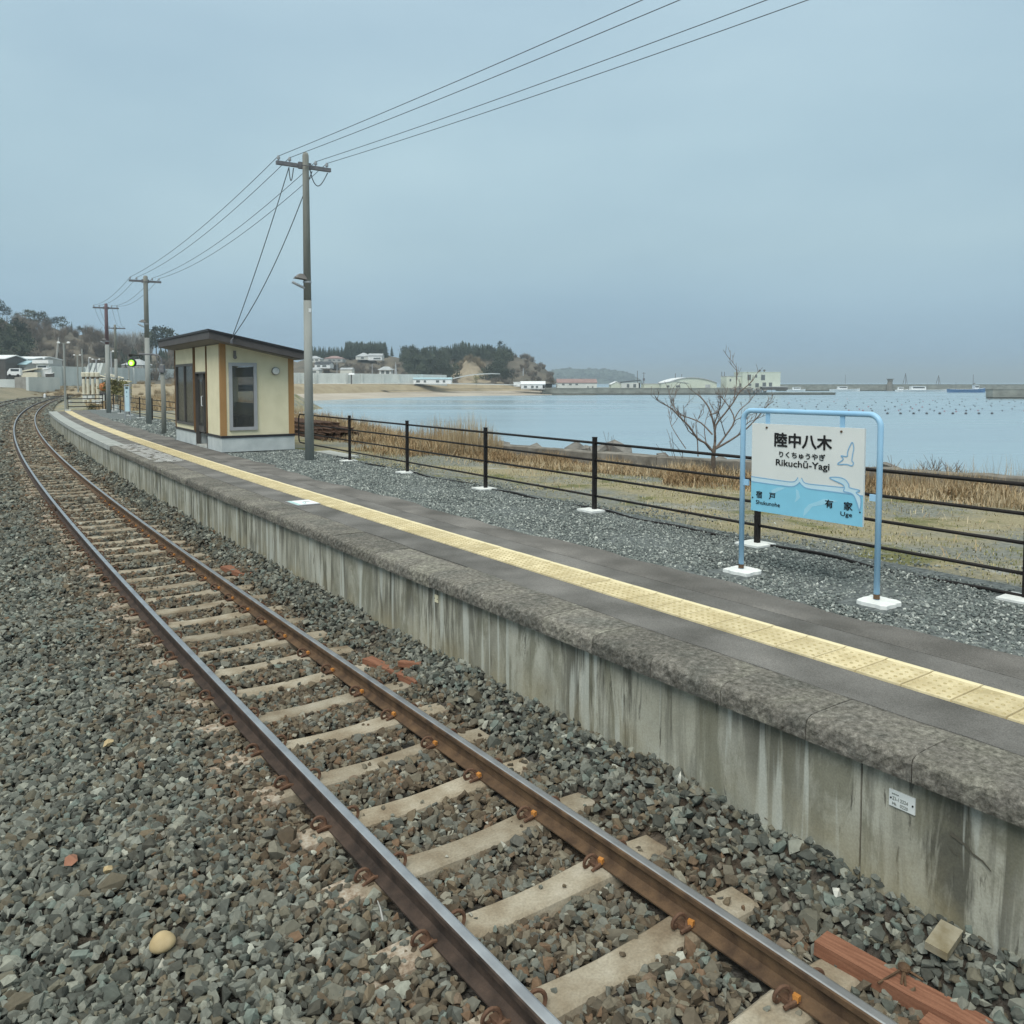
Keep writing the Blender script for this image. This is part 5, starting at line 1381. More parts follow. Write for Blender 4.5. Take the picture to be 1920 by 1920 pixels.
# matted dry grass along the sea wall
def dry_strip(name, s0, s1, n, din, dout, h0, h1, label):
    s_ = NPR.uniform(s0, s1, n); cs = np.array([coast(a) for a in s_]); u = NPR.random(n)
    inner = cs - (din if din else np.interp(s_, [-9, -1, 4, 9, 14], [5.0, 4.3, 3.4, 2.5, 2.3])) - .40 * np.sin(s_ * 1.3) - .30 * np.sin(s_ * 3.1); d_ = inner + u * (cs - dout - inner)
    cl = .5 + .5 * np.sin(s_ * 2.7 + 1.5 * np.sin(d_ * 2.1)) ; kp = NPR.random(n) < .35 + .65 * cl
    s_, d_, u, cl = s_[kp], d_[kp], u[kp], cl[kp]; x_, y_ = TA(s_, d_)
    z_ = np.array([float(field_z(a, np.array([b]))[0]) for a, b in zip(s_, d_)])
    h = NPR.uniform(h0, h1, len(s_)) * (.45 + .55 * np.minimum(1, u * 2.2)) * (.65 + .5 * cl) * np.interp(s_, [-6, 3, 8], [1.35, 1.15, 1.0])
    blades(name, np.c_[x_, y_, z_], h, NPR.uniform(.010, .018, len(s_)), np.abs(NPR.normal(1.0, .50, len(s_))), NPR.uniform(0, 2 * PI, len(s_)), np.clip(NPR.normal(.36 + .25 * np.sin(s_ * 1.1 + d_), .26, len(s_)), 0, 1), M['straw'], label)
dry_strip('dry_grass', -9, 14, 60000, 0, .25, .14, .40, 'tangled tan dry grass along the foot of the sea wall')
dry_strip('dry_grass', 14, 40, 22000, 3.4, .3, .25, .60, 'tan dry grass on the shore behind the rail stack')
dry_strip('dry_grass', 30, 75, 14000, 6.5, .2, .35, .9, 'rough dry grass on the bank beyond the shelter')
n = 16000; s_ = NPR.uniform(56, 100, n); d_ = NPR.uniform(4.6, 15, n); kp = NPR.random(n) < .4 + .6 * (.5 + .5 * np.sin(s_ * .7 + d_ * 1.3)); s_, d_ = s_[kp], d_[kp]; x_, y_ = TA(s_, d_)
z_ = np.array([float(field_z(a, np.array([b]))[0]) for a, b in zip(s_, d_)])
blades('rough_grass', np.c_[x_, y_, z_], NPR.uniform(.25, .8, len(s_)), .035, np.abs(NPR.normal(.5, .35, len(s_))), NPR.uniform(0, 2 * PI, len(s_)), np.clip(NPR.normal(.45, .3, len(s_)), 0, 1), M['straw'], 'rough tan grass beyond the platform end')
# straggling straw and dead stalks in the short turf
n = 5200; s_ = NPR.uniform(-7, 16, n); cs = np.array([coast(a) for a in s_]); d_ = 5.5 + NPR.random(n) ** .6 * (cs - 6.6); pt = np.sin(s_ * 1.7 + 2.2 * np.sin(d_ * 1.3)) + np.sin(d_ * 2.9 - s_ * .8); kp = (pt > .25); s_, d_ = s_[kp], d_[kp]; x_, y_ = TA(s_, d_)
z_ = np.array([float(field_z(a, np.array([b]))[0]) for a, b in zip(s_, d_)])
blades('loose_straw', np.c_[x_, y_, z_], NPR.uniform(.06, .20, len(s_)), .010, np.abs(NPR.normal(1.25, .25, len(s_))), NPR.uniform(0, 2 * PI, len(s_)), np.clip(NPR.normal(.6, .25, len(s_)), 0, 1), M['straw'], 'loose flattened straw scattered over the turf behind the fence')
# tall reeds
def reeds(label, centre, rx, ry, n, h0, h1, seed, group=None, tint=.45, thin=.010, dens_lean=.16):
    q = np.random.default_rng(seed); a = q.uniform(0, 2 * PI, n); r = np.sqrt(q.random(n))
    x = centre[0] + rx * r * np.cos(a); y = centre[1] + ry * r * np.sin(a)
    h = q.uniform(h0, h1, n) * (1 - .55 * r ** 2) * np.where(q.random(n) < .5, .55, 1)
    o = blades('reed_clump', np.c_[x, y, np.full(n, centre[2])], h, thin, np.abs(q.normal(dens_lean, .14, n)), q.uniform(0, 2 * PI, n), np.clip(q.normal(tint, .2, n), 0, 1), M['straw'], label, None, 'reeds', .4)
    if group: o['group'] = group
    return o
c = spot(880, 846, 23.0); reeds('tall tan reed clump behind the third fence bay, thickest of the reeds', (c.x, c.y, .52), .95, .9, 3600, .6, 1.5, 1, tint=.62, thin=.012)
c = spot(820, 842, 24.5); reeds('tan reed clump joined to the left of the thickest clump', (c.x, c.y, .52), .95, .8, 2400, .5, 1.35, 2, tint=.5, thin=.012)
c = spot(690, 815, 30.0); reeds('thin sparse reeds right of the rail stack against the water', (c.x, c.y, .45), 2.0, 1.0, 500, .5, 1.1, 3, thin=.009)
c = spot(620, 800, 33.0); reeds('thin sparse reeds standing behind the rail stack', (c.x, c.y, .45), 1.3, 1.0, 300, .6, 1.5, 4, thin=.010)
c = spot(1880, 905, 15.6); reeds('wispy reeds leaning at the right edge behind the fence', (c.x, c.y, .52), 1.4, .5, 800, .40, .95, 5, thin=.006, dens_lean=.35)
c = spot(1590, 895, 17.6); reeds('wispy reeds behind the station sign on the sea wall side', (c.x, c.y, .52), 1.3, .5, 300, .3, .62, 6, thin=.006, dens_lean=.3)
c = spot(1080, 868, 21.5); reeds('faint reeds above the boulders left of the bare tree', (c.x, c.y, .45), 1.6, .4, 260, .35, .75, 7, thin=.006)
for i, (px, py, Y, rx, n, h0, h1, lab) in enumerate(((1700, 900, 16.0, .7, 900, .35, .75, 'ragged tan grass clump behind the right post of the station sign'), (1790, 908, 15.4, .6, 800, .35, .80, 'ragged tan grass clump midway between the sign and the right edge'), (1250, 892, 18.0, .9, 800, .25, .50, 'low ragged grass clump left of the leafless tree'), (1900, 935, 13.6, .7, 800, .25, .55, 'ragged grass clump nearest the fence post at the right edge'), (1000, 880, 19.4, 1.0, 800, .22, .48, 'low ragged grass clump right of the tall reeds'))):
    c = spot(px, py, Y); reeds(lab, (c.x, c.y, .52), rx, .6, n, h0, h1, 60 + i, tint=.6, thin=.009, dens_lean=.5)
# bare tree and bushes by the sea wall
def branch(mb, p, d, l, r, depth, rr, spread, up=.12, nmin=2, nmax=3, r_end=.004):
    n = 3; pts_ = [p]; q = p; dd = d.normalized()
    for i in range(n):
        dd = (dd + Vector((rr.gauss(0, .12), rr.gauss(0, .12), rr.gauss(0, .06) + up * .3))).normalized(); q = q + dd * (l / n); pts_.append(q)
    mb.tube(pts_, [r, r * .9, r * .8, r * .7], 5, cap=False)
    if depth == 0: return
    for k in range(rr.randint(nmin, nmax)):
        t = rr.uniform(.45, 1.0); i = min(n - 1, int(t * n)); st = pts_[i].lerp(pts_[i + 1], t * n - i)
        ax = Vector((rr.gauss(0, 1), rr.gauss(0, 1), rr.gauss(0, .35))).normalized()
        nd = (dd * (1 - spread) + ax * spread + Vector((0, 0, up))).normalized()
        branch(mb, st, nd, l * rr.uniform(.60, .85), max(r_end, r * .62), depth - 1, rr, spread, up, nmin, nmax, r_end)
c = spot(1340, 895, 18.2); tr = thing('bare_tree', 'leafless multi-stemmed shrub tree spreading before the water left of the station sign', 'tree', (c.x, c.y, .50))
rr = random.Random(23)
def stem_pts(zpts, Y0, dy):
    out = []
    for i, (zx, zy) in enumerate(zpts):
        f = i / max(1, len(zpts) - 1); p = spot(1020 + zx / 4.174, 640 + zy / 4.174, Y0 + dy * f); out.append(p - Vector(tr.location))
    return out
mb = MB(); base = spot(1338, 893, 18.2) - Vector(tr.location)
mb.tube([base + Vector((0, 0, -.25)), base, Vector(stem_pts([(1325, 900)], 18.2, 0)[0]), Vector(stem_pts([(1335, 820)], 18.2, 0)[0])], [.06, .055, .048, .038], 8); mb.build('trunk', M['bark'], tr, smooth=True)
STEMS = [([(1325, 870), (1270, 800), (1200, 760), (1140, 670), (1060, 590), (990, 520), (900, 470), (870, 430)], .022, -.5), ([(1318, 730), (1230, 640), (1140, 600), (1050, 565), (1000, 480), (985, 430)], .015, .5), ([(1332, 850), (1340, 760), (1330, 650), (1290, 520), (1230, 440), (1190, 410)], .026, .3),
         ([(1340, 770), (1345, 660), (1420, 560), (1480, 480), (1530, 400), (1600, 340), (1640, 300)], .020, -.4), ([(1345, 835), (1420, 740), (1490, 620), (1440, 500), (1380, 430)], .020, .6), ([(1488, 615), (1530, 540), (1600, 480), (1640, 430)], .012, .3), ([(1345, 840), (1450, 780), (1540, 720), (1620, 650), (1700, 560), (1760, 490)], .020, -.6),
         ([(1205, 900), (1200, 760), (1190, 640), (1250, 560)], .012, .5), ([(1300, 850), (1240, 780), (1130, 700), (1100, 600), (1090, 500)], .012, -.3), ([(1300, 570), (1350, 560), (1400, 500), (1420, 420)], .010, .4), ([(1570, 690), (1590, 640), (1680, 600), (1750, 570)], .009, -.3), ([(1110, 840), (1030, 720), (990, 640), (980, 560)], .009, .4),
         ([(1480, 480), (1500, 380), (1510, 230), (1480, 170), (1450, 130)], .009, .2), ([(1330, 650), (1370, 540), (1380, 440), (1340, 400)], .012, -.5), ([(1060, 590), (1030, 540), (1010, 470), (1025, 430)], .009, .2), ([(1420, 740), (1390, 640), (1370, 560)], .010, -.5), ([(1540, 720), (1560, 650), (1600, 590), (1660, 560)], .009, .4), ([(1270, 800), (1255, 690), (1270, 600)], .010, .3), ([(1490, 620), (1560, 590), (1620, 570)], .008, .2)]
mb = MB()
for zp, r0_, dy in STEMS:
    P_ = stem_pts(smooth_pts(zp, 3), 18.2, dy); n_ = len(P_); mb.tube(P_, [max(.0055, 1.3 * r0_ * (1 - .75 * i / n_)) for i in range(n_)], 5, cap=False)
    for k in range(max(3, n_ // 2)):
        i = rr.randrange(n_ // 4, n_); d = (P_[min(i + 1, n_ - 1)] - P_[max(0, i - 1)]).normalized()
        branch(mb, P_[i], (d * .6 + Vector((rr.gauss(0, .5), rr.gauss(0, .5), .45))).normalized(), rr.uniform(.12, .30), .0065, 1, rr, .4, .2, 1, 2, .0045)
mb.build('crown', M['twig'], tr, smooth=True)
def bush(label, px, py, Y, z, n, l, seed, group=None, depth=2, r=.010, name='bare_bush', up=.2):
    c = spot(px, py, Y); t = thing(name, label, 'bush', (c.x, c.y, z), 0, group); q = random.Random(seed); mb = MB()
    for k in range(n):
        a = q.uniform(0, 2 * PI); branch(mb, Vector((q.uniform(-.12, .12), q.uniform(-.12, .12), 0)), Vector((math.cos(a) * .55, math.sin(a) * .4, 1)), l * q.uniform(.7, 1.1), r, depth, q, .4, up, 2, 3, .0032)
    mb.build('stems', M['twig'], t, smooth=True); return t
bush('low leafless bush on the right behind the fence rail, bushiest twigs there', 1745, 890, 16.4, .55, 9, .34, 31)
bush('small leafless bush right of the first, near the edge', 1790, 890, 16.2, .55, 6, .30, 32)
bush('single upright bare twigs right of the station sign frame', 1655, 890, 17.0, .55, 2, .50, 33, depth=1, r=.008)
bush('lone slanting bare sapling above the boulders in the middle', 1150, 866, 21.5, .45, 2, .60, 34, depth=1, r=.009)
bush('thin bare saplings just left of the leafless tree', 1275, 880, 19.0, .5, 3, .62, 35, depth=1, r=.010)
# sea wall with boulders behind it
sw = thing('sea_wall', 'low weathered concrete sea wall along the edge of the bay', 'wall', (.845, 21.82, .4))
wp = [(-9.0, 42.0), (-6.0, 33.5), (-3.4, 27.2), (-.6, 23.4), (.845, 21.83), (2.1, 20.5), (3.36, 19.2), (5.28, 18.16), (7.2, 16.8), (9.4, 15.0), (11.8, 13.0), (14.5, 10.7)]
zt = [.55, .66, .76, .88, .90, .90, .90, .90, .90, .90, .90, .90]
for i in range(len(wp) - 1):
    a, b = Vector((*wp[i], 0)), Vector((*wp[i + 1], 0)); d = (b - a); L_ = d.length; n = max(2, int(L_ / .35)); d.normalize(); nn = Vector((-d.y, d.x, 0)) * -1
    if nn.y < 0: nn = -nn
    mb = MB(); vs = []; q = random.Random(i)
    for k in range(n + 1):
        p = a + d * (L_ - .015) * k / n; z = zt[i] + (zt[i + 1] - zt[i]) * k / n + q.uniform(-.018, .014)
        vs += [(p.x, p.y, -.4), (p.x, p.y, z - .02), (p.x + nn.x * .03, p.y + nn.y * .03, z), (p.x + nn.x * .38, p.y + nn.y * .38, z), (p.x + nn.x * .42, p.y + nn.y * .42, -.6)]
    fs = [(k * 5 + j, (k + 1) * 5 + j, (k + 1) * 5 + j + 1, k * 5 + j + 1) for k in range(n) for j in range(4)] + [(0, 1, 2, 3, 4), tuple(n * 5 + j for j in (4, 3, 2, 1, 0))]
    mb.add(vs, fs); mb.build('wall_section', M['seawall'], sw, world=True)
bm_s = None; rr = random.Random(77)
bl = [(1003, 838, .36, 22.8), (1090, 845, .42, 21.6), (1114, 846, .40, 21.4), (1137, 849, .44, 21.2), (1168, 850, .50, 21.0), (940, 836, .30, 23.4), (1255, 862, .26, 19.6), (1362, 870, .24, 18.9), (1500, 878, .34, 18.2), (1612, 884, .30, 17.6), (1700, 890, .30, 17.0)]
for i, (px, py, r, Y) in enumerate(bl):
    c = spot(px, py, Y); bm = bmesh.new()
    for k in range(13):
        q = Vector((rr.gauss(0, 1), rr.gauss(0, 1), rr.gauss(0, 1))).normalized() * r * rr.uniform(.8, 1.1); bm.verts.new((q.x, q.y, q.z * .75))
    bmesh.ops.convex_hull(bm, input=bm.verts); me = bpy.data.meshes.new('boulder'); bm.to_mesh(me); bm.free(); me.materials.append(M['rock'])
    o = link('boulder', me, None, (c.x, c.y + .85, .72)); tag(o, 'grey boulder showing over the sea wall, %s counted from the left' % ORD[[1, 2, 3, 4, 5, 0, 6, 7, 8, 9, 10][i]], 'boulder', 'boulders behind the sea wall')

# ================================================================== TREE TEMPLATES FOR THE FAR SHORE (unit height)
def conifer_parts(seed, slim=.20):
    rr = random.Random(seed); mb = MB()
    for i in range(13):
        h = .10 + .88 * i / 12; R_ = slim * (1 - h) ** .75 * rr.uniform(.8, 1.15) + .012; n = 9 if i < 8 else 6
        for k in range(n):
            a = 2 * PI * (k + rr.random() * .8) / n; r = R_ * rr.uniform(.6, 1.2); w = r * .5 + .012; ca, sa_ = math.cos(a), math.sin(a); dz = -.055 * rr.uniform(.4, 1.6)
            mb.add([(0, 0, h + .05), (ca * r - sa_ * w, sa_ * r + ca * w, h + dz), (ca * r * 1.15, sa_ * r * 1.15, h + dz * .4), (ca * r + sa_ * w, sa_ * r - ca * w, h + dz)], [(0, 1, 2), (0, 2, 3)])
    mb.add([(-.012, 0, .9), (.012, 0, .9), (0, .01, .9), (0, 0, 1.02)], [(0, 1, 3), (1, 2, 3), (2, 0, 3)])
    return mb
def trunk_mb(r=.018, h=.5):
    mb = MB(); mb.tube([(0, 0, -.03), (0, 0, h * .6), (0, 0, h)], [r, r * .75, r * .4], 6); return mb
def pine_parts(seed, n=22, w=.34, zc=.66, zr=.32):
    rr = random.Random(seed); mb = MB()
    for i in range(n):
        a = rr.uniform(0, 2 * PI); q = math.sqrt(rr.random()); h = rr.uniform(-1, 1); R_ = w * math.sqrt(max(.05, 1 - h * h * .8)) * q
        c = Vector((R_ * math.cos(a), R_ * math.sin(a), zc + h * zr)); s = rr.uniform(.07, .13)
        for k in range(16):
            p = c + Vector((rr.gauss(0, s), rr.gauss(0, s), rr.gauss(0, s * .55))); u = Vector((rr.gauss(0, 1), rr.gauss(0, 1), rr.gauss(0, .6))).normalized() * .042; v = u.orthogonal().normalized() * .036
            mb.add([p - u, p + v, p + u, p - v], [(0, 1, 2, 3)])
    return mb
def scrub_parts(seed, n=46, w=.42):
    rr = random.Random(seed); mb = MB()
    for i in range(n):
        a = rr.uniform(0, 2 * PI); r = w * math.sqrt(rr.random()) * .4; b = Vector((r * math.cos(a), r * math.sin(a), 0)); t = Vector((b.x * 2.2 + rr.gauss(0, .10), b.y * 2.2 + rr.gauss(0, .10), rr.uniform(.5, 1)))
        for k in range(5):
            m0 = b.lerp(t, rr.uniform(.2, .7)); e = m0 + Vector((rr.gauss(0, .13), rr.gauss(0, .13), rr.uniform(.08, .36))); sd_ = (e - m0).orthogonal().normalized() * .011
            mb.add([m0 - sd_, m0 + sd_, e], [(0, 1, 2)])
        sd_ = (t - b).orthogonal().normalized() * .012; mb.add([b - sd_, b + sd_, t], [(0, 1, 2)])
    return mb
CON = [conifer_parts(i, (.17, .20, .23, .15)[i]) for i in range(4)]
PIN = [pine_parts(10 + i) for i in range(4)]
SCR = [scrub_parts(20 + i) for i in range(4)]
_tm = {}
def tree(kind, label, loc, h, wf=1.0, group=None, name=None, cat='tree', bark='bark'):
    lst, m, tn = {'conifer': (CON, 'conifer', 'conifer_tree'), 'pine': (PIN, 'pine', 'pine_tree'), 'scrub': (SCR, 'scrub', 'bare_tree'), 'mossy': (PIN, 'mossy', 'bush'), 'palescrub': (SCR, 'pale_twigs', 'bare_tree')}[kind]
    i = RND.randrange(4); key = (kind, i)
    r = thing(name or tn, label, cat, loc, RND.uniform(0, 6.28), group); r.scale = (h * wf, h * wf, h)
    if key not in _tm: _tm[key] = lst[i].build('crown', M[m], r).data
    else: link('crown', _tm[key], r)
    if ('t', kind) not in _tm: _tm[('t', kind)] = trunk_mb(.02 if kind != 'pine' else .028, .5).build('trunk', M[bark], r).data
    else: link('trunk', _tm[('t', kind)], r)
    return r
def wood(name, label, items, lst, m):
    """one mass of distant trees that reads as a wood: items = (x, y, z, height, width factor)"""
    V, F, nb = [], [], 0
    for (x, y, z, h, wf) in items:
        t = RND.choice(lst); a = RND.uniform(0, 6.28); ca, sa_ = math.cos(a), math.sin(a); v = np.array(t.v)
        q = np.empty_like(v); q[:, 0] = x + (v[:, 0] * ca - v[:, 1] * sa_) * h * wf; q[:, 1] = y + (v[:, 0] * sa_ + v[:, 1] * ca) * h * wf; q[:, 2] = z + v[:, 2] * h
        V.append(q); F.extend([[k + nb for k in f] for f in t.f]); nb += len(v)
    me = bpy.data.meshes.new(name); me.from_pydata(np.concatenate(V).tolist(), [], F); me.materials.append(m); me.update()
    return tag(link(name, me), label, None, None, 'stuff')
def hill(name, prof, Yf, Yr, zf, m, steps=60, back=1.25, seed=0, kind='structure', label=None, rough=1.0):
    """hill ridge given by (bearing px, ridge px) and rising from distance Yf to Yr; returns a sampler(px, f) -> point"""
    xs = np.linspace(prof[0][0], prof[-1][0], steps); pr = np.array(prof, float); rng = np.random.default_rng(seed)
    fr = [0, .12, .25, .4, .55, .7, .85, 1.0]; nz_ = rng.normal(0, 1, (steps, len(fr)))
    vs = []
    def zr(px): return spot(px, float(np.interp(px, pr[:, 0], pr[:, 1])), Yr).z
    def shape(f): return f * f * (3 - 2 * f)
    for i, px in enumerate(xs):
        for j, f in enumerate(fr):
            p = spot(px, 700, Yf + (Yr - Yf) * f); k = (zr(px) - zf)
            vs.append((p.x, p.y, zf + k * shape(f) + nz_[i, j] * rough * (0 if j in (0,) else .035 * abs(k))))
        p = spot(px, 700, Yr * back); vs.append((p.x, p.y, zf - 1))
    c = len(fr) + 1
    fs = [(i * c + j, (i + 1) * c + j, (i + 1) * c + j + 1, i * c + j + 1) for i in range(steps - 1) for j in range(c - 1)]
    me = bpy.data.meshes.new(name); me.from_pydata(vs, [], fs); me.materials.append(m); me.polygons.foreach_set('use_smooth', [True] * len(fs)); me.update()
    tag(link(name, me), label, None, None, kind)
    def samp(px, f):
        p = spot(px, 700, Yf + (Yr - Yf) * f); return Vector((p.x, p.y, zf + (zr(px) - zf) * shape(f) - .3))
    return samp
def mpp(Y): return Y / FPX
# ---- left hill
hl = hill('left_hill', [(-420, 540), (-200, 560), (-60, 590), (0, 600), (50, 612), (110, 618), (160, 628), (210, 652), (260, 660), (320, 664), (400, 676), (450, 690), (490, 708)], 235, 330, 1.8, M['hill'], seed=1)
items = []
for i in range(230):
    px = RND.uniform(-160, 400); f = RND.uniform(.1, .95); p = hl(px, f); items.append((p.x, p.y, p.z, RND.uniform(3, 6.5), RND.uniform(.8, 1.3)))
wood('bare_brushwood', 'brown leafless brushwood covering the hill on the left', items, SCR, M['scrub'])
items = []
for i in range(75):
    px = RND.uniform(-150, 75); f = RND.uniform(.15, .62); p = hl(px, f)
    if px > 45 and f > .5: continue
    items.append((p.x, p.y, p.z, RND.uniform(5, 9), RND.uniform(.7, 1.0)))
wood('evergreen_thicket', 'dark evergreen thicket low on the left hill behind the grey warehouse', items, PIN, M['pine'])
for oi_, (px, top, w) in enumerate(((-30, 548, 1.1), (2, 565, 1.2), (16, 577, .8), (34, 588, .9), (52, 582, 1.25), (62, 583, 1.1), (72, 588, .9), (83, 586, .8), (95, 596, 1.0), (106, 595, .9), (120, 595, 1.0), (137, 602, .5), (150, 612, .8), (158, 613, .9), (170, 616, .8), (181, 622, .8))):
    p = hl(px, .97); h = spot(px, top, p.y).z - p.z
    tree('pine' if px not in (137,) else 'conifer', 'evergreen on the skyline of the left hill, %s from the left' % ORD[oi_], p, h, w * (.62 if h > 7 else .95), 'skyline pines of the left hill')
for oi_, px in enumerate(range(188, 286, 7)):
    p = hl(px, .98); h = spot(px, 616 + RND.uniform(-3, 4), p.y).z - p.z
    tree('palescrub', 'tall pale leafless tree on the ridge behind the utility poles, %s from the left' % ORD[oi_], p, h, .8, 'pale bare trees on the ridge', bark='pale_bark')
for oi_, px in enumerate((286, 294, 302, 312, 322)):
    p = hl(px, .9); h = spot(px, 614 + abs(px - 298) * .25, p.y).z - p.z; tree('pine', 'spreading pine above the left end of the shelter roof, %s from the left' % ORD[oi_], p, h, .75, 'pines above the shelter roof')
items = []
for i in range(60):
    px = RND.uniform(196, 330); p = hl(px, RND.uniform(.25, .62)); items.append((p.x, p.y, p.z, RND.uniform(3.5, 5.5), 1.2))
wood('conifer_belt', 'dark conifer belt below the pale bare trees left of the shelter', items, CON, M['conifer'])
# ---- middle headland
hm = hill('headland', [(470, 690), (560, 676), (600, 672), (650, 668), (700, 664), (735, 668), (770, 672), (830, 672), (900, 668), (960, 668), (985, 673), (1005, 680), (1022, 692), (1036, 706), (1042, 714)], 372, 470, 1.7, M['hill'], seed=4, back=1.15)
items = []
def rows(x0, x1, n, f0, f1, topf, jit=2.0, wf=.9):
    out = []
    for i in range(n):
        px = x0 + (x1 - x0) * (i + RND.random()) / n; p = hm(px, RND.uniform(f0, f1)); h = spot(px, topf(px) + RND.uniform(-jit, jit), p.y).z - p.z
        out.append((p.x, p.y, p.z, max(3, h), wf * RND.uniform(.8, 1.2)))
    return out
items += rows(648, 724, 70, .75, 1.0, lambda x: 642, 2.5, 1.1)
items += rows(578, 612, 20, .8, 1.0, lambda x: 652, 4, .9); items += rows(614, 650, 26, .8, 1.0, lambda x: 653, 4, .9)
wood('conifer_stand', 'clipped-looking dark conifer stand on the ridge above the far houses', items, CON, M['conifer'])
ft = lambda x: float(np.interp(x, [740, 762, 800, 812, 838, 855, 866, 880, 905, 920, 928, 936, 946, 957, 964], [668, 659, 651, 649, 652, 645, 640, 644, 647, 648, 654, 648, 647, 653, 662]))
items = rows(748, 966, 110, .7, 1.0, ft, 3, 1.0); items2 = []
for i in range(190):
    px = RND.uniform(754, 1000); f = RND.uniform(.1, .85)
    if 855 < px < 915 and f < .8: continue
    p = hm(px, f); items2.append((p.x, p.y, p.z, RND.uniform(5, 9) * (1 if px < 960 else .6), RND.uniform(.6, .9)))
wood('headland_forest', 'dark conifer forest crowning the headland across the bay', items, CON, M['conifer'])
wood('headland_wood', 'mixed green wood on the slopes of the headland', [q for q in items2 if q[0] < 0 + (958 - 960) / FPX * q[1]], PIN, M['pine'])
items = []
for i in range(260):
    px = RND.uniform(600, 1036); f = RND.uniform(.05, 1.0) if px > 955 else RND.uniform(.02, .55)
    if 855 < px < 910: continue
    p = hm(px, f); items.append((p.x, p.y, p.z, RND.uniform(2, 4.5), RND.uniform(.9, 1.5)))
wood('headland_brush', 'brown leafless brush on the flanks of the headland', items, SCR, M['scrub'])
p = hm(735, .95); tree('conifer', 'lone pointed conifer standing apart on the headland ridge', p, spot(735, 649, p.y).z - p.z, 1.1)
for oi_, (px, yb) in enumerate(((905, 700), (922, 703), (945, 699), (948, 706), (930, 690), (960, 705))):
    p = hm(px, .12); tree('pine', 'dark rounded tree at the headland foot right of the cliff, %s from the left' % ORD[[0, 1, 3, 4, 2, 5][oi_]], p, 6.5, .8, 'trees at the foot of the headland')
# cliff of bare sand
cl = thing('sand_cliff', 'bare sandy cliff face cut into the front of the headland', 'cliff', spot(882, 718, 380)); rr = random.Random(5)
mb = MB(); n = 18; m2 = 9; vs = []
for i in range(n + 1):
    px = 800 + (945 - 800) * i / n; top = float(np.interp(px, [800, 825, 850, 862, 872, 882, 892, 902, 915, 930, 945], [716, 709, 698, 690, 678, 672, 676, 686, 696, 705, 716])) + rr.uniform(-1.2, 1.2)
    for j in range(m2 + 1):
        f = j / m2; p = spot(px, 719 + (top - 719) * f, 376 + 30 * f ** 1.2 + rr.uniform(-2.5, 2.5) * (0 < j)); vs.append(tuple(p))
mb.add(vs, [(i * (m2 + 1) + j, (i + 1) * (m2 + 1) + j, (i + 1) * (m2 + 1) + j + 1, i * (m2 + 1) + j + 1) for i in range(n) for j in range(m2)]); mb.build('face', M['cliff'], cl, world=True, smooth=True)
items = []
for i in range(46):
    px = RND.uniform(852, 912); yy = float(np.interp(px, [852, 872, 882, 895, 912], [692, 676, 668, 676, 692])) + RND.uniform(-2, 10); p = spot(px, yy, 404 + RND.uniform(-6, 8)); items.append((p.x, p.y, p.z - 1.2, RND.uniform(2.0, 4.2), RND.uniform(.9, 1.4)))
wood('cliff_scrub', 'straw-brown scrub hanging over the top of the sandy cliff', items, SCR, M['straw_scrub'])
# far headland
hill('far_headland', [(1000, 700), (1030, 697), (1040, 692.5), (1060, 691), (1095, 692), (1130, 692.5), (1160, 694.5), (1175, 698), (1185, 703), (1197, 709), (1205, 714)], 2150, 2450, -3.2, M['hill_green'], steps=50, seed=9, rough=.6)
items = []
prf = [(1030, 697), (1040, 692.5), (1060, 691), (1130, 692.5), (1160, 694.5), (1175, 698), (1190, 706)]
for i in range(420):
    px = RND.uniform(1022, 1190); yy = float(np.interp(px, [a for a, b in prf], [b for a, b in prf])); f = RND.random() ** .6
    p = spot(px, 718 + (yy + 3 - 718) * f, 2200 + 230 * f); items.append((p.x, p.y, p.z - 3, RND.uniform(8, 12), 1.3))
wood('far_headland_forest', 'hazy forest covering the distant headland', items, PIN, M['pine'])

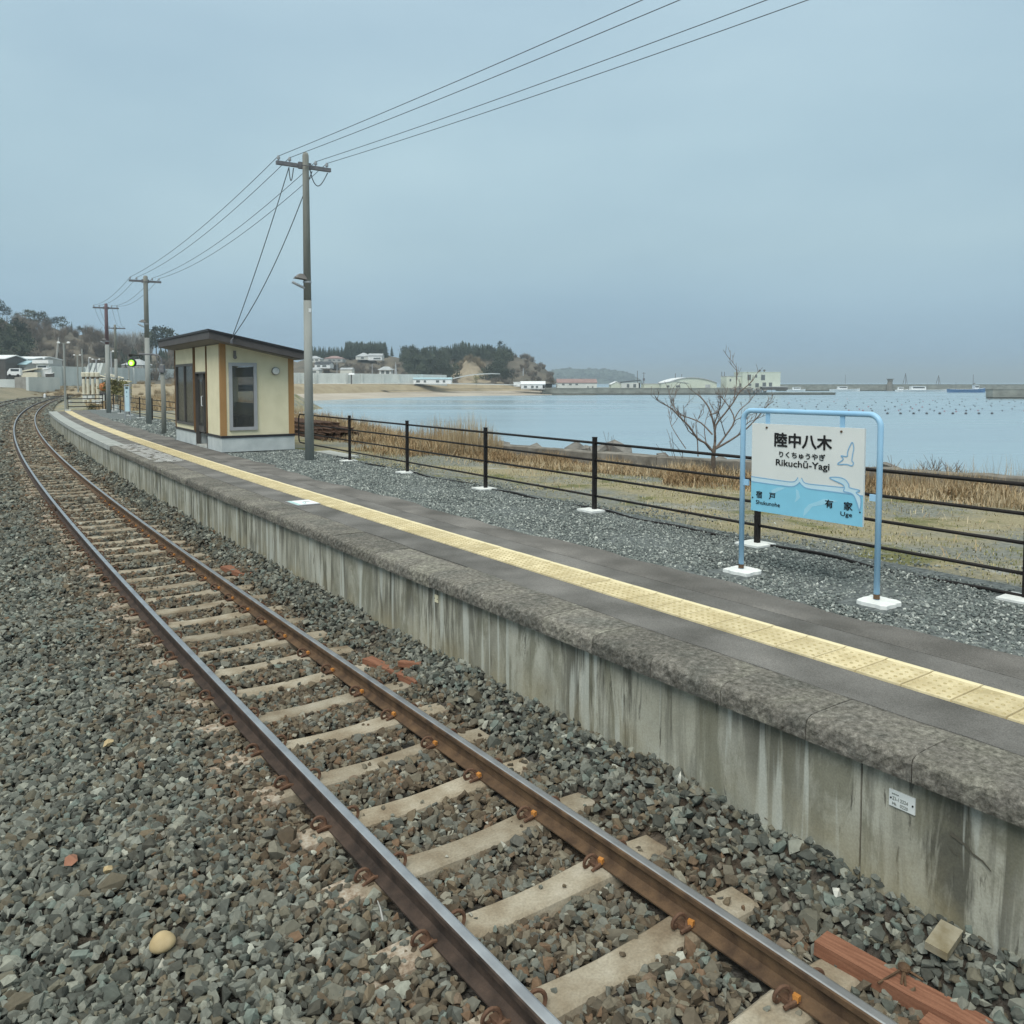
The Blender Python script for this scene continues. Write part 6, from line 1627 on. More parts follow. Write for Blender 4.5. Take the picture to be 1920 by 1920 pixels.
# ================================================================== FAR BUILDINGS
def building(name, label, cat, px0, px1, y_base, y_eave, Y, depth, wall, roof, y_ridge=None, rtype='gable', yaw=0.0, windows=(), over=.25, group=None, door=None):
    """front face spans bearings px0..px1 at distance Y; windows as (u0,u1,v0,v1) fractions of the front"""
    a = spot(px0, y_base, Y); b = spot(px1, y_base, Y); w = b.x - a.x; z0 = a.z; H = spot(px0, y_eave, Y).z - z0
    r = thing(name, label, cat, ((a.x + b.x) / 2, Y, z0), yaw, group)
    mb = MB(); mb.box((0, depth / 2, H / 2 - .2), (w, depth, H + .4)); wl = mb.build('wall', M[wall], r)
    RH = (spot(px0, y_ridge, Y).z - z0 - H) if y_ridge else .3
    mb = MB(); hw = w / 2 + over; f = -over; k = depth + over
    if rtype == 'gable':
        vs = [(-hw, f, H - .05), (hw, f, H - .05), (hw, k, H - .05), (-hw, k, H - .05), (-hw, depth / 2, H + RH), (hw, depth / 2, H + RH)]
        vs += [(x, y, z + .18) for x, y, z in vs]
        fs = [(6, 7, 11, 10), (8, 9, 10, 11), (0, 4, 5, 1), (2, 5, 4, 3), (0, 1, 7, 6), (2, 3, 9, 8), (0, 6, 10, 4), (4, 10, 9, 3), (1, 5, 11, 7), (5, 2, 8, 11)]
        mb.add(vs, fs)
        g = MB(); g.add([(-w / 2, 0, H), (-w / 2, depth, H), (-w / 2, depth / 2, H + RH - .05), (w / 2, 0, H), (w / 2, depth, H), (w / 2, depth / 2, H + RH - .05)], [(0, 1, 2), (3, 5, 4)]); g.build('gable', M[wall], r)
    elif rtype == 'hip':
        i = min(w, depth) * .45
        vs = [(-hw, f, H - .05), (hw, f, H - .05), (hw, k, H - .05), (-hw, k, H - .05), (-hw + i, depth / 2, H + RH), (hw - i, depth / 2, H + RH)]
        mb.add(vs, [(0, 1, 5, 4), (1, 2, 5), (2, 3, 4, 5), (3, 0, 4), (3, 2, 1, 0)])
    elif rtype == 'side':      # gable end faces the camera
        vs = [(-hw, f, H - .05), (0, f, H + RH), (hw, f, H - .05), (-hw, k, H - .05), (0, k, H + RH), (hw, k, H - .05)]
        vs += [(x, y, z + .2) for x, y, z in vs]
        mb.add(vs, [(6, 7, 10, 9), (7, 8, 11, 10), (0, 3, 4, 1), (1, 4, 5, 2), (0, 1, 7, 6), (1, 2, 8, 7), (3, 9, 10, 4), (4, 10, 11, 5), (0, 6, 9, 3), (2, 5, 11, 8)])
        g = MB(); g.add([(-w / 2, 0, H), (w / 2, 0, H), (0, 0, H + RH - .02)], [(0, 1, 2)]); g.build('gable', M[wall], r)
    elif rtype == 'mono':
        vs = [(-hw, f, H), (hw, f, H + RH), (hw, k, H + RH), (-hw, k, H)]; vs += [(x, y, z + .3) for x, y, z in vs]
        mb.add(vs, [(4, 5, 6, 7), (3, 2, 1, 0), (0, 1, 5, 4), (1, 2, 6, 5), (2, 3, 7, 6), (3, 0, 4, 7)])
    else:
        mb.box((0, depth / 2, H + RH / 2), (w + over, depth + over, RH))
    mb.build('roof', M[roof], r)
    for u0, u1, v0, v1 in windows:
        mb = MB(); cx, cz = (-.5 + (u0 + u1) / 2) * w, (v0 + v1) / 2 * H; ww, hh = (u1 - u0) * w, (v1 - v0) * H
        mb.box((cx, -.03, cz), (ww + .12, .08, hh + .12)); fr = mb.build('window', M['alu'], r)
        mb = MB(); mb.box((cx, -.08, cz), (ww, .03, hh)); mb.build('pane', M['farglass'], fr)
    if door:
        u0, u1, v1 = door; mb = MB(); mb.box(((-.5 + (u0 + u1) / 2) * w, -.04, v1 * H / 2), ((u1 - u0) * w, .08, v1 * H)); mb.build('door', M['dark'], r)
    return r
# ---- left cluster
building('warehouse', 'grey metal warehouse with pale ridge strip at the far left', 'warehouse', 10, 66, 706, 673, 196, 12, 'greywall', 'white', 668.5, 'gable', 0, [(.92, .95, .3, .55), (.97, .995, .3, .55)], over=.2)
building('lean_to', 'light blue roofed lean-to in front of the grey warehouse', 'shed', -14, 49, 706, 684, 190, 5, 'greywall', 'blueroof', 677, 'gable', 0, [(.35, .5, .45, .75), (.62, .75, .45, .85), (.85, .95, .4, .8)], over=.5)
building('open_barn', 'dark open barn with bright white roof cut by the left edge', 'barn', -60, 11, 712, 673, 185, 8, 'darkframe', 'white', 666, 'gable', 0)
building('store_shed', 'cream lean-to shed below the grey warehouse gable', 'shed', 40, 70, 705, 698, 184, 4, 'creampaint', 'creampaint', 692, 'mono', 0, [], over=.2)
def wall_thing(name, label, px0, px1, ytop, ybase, Ya, Yb, m, th=.5, cat='wall', cap=None, group=None):
    a = spot(px0, ybase, Ya); b = spot(px1, ybase, Yb); za = spot(px0, ytop, Ya).z; zb = spot(px1, ytop, Yb).z
    r = thing(name, label, cat, (a.x, a.y, a.z), 0, group); mb = MB(); d = Vector((b.x - a.x, b.y - a.y, 0)); n = Vector((-d.y, d.x, 0)).normalized() * th
    mb.add([(a.x, a.y, a.z - 1), (b.x, b.y, b.z - 1), (b.x, b.y, zb), (a.x, a.y, za), (a.x + n.x, a.y + n.y, a.z - 1), (b.x + n.x, b.y + n.y, b.z - 1), (b.x + n.x, b.y + n.y, zb), (a.x + n.x, a.y + n.y, za)],
           [(0, 1, 2, 3), (5, 4, 7, 6), (3, 2, 6, 7), (0, 3, 7, 4), (1, 5, 6, 2)]); mb.build('wall_face', M[m], r, world=True); return r
wall_thing('retaining_wall', 'pale concrete retaining wall at the left edge above the grass bank', -60, 28, 711, 733, 168, 166, 'floodwall')
wall_thing('retaining_wall', 'weathered brown-grey middle part of the retaining wall at far left', 28.3, 54, 707, 738, 165, 164, 'old_wall')
wall_thing('retaining_wall', 'bluish-white concrete wall right of the brown-grey wall part', 54.3, 113, 707, 740, 163, 176, 'floodwall')
# small white van
c = spot(28, 706, 181); van = thing('parked_van', 'small white van parked in front of the blue roofed lean-to', 'van', c, .25)
mb = MB(); mb.add([(-1.3, -.7, .3), (1.3, -.7, .3), (1.3, .7, .3), (-1.3, .7, .3), (-1.3, -.7, .95), (1.3, -.7, 1.0), (1.3, .7, 1.0), (-1.3, .7, .95), (-.8, -.62, 1.75), (1.2, -.62, 1.8), (1.2, .62, 1.8), (-.8, .62, 1.75)],
                  [(0, 1, 5, 4), (1, 2, 6, 5), (2, 3, 7, 6), (3, 0, 4, 7), (4, 5, 9, 8), (5, 6, 10, 9), (6, 7, 11, 10), (7, 4, 8, 11), (8, 9, 10, 11), (0, 3, 2, 1)]); mb.build('body', M['white'], van)
mb = MB(); mb.box((.2, -.67, 1.38), (1.6, .06, .5)); mb.build('side_glass', M['glass'], van)
for x in (-.8, .8):
    mb = MB(); mb.tube([(x, -.74, .28), (x, -.55, .28)], .28, 12); mb.build('wheel', M['black'], van)
# boat laid up ashore
def boat(label, px0, px1, ybase, Y, hullm, hh, cabin, seed=0, mast=None, group=None, yaw=0.0, z=None, canopy=False):
    a = spot(px0, ybase, Y); b = spot(px1, ybase, Y); L_ = b.x - a.x; r = thing('fishing_boat', label, 'boat', ((a.x + b.x) / 2, Y, a.z if z is None else z), yaw, group)
    bw = min(L_ * .16, 2.2); mb = MB(); st = [(-.5, .8, 0.05), (-.3, 1, 0), (.1, 1, 0), (.35, .7, .12), (.5, .06, .40)]; vs = []
    for x, w, up in st: vs += [(x * L_, -bw * w * .65, -.3), (x * L_, -bw * w, hh * (1 + up)), (x * L_, bw * w, hh * (1 + up)), (x * L_, bw * w * .65, -.3)]
    fs = [(i * 4 + j, (i + 1) * 4 + j, (i + 1) * 4 + j + 1, i * 4 + j + 1) for i in range(4) for j in range(3)] + [(0, 1, 2, 3), (19, 18, 17, 16), ]
    mb.add(vs, fs); mb.build('hull', M[hullm], r)
    mb = MB(); mb.tube([(x * L_, -bw * w - .03, hh * (1 + up) - .02) for x, w, up in st], .09, 5); mb.build('gunwale', M['white'], r)
    if cabin:
        u0, u1, ch = cabin; cx = (u0 + u1) / 2 * L_
        mb = MB(); mb.box((cx, 0, hh + ch / 2), ((u1 - u0) * L_, bw * 1.2, ch)); cb = mb.build('cabin', M['white'], r)
        mb = MB(); mb.box((cx, -bw * .62, hh + ch * .62), ((u1 - u0) * L_ * .8, .06, ch * .34)); mb.build('cabin_window', M['glass'], cb)
        mb = MB(); mb.box((cx, 0, hh + ch + .06), ((u1 - u0) * L_ * 1.12, bw * 1.35, .12)); mb.build('cabin_roof', M['offwhite'], cb)
    if mast:
        for u, h in mast:
            mb = MB(); mb.tube([(u * L_, 0, hh * .6), (u * L_, 0, hh + h)], [.11, .06], 6); mb.build('mast', M['arm'], r)
    return r
lb = boat('white fishing boat laid up ashore with thick white canopy beside the grey warehouse', 66, 97, 704, 186, 'white', 1.35, (-.35, .3, 1.0), mast=[(.05, 2.4)])
mb = MB(); mb.box((-.1, 0, 3.05), (3.6, 1.9, .75)); mb.build('canopy', M['white'], lb)
mb = MB(); mb.sphere((.2, 0, 3.9), .28, 8, 6); mb.build('radar_dome', M['white'], lb)
boat('small dark dinghy on the ground right of the laid-up white boat', 86, 102, 705, 184, 'darkframe', .55, None)
# ---- flood wall with pilasters
fw_ = thing('flood_wall', 'long pale concrete flood wall running behind the bay with upright pilasters', 'flood wall', spot(97, 722, 200))
fpts = [(88, 686.5, 195), (118, 687, 205), (160, 688, 216), (205, 689, 228), (250, 690, 240), (295, 691, 254), (345, 693, 268), (400, 695, 282), (455, 696.5, 295), (510, 698, 306), (560, 699, 315), (592, 699.5, 319), (650, 700, 324), (678, 700.5, 327), (718, 701, 331), (748, 701.5, 334), (790, 702, 340), (838, 703, 348)]
for i in range(len(fpts) - 1):
    (pa, ya, Ya), (pb, yb, Yb) = fpts[i], fpts[i + 1]
    a = spot(pa, ya, Ya); b = spot(pb, yb, Yb); d = (b - a); d.z = 0; d.normalize(); nn = Vector((-d.y, d.x, 0)); b2 = b - d * .12
    mb = MB(); zb_ = -.6
    mb.add([(a.x, a.y, zb_), (b2.x, b2.y, zb_), (b2.x, b2.y, b.z), (a.x, a.y, a.z), (a.x + nn.x, a.y + nn.y, zb_), (b2.x + nn.x, b2.y + nn.y, zb_), (b2.x + nn.x, b2.y + nn.y, b.z), (a.x + nn.x, a.y + nn.y, a.z)],
           [(0, 1, 2, 3), (5, 4, 7, 6), (3, 2, 6, 7), (0, 3, 7, 4), (1, 5, 6, 2)]); mb.build('wall_panel', M['floodwall'], fw_, world=True)
    mb = MB(); mb.box((a.x - nn.x * .25, a.y - nn.y * .25, (a.z + zb_) / 2), (.9, .5, a.z - zb_ + .1), math.atan2(d.y, d.x)); mb.build('pilaster', M['floodwall'], fw_, world=True)
# road kerb and guard rail on the bank
def ribbon(name, label, cat, pts_, w, h, m, kind=None):
    mb = MB(); P = [spot(*p) for p in pts_]; vs = []
    for p in P: vs += [(p.x, p.y, p.z), (p.x, p.y + w, p.z), (p.x, p.y + w, p.z + h), (p.x, p.y, p.z + h)]
    mb.add(vs, [(i * 4 + j, (i + 1) * 4 + j, (i + 1) * 4 + (j + 1) % 4, i * 4 + (j + 1) % 4) for i in range(len(P) - 1) for j in range(4)])
    return tag(mb.build(name, M[m]), label, cat, None, kind)
ribbon('kerb', 'long white kerb line along the bank across the bay', 'kerb', [(470, 721, 305), (585, 720.5, 318), (700, 719.5, 328), (800, 719.5, 338), (900, 721, 350), (1000, 723, 360)], 1.0, .32, 'white_concrete')
ribbon('guard_rail', 'pale guard rail curving up the slope below the sandy cliff', 'guard rail', [(848, 711, 356), (862, 708, 360), (880, 704.5, 366), (900, 702.5, 372), (922, 701.5, 378), (938, 702, 384)], .3, .5, 'white')
ribbon('bank_edge', 'dark undercut edge of the grassy bank above the beach', 'bank', [(470, 734, 285), (600, 733, 300), (680, 732, 306), (760, 733, 316), (850, 729.5, 338), (950, 729, 348), (1030, 729, 355)], 1.5, .12, 'seawall')
# ---- houses right of the tall pole
building('house', 'house with pale roof peeping left behind the tall utility pole', 'house', 575, 600, 678, 672, 420, 8, 'offwhite', 'greyroof', 667, 'hip', 0, [(.3, .5, .3, .7), (.65, .85, .3, .7)])
building('house', 'pink-tinged house on the slope left of the conifer stand', 'house', 607, 642, 678, 672, 415, 8, 'greywall', 'redroof', 667, 'hip', 0, [(.25, .4, .2, .6), (.5, .6, .2, .6), (.75, .9, .2, .6)])
building('house', 'white walled house below the pink-tinged house', 'house', 590, 619, 689, 683, 400, 8, 'white', 'darkroof', 678, 'gable', 0, [(.15, .35, .2, .7), (.5, .75, .2, .7)])
building('house', 'small house with grey roof low beside the tall utility pole', 'house', 580, 598, 700, 693, 385, 7, 'offwhite', 'greyroof', 688, 'hip', 0, [(.3, .7, .2, .6)])
building('shed', 'beige shed just behind the flood wall left of the dark post', 'shed', 638, 660, 702, 693, 372, 6, 'offwhite', 'greyroof', 690, 'gable', 0)
building('house', 'wide pale roofed house below the conifer stand', 'house', 667, 692, 673, 668, 430, 9, 'offwhite', 'greyroof', 661, 'hip', 0, [(.4, .6, .1, .7)])
building('house', 'bright walled house right of the wide pale roofed house', 'house', 690, 716, 674, 667, 426, 8, 'white', 'greyroof', 663, 'gable', 0, [(.4, .9, .1, .45)])
building('shrine_hall', 'dark and white hall with curved grey roof above the flood wall', 'hall', 711, 733, 702, 693.5, 378, 7, 'white', 'greyroof', 687, 'hip', 0, [(.18, .42, .1, .8), (.58, .85, .1, .8)], over=.9)
c = spot(742, 702, 376); tw = thing('white_pylon', 'slim pale tapering pylon right of the shrine hall', 'pylon', c); mb = MB(); mb.tube([(0, 0, -1), (0, 0, 5.4)], [.85, .12], 6); mb.build('shaft', M['insul'], tw)
c = spot(659, 719, 322); kp_ = thing('roofed_post', 'dark post with small white roof in front of the flood wall', 'post', c); mb = MB(); mb.box((0, 0, 1.6), (.45, .45, 3.6)); mb.build('post', M['darkframe'], kp_)
mb = MB(); mb.add([(-1.1, -.8, 3.4), (1.3, -.8, 3.4), (1.3, .8, 3.4), (-1.1, .8, 3.4), (-.8, -.3, 4.0), (1.1, -.3, 4.0), (1.1, .3, 4.0), (-.8, .3, 4.0)], [(4, 5, 6, 7), (0, 1, 5, 4), (1, 2, 6, 5), (2, 3, 7, 6), (3, 0, 4, 7), (3, 2, 1, 0)]); mb.build('roof', M['white'], kp_)
building('long_shed', 'long low white and blue shed on the bank across the bay', 'shed', 775, 846, 718, 711, 333, 6, 'white', 'blueroof', 708.5, 'gable', 0, [(.08, .17, .15, .7), (.28, .33, .15, .7), (.60, .68, .15, .7), (.78, .84, .15, .7)])
building('house', 'dark roofed houses edge half hidden by the left hill wood', 'house', 228, 268, 692, 684, 262, 8, 'greywall', 'greyroof', 673, 'hip', 0)
building('beach_hut', 'bright white roofed hut at the root of the quay', 'hut', 977, 1022, 728, 720.5, 356, 7, 'white', 'white', 715.5, 'gable', 0, [(.12, .24, .1, .6), (.42, .52, .1, .6), (.62, .70, .1, .6)], door=(.9, .99, .8))
building('annex', 'small white box annex left of the white roofed hut', 'shed', 963, 976, 723, 717.5, 357, 4, 'white', 'white', None, 'flat', 0)
c = spot(893, 724, 352); 
tree('mossy', 'dark round bush on the bank in front of the cliff', c, 4.5, 1.0, None, 'dark_bush', 'bush')
# ---- quay with buildings
YQ = 357.0
def block(name, label, cat, px0, px1, ytop, ybase, Y, depth, m, low=True, kind=None):
    a = spot(px0, ybase, Y); b = spot(px1, ybase, Y); zt_ = spot(px0, ytop, Y).z
    r = thing(name, label, cat, ((a.x + b.x) / 2, Y, WATER_Z)); h = zt_ - WATER_Z
    mb = MB(); mb.box((0, depth / 2, h / 2 + .25), (b.x - a.x, depth, h - .5)); mb.build('concrete_face', M[m], r)
    mb = MB(); mb.box((0, depth / 2 + .05, -.2), (b.x - a.x - .2, depth - .2, 1.35)); mb.build('tide_band', M['weed'], r)
    mb = MB(); mb.box((0, depth / 2, h + .09), (b.x - a.x + .3, depth + .3, .17)); mb.build('deck_edge', M['quay'], r)
    return r
block('quay', 'long grey quay carrying the harbour buildings', 'quay', 1018, 1412, 728.5, 740.2, YQ, 46, 'quay')
block('jetty', 'low grey jetty tip running out right of the quay boulders', 'jetty', 1406, 1567, 736.6, 741, YQ - 2, 6, 'quay')
rr = random.Random(9)
for i in range(13):
    c = spot(1372 + i * 5.2 + rr.uniform(-2, 2), rr.uniform(729, 737), YQ - 3); bm = bmesh.new(); q_ = rr.uniform(.8, 1.5)
    for k in range(12):
        q = Vector((rr.gauss(0, 1), rr.gauss(0, 1), rr.gauss(0, 1))).normalized() * q_; bm.verts.new(q)
    bmesh.ops.convex_hull(bm, input=bm.verts); me = bpy.data.meshes.new('armour_boulder'); bm.to_mesh(me); bm.free(); me.materials.append(M['rock'])
    tag(link('armour_boulder', me, None, c), 'grey armour boulder piled at the quay end, %s from the left' % ORD[i], 'boulder', 'armour boulders at the quay end')
for i in range(8):
    c = spot(1046 + i * 9, 743, 350); mb = MB(); mb.sphere((0, 0, 0), 1.3, 8, 6, 0, (1.6, 1, .28)); o = mb.build('shore_rock', M['weed']); o.location = (c.x, c.y, WATER_Z + .05)
    tag(o, 'flat dark rock awash at the foot of the quay, %s from the left' % ORD[i], 'rock', 'rocks awash by the quay')
building('red_roof_shed', 'long harbour shed with faded red roof', 'shed', 1045, 1119, 728, 718, 366, 10, 'offwhite', 'redroof', 711, 'gable', 0, [(.12, .18, .6, .85), (.30, .36, .6, .85), (.46, .52, .6, .85), (.76, .79, .1, .35), (.88, .91, .1, .35)])
building('harbour_hut', 'white zigzag roofed hut left of the slanted roof building', 'hut', 1146, 1166, 728, 721, 366, 8, 'palegreen', 'white', 716, 'side', 0)
building('slant_roof_building', 'harbour building with slanted dark roof edge and two windows', 'building', 1165, 1200, 728, 717.5, 364, 9, 'offwhite', 'darkroof', 714, 'mono', 0, [(.30, .42, .15, .75), (.64, .78, .15, .75)], door=(.93, 1.0, .95))
building('low_store', 'pale low store between slanted roof building and arched hall', 'store', 1207, 1240, 728, 720, 372, 8, 'palegreen', 'greyroof', None, 'flat', 0)
# arched hall
a = spot(1250, 728, 368); b = spot(1344, 728, 368); w = b.x - a.x; ah = thing('arched_hall', 'large pale hall with low arched roof on the quay', 'hall', ((a.x + b.x) / 2, 368, a.z)); h0, h1 = spot(0, 718, 368).z - a.z, spot(0, 707.5, 368).z - a.z
arc = [(-w / 2 + w * i / 16, h0 + (h1 - h0) * math.sin(PI * i / 16) ** .8) for i in range(17)]
mb = MB(); poly = [(-w / 2, 0)] + arc + [(w / 2, 0)]; n = len(poly); mb.add([(x, 0, z) for x, z in poly] + [(x, 22, z) for x, z in poly], [tuple(range(n)), tuple(range(2 * n - 1, n - 1, -1))]); mb.build('end_wall', M['palegreen'], ah)
mb = MB(); mb.add([(x, -.4, z + .05) for x, z in arc] + [(x, 22.4, z + .05) for x, z in arc], [(i, i + 1, 18 + i, 17 + i) for i in range(16)]); rf_ = mb.build('roof', M['white'], ah)
mb = MB()
for i in range(16):
    (x0, z0_), (x1, z1_) = arc[i], arc[i + 1]; mb.add([(x0, -.42, z0_ - .25), (x1, -.42, z1_ - .25), (x1, -.42, z1_ + .12), (x0, -.42, z0_ + .12)], [(0, 1, 2, 3)])
mb.build('roof_edge', M['greyroof'], rf_)
for u in (-.36, -.2, .32):
    mb = MB(); mb.box((u * w, -.05, h0 * .4), (2.2, .12, h0 * .6)); mb.build('shutter', M['greyroof'], ah)
building('market_hall', 'pale green annex joined to the left of the arched hall', 'hall', 1240, 1290, 728, 719, 364, 6, 'palegreen', 'greyroof', 715, 'side', 0, [(.2, .3, .2, .6), (.55, .7, .2, .6)])
wb = building('harbour_office', 'two-storey pale green harbour office with roof vents', 'building', 1392, 1463, 728, 698.5, 364, 14, 'palegreen', 'palegreen', None, 'flat', 0,
              [(.13, .22, .52, .86), (.33, .38, .68, .86), (.49, .59, .52, .86), (.34, .43, .08, .32), (.53, .62, .08, .36), (.70, .78, .08, .36), (.16, .23, .16, .28)])
for px in (1424.5, 1433):
    c = spot(px, 698, 370); mb = MB(); zz = c.z - wb.location.z; mb.tube([(c.x - wb.location.x, 6, zz - .4), (c.x - wb.location.x, 6, zz + .5), (c.x - wb.location.x, 6, zz + .55), (c.x - wb.location.x, 6, zz + 1.2)], [.25, .25, .55, .35], 10); mb.build('roof_vent', M['darkframe'], wb)
building('office_wing', 'lower pale wing joined to the left of the harbour office', 'building', 1362, 1392, 728, 706, 366, 10, 'palegreen', 'greyroof', None, 'flat', 0, [(.2, .28, .6, .8), (.8, .95, .1, .4)])
building('net_store', 'flat dark grey store in front of the harbour office right end', 'store', 1430, 1477, 729.5, 726, 360, 4, 'darkframe', 'greyroof', None, 'flat', 0)
for px, yt, Y, lab in ((1195, 695, 380, 'thick dark pole behind the slanted roof building'), (1207, 698, 380, 'dark pole with transformer right of the slanted roof building'), (1266, 700, 385, 'thin pole behind the left side of the arched hall'), (1278, 702, 385, 'second thin pole behind the arched hall'), (1353, 697, 375, 'left pole of the pair beside the office wing'), (1358, 697, 375, 'right pole of the pair beside the office wing'),
                       (632, 674, 390, 'thin pole on the slope among the far houses'), (698, 682, 375, 'short pole behind the flood wall'), (981, 690, 362, 'thin pole at the right foot of the headland')):
    c = spot(px, 728 if px > 1000 else 702, Y); z1_ = spot(px, yt, Y).z; t = thing('harbour_pole' if px > 1000 else 'far_pole', lab, 'pole', c); mb = MB(); mb.tube([(0, 0, -.5), (0, 0, z1_ - c.z)], [.22, .15], 6); mb.build('shaft', M['arm'] if px > 1000 else M['insul'], t)
    if px == 1207: mb = MB(); mb.box((0, -.2, (z1_ - c.z) * .55), (.9, .6, 1.0)); mb.box((0, 0, z1_ - c.z - .4), (1.8, .15, .15)); mb.build('transformer', M['arm'], t)
# ---- outer breakwater, tower, lamps, boats, pier
block('breakwater', 'long outer breakwater closing the harbour on the horizon', 'breakwater', 1462, 2150, 721.2, 733, 505, 8, 'quay')
block('pier', 'grey concrete pier with dark tide line entering from the right edge', 'pier', 1861, 2140, 730.3, 747.5, 275, 4, 'floodwall' if False else 'quay')
c = spot(1668, 726, 503); t = thing('harbour_tower', 'squat brown concrete tower on the breakwater', 'tower', (c.x, c.y, WATER_Z + 2.2)); mb = MB(); mb.tube([(0, 0, -2.2), (0, 0, .8), (.2, 0, 3.2), (.2, 0, 4.9)], [1.9, 1.7, 1.35, 1.7], 10); mb.build('shaft', M['seawall'], t); mb = MB(); mb.box((.2, 0, 5.0), (3.4, 3.4, .3)); mb.build('cap', M['rock'], t)
for px, yt in ((1697.5, 699.5), (1759.5, 703.5)):
    c = spot(px, 721.5, 508); z1_ = spot(px, yt, 508).z - c.z; t = thing('lattice_mast', 'thin A-frame mast standing on the breakwater %s' % ('near the brown tower' if px < 1720 else 'left of the blue boat'), 'mast', c)
    for sx in (-1.5, 0, 1.5):
        mb = MB(); mb.tube([(sx, abs(sx) * .3, -.5), (0, 0, z1_)], [.16, .12], 5); mb.build('leg', M['arm'], t)
c = spot(1824.5, 721.5, 508); t = thing('beacon_mast', 'single beacon mast with lamp box behind the blue boat', 'mast', c); mb = MB(); mb.tube([(0, 0, -.5), (0, 0, 6.3)], .15, 6); mb.build('shaft', M['arm'], t); mb = MB(); mb.box((.5, 0, .8), (1.4, .5, .6)); mb.build('lamp_box', M['arm'], t)
BZ = WATER_Z
boat('blue hulled fishing boat moored right of the white boats', 1778, 1847, 736, 432, 'boat_blue', 1.75, (.18, .30, 2.0), z=BZ, mast=[(-.3, 3.5)])
boat('white boat moored in the middle between tower and blue boat', 1690, 1782, 734.5, 465, 'white', 1.05, (-.32, -.02, 2.0), z=BZ, mast=[(.02, 3.4), (-.35, 2.4)])
boat('white boat nearest the brown tower on its right', 1679, 1702, 734, 470, 'white', 1.0, (-.3, .1, 1.6), z=BZ)
boat('white boat with mast moored far left of the brown tower', 1557, 1612, 733, 480, 'white', 1.2, (-.25, .05, 1.6), z=BZ, mast=[(.0, 8.5)])
boat('small white boat moored right of the harbour office', 1476, 1510, 733, 480, 'white', 1.0, (-.2, .2, 1.4), z=BZ)
# ---- aquaculture floats in rows
bm_ = None; rr = random.Random(2); nb = 0
def float_(x, y, r, m='buoy', lab='small dark float in the rows of floats on the bay', group='floats on the bay'):
    global bm_
    key = m
    if bm_ is None: bm_ = {}
    if key not in bm_:
        mb = MB(); mb.sphere((0, 0, 0), 1, 8, 6); o = mb.build('float', M[m], smooth=True); bm_[key] = o.data
    else: o = link('float', bm_[key])
    o.location = (x, y, WATER_Z + r * .25); o.scale = (r, r, r); tag(o, lab, 'float', group)
for i in range(9):
    px = 1664 + 24.5 * i; c = spot(px, 776, 145); float_(c.x, c.y, .24, 'buoy', 'larger black float in the front row of floats', 'black floats of the front row')
for i in range(6):
    px = 1490 + 26 * i; c = spot(px, 776, 146); float_(c.x, c.y, .15)
for row, (py, x0, x1, st) in enumerate(((771, 1440, 1925, 22), (767, 1480, 1930, 26), (763, 1380, 1930, 25), (759.5, 1260, 1930, 27), (756, 1240, 1930, 27), (753, 1300, 1930, 24), (750.5, 1240, 1930, 22), (748.5, 1300, 1900, 24))):
    Y = (CAM_H - WATER_Z) * FPX / (py - 715.5); x = x0
    while x < x1:
        c = spot(x + rr.uniform(-4, 4), py, Y + rr.uniform(-4, 4))
        if rr.random() < .86 and nb < 210: float_(c.x, c.y, rr.uniform(.13, .20), 'buoy' if rr.random() < .8 else 'buoy_pink', 'small dark float in the rows of floats on the bay' if True else '', 'floats on the bay'); nb += 1
        x += st
# ---- things beyond the platform end on the left
def lamp_post(label, px, yb, yt, Y, r=.10, double=True, m='insul', arm=.35):
    c = spot(px, yb, Y); h = spot(px, yt, Y).z - c.z; t = thing('lamp_post', label, 'lamp post', c); mb = MB(); mb.tube([(0, 0, -.8), (0, 0, h)], [r, r * .75], 8); mb.build('shaft', M[m], t)
    if double is not None:
        mb = MB(); mb.tube([(-arm if double else 0, 0, h - .03), (arm, 0, h - .03)], r * .3, 5); mb.build('lamp_arm', M[m], t)
        for sx in ((-arm, arm) if double else (arm * .3,)):
            mb = MB(); mb.sphere((sx, -.05, h + .02), r * 1.1, 8, 6, 0, (1.3, 1, .8)); mb.build('lamp_head', M['white'], t)
    return t
lamp_post('tall twin-headed lamp post just left of the platform end', 123, 762, 643, 71, .105, True, 'pole', .42)
lamp_post('shorter twin-headed lamp post behind the platform end', 146.5, 725, 666, 120, .11, True, 'pole', .42)
lamp_post('plain tapered post right of the shorter twin-headed lamp', 155.5, 722, 654, 122, .12, None, 'pole')
lamp_post('lamp post with single round head on the flood gate', 167.5, 705, 671, 150, .14, False, 'insul', .6)
lamp_post('twin-armed lamp post right of the single round head lamp', 181, 705, 674, 150, .15, True, 'insul', .6)
lamp_post('lamp post with one arm right of the purplish utility pole', 209.5, 712, 659, 140, .16, False, 'insul', 1.2)
lamp_post('thin grey pole under the green signal lamp', 242, 712, 690, 130, .13, None, 'pole')
c = spot(108, 685, 240); t = thing('birch_tree', 'thin leaning pale birch trunk on the left hillside', 'tree', c); mb = MB(); mb.tube([(-.4, 0, -2), (-.2, 0, 2.5), (.35, 0, 6.5), (.5, 0, 8)], [.35, .3, .22, .1], 6); mb.build('trunk', M['pale_bark'], t)
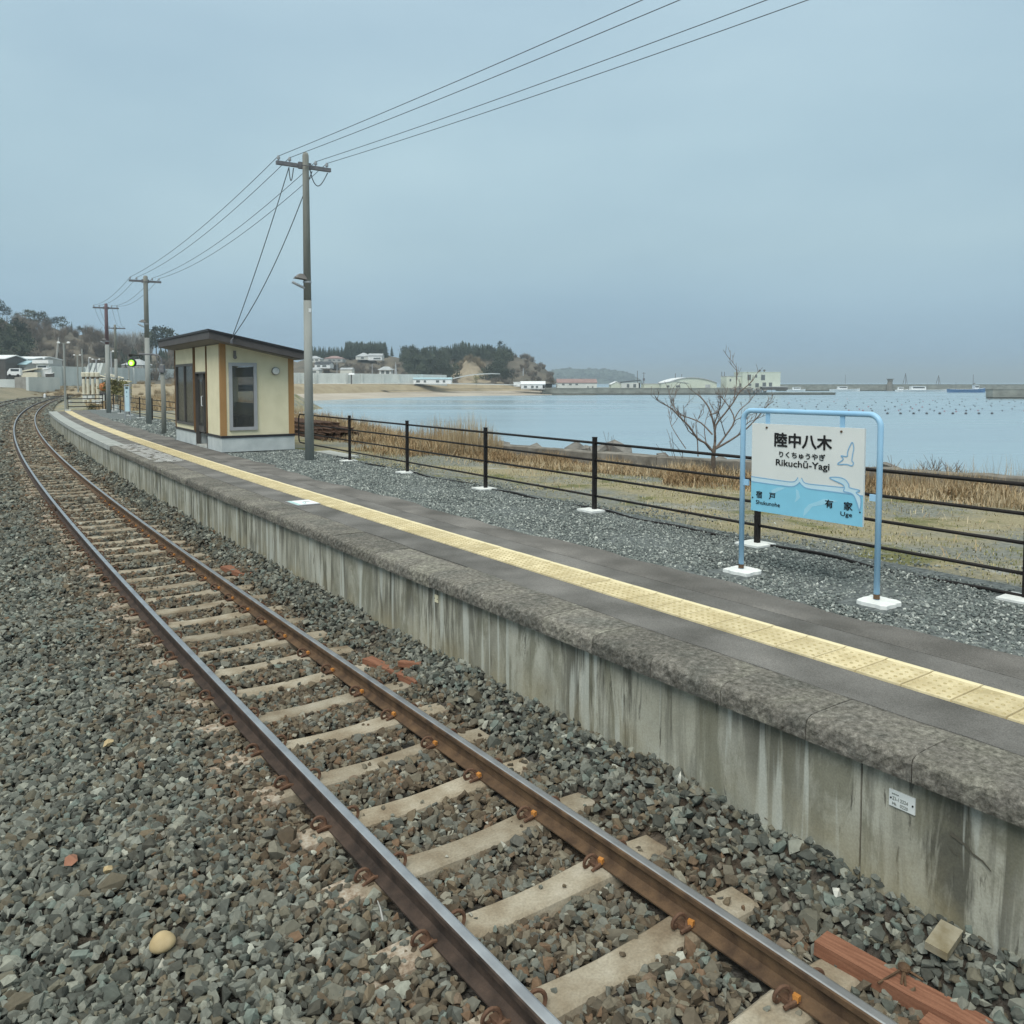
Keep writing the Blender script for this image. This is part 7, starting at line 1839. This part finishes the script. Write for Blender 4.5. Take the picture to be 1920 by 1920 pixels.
# concrete flood gate
c = spot(172, 706, 165); t = thing('flood_gate', 'pale concrete flood gate with four sloping fins', 'flood gate', c); w1 = mpp(165)
for i, x in enumerate((-12, -3, 5, 11)):
    mb = MB(); mb.add([(x * w1 - .35, 0, 0), (x * w1 + .35, 0, 0), (x * w1 + .35, 3, 0), (x * w1 - .35, 3, 0), (x * w1 - .1 + .5, .6, 2.7), (x * w1 + .9, .6, 2.7), (x * w1 + .9, 1.6, 2.7), (x * w1 + .4, 1.6, 2.7)], [(0, 1, 5, 4), (1, 2, 6, 5), (2, 3, 7, 6), (3, 0, 4, 7), (4, 5, 6, 7)]); mb.build('fin', M['floodwall'], t)
mb = MB(); mb.box((0, 2, .9), (28 * w1, .5, 2.4)); mb.build('gate_slab', M['greyroof'], t)
# cream steel columns and frame past the platform end
Yc = 74.0; c = spot(182, 757, Yc); t = thing('cream_frame', 'cream painted steel columns with sloping roof frame beyond the end fence', 'frame', c); w1 = mpp(Yc); zt_ = spot(0, 698, Yc).z - c.z; zc_ = spot(0, 706, Yc).z - c.z
for x, k in ((158, 1), (166, 1), (175, .9), (184, 1)):
    X_ = (x - 182) * w1; mb = MB(); mb.tube([(X_, 0, .05), (X_, 0, zc_ - .25), (X_, 0, zc_ - .24), (X_, 0, zc_ - .02), (X_, 0, zc_), (X_, 0, zt_ - .05), (X_, 0, zt_)], [.13, .13, .10, .10, .19, .20, .15], 10); cl_ = mb.build('column', M['creampaint'], t)
    mb = MB(); mb.tube([(X_, 0, zc_ - .20), (X_, 0, zc_ - .06)], .115, 10); mb.build('rust_band', M['rust'], cl_)
for a0_, b0__ in (((188, 704), (214, 712)), ((196, 702), (224, 709)), ((206, 702), (232, 709)), ((188, 710), (244, 715))):
    A = spot(*a0_, Yc) - c; B = spot(*b0__, Yc) - c; mb = MB(); mb.tube([A, B], .055, 6); mb.build('roof_bar', M['creampaint'], t)
A = spot(206, 717, Yc) - c; B = spot(247, 715.5, Yc) - c; mb = MB(); mb.tube([A, B], .065, 6); mb.build('front_beam', M['yellowpaint'], t)
A = spot(245.5, 715, Yc) - c; B = spot(245.5, 757, Yc) - c; mb = MB(); mb.tube([A, B], .07, 6); mb.build('side_post', M['pole_dark'], t)
c2 = spot(194, 735, Yc - 1); t = thing('orange_machine', 'orange machine drum standing beside the cream columns', 'machine', c2); mb = MB(); mb.sphere((0, 0, .45), .36, 10, 8, 0, (1, .8, 1.1)); mb.build('drum', M['orangemach'], t); mb = MB(); mb.box((0, 0, -.35), (.5, .45, .8)); mb.build('stand', M['darkframe'], t)
for i, (px, py, ww, hh) in enumerate(((161, 745, .36, .36), (171, 743, .40, .30), (178, 751, .30, .22), (186, 753, .42, .30), (192, 747, .35, .45), (131, 752, .18, .22), (217, 764, .30, .34))):
    c3 = spot(px, py, 70 if i < 6 else 54); mb = MB(); mb.box((0, 0, hh / 2 - .1), (ww, .35, hh)); mb.box((0, 0, hh - .08), (ww + .05, .4, .04)); o = mb.build('crate', M['offwhite']); o.location = (c3.x, c3.y, c3.z - .1); o.rotation_euler = (0, 0, rr.uniform(-.3, .3))
    tag(o, 'pale crate in the clutter behind the end fence', 'crate', 'pale crates behind the end fence')
for i, (px, py, Y, h) in enumerate(((212, 735, 66, 1.3), (222, 733, 68, 1.2), (232, 736, 66, 1.0), (175, 766, 64, .75), (185, 765, 64, .6))):
    c3 = spot(px, py + 18, Y); tree('mossy', 'olive green bush beside the cream frame beyond the platform' if i < 3 else 'dark scrubby bush under the end fence rails', c3, h * 1.5, 1.1, 'bushes beyond the platform end' if i < 3 else 'bushes under the end fence', 'olive_bush', 'bush')
# brown slope behind the platform end, up to the flood wall
mb = MB(); vs = []
for px, yt, Ya, Yb, zb in ((40, 737, 168, 160, -.6), (90, 730, 180, 156, -.6), (125, 727, 190, 150, -.6), (160, 727, 185, 106, -.4), (205, 722, 180, 98, -.2), (250, 720, 180, 92, -.1), (300, 720, 178, 86, 0), (345, 721, 175, 82, 0), (420, 722, 172, 80, 0)):
    a = spot(px, yt, Ya); b = spot(px, 740, Yb); b.z = zb; m1 = b.lerp(a, .45) + Vector((0, 0, .25)); vs += [tuple(b), tuple(m1), tuple(a), (a.x, a.y + 25, a.z - .3)]
mb.add(vs, [(i * 4 + j, (i + 1) * 4 + j, (i + 1) * 4 + j + 1, i * 4 + j + 1) for i in range(8) for j in range(3)])
tag(mb.build('grass_bank', M['bank'], smooth=True), 'tan grass bank rising from the platform end to the flood wall', kind='structure')

items = []
for i in range(150):
    px = RND.uniform(30, 345); u = RND.random(); Ya = float(np.interp(px, [40, 90, 125, 160, 205, 250, 345], [168, 180, 190, 185, 180, 180, 175])); Yb = float(np.interp(px, [40, 90, 125, 160, 205, 250, 345], [158, 156, 150, 106, 98, 92, 82]))
    a = spot(px, float(np.interp(px, [40, 90, 160, 205, 345], [737, 730, 727, 722, 721])), Ya); b = spot(px, 740, Yb); b.z = float(np.interp(px, [40, 125, 160, 250, 345], [-.6, -.6, -.4, -.1, 0])); p_ = b.lerp(a, u); items.append((p_.x, p_.y, p_.z - .1, RND.uniform(.5, 1.5), RND.uniform(1.0, 2.0)))
wood('bank_scrub', 'low brown scrub scattered over the grass bank before the flood wall', items, SCR, M['straw_scrub'])
# ================================================================== HAZE
HAZE = True
if HAZE:
    hm_ = bpy.data.materials.new('sea_haze'); hm_.use_nodes = True
    t = hm_.node_tree; t.nodes.clear(); o_ = t.nodes.new('ShaderNodeOutputMaterial'); pv = t.nodes.new('ShaderNodeVolumePrincipled')
    pv.inputs['Color'].default_value = (.76, .89, .98, 1); pv.inputs['Density'].default_value = .00045; pv.inputs['Anisotropy'].default_value = .2
    t.links.new(pv.outputs[0], o_.inputs['Volume'])
    mb = MB(); mb.box((0, 3400, 38), (17600, 10600, 92)); hz = mb.build('haze', hm_)
    hz['kind'] = 'stuff'
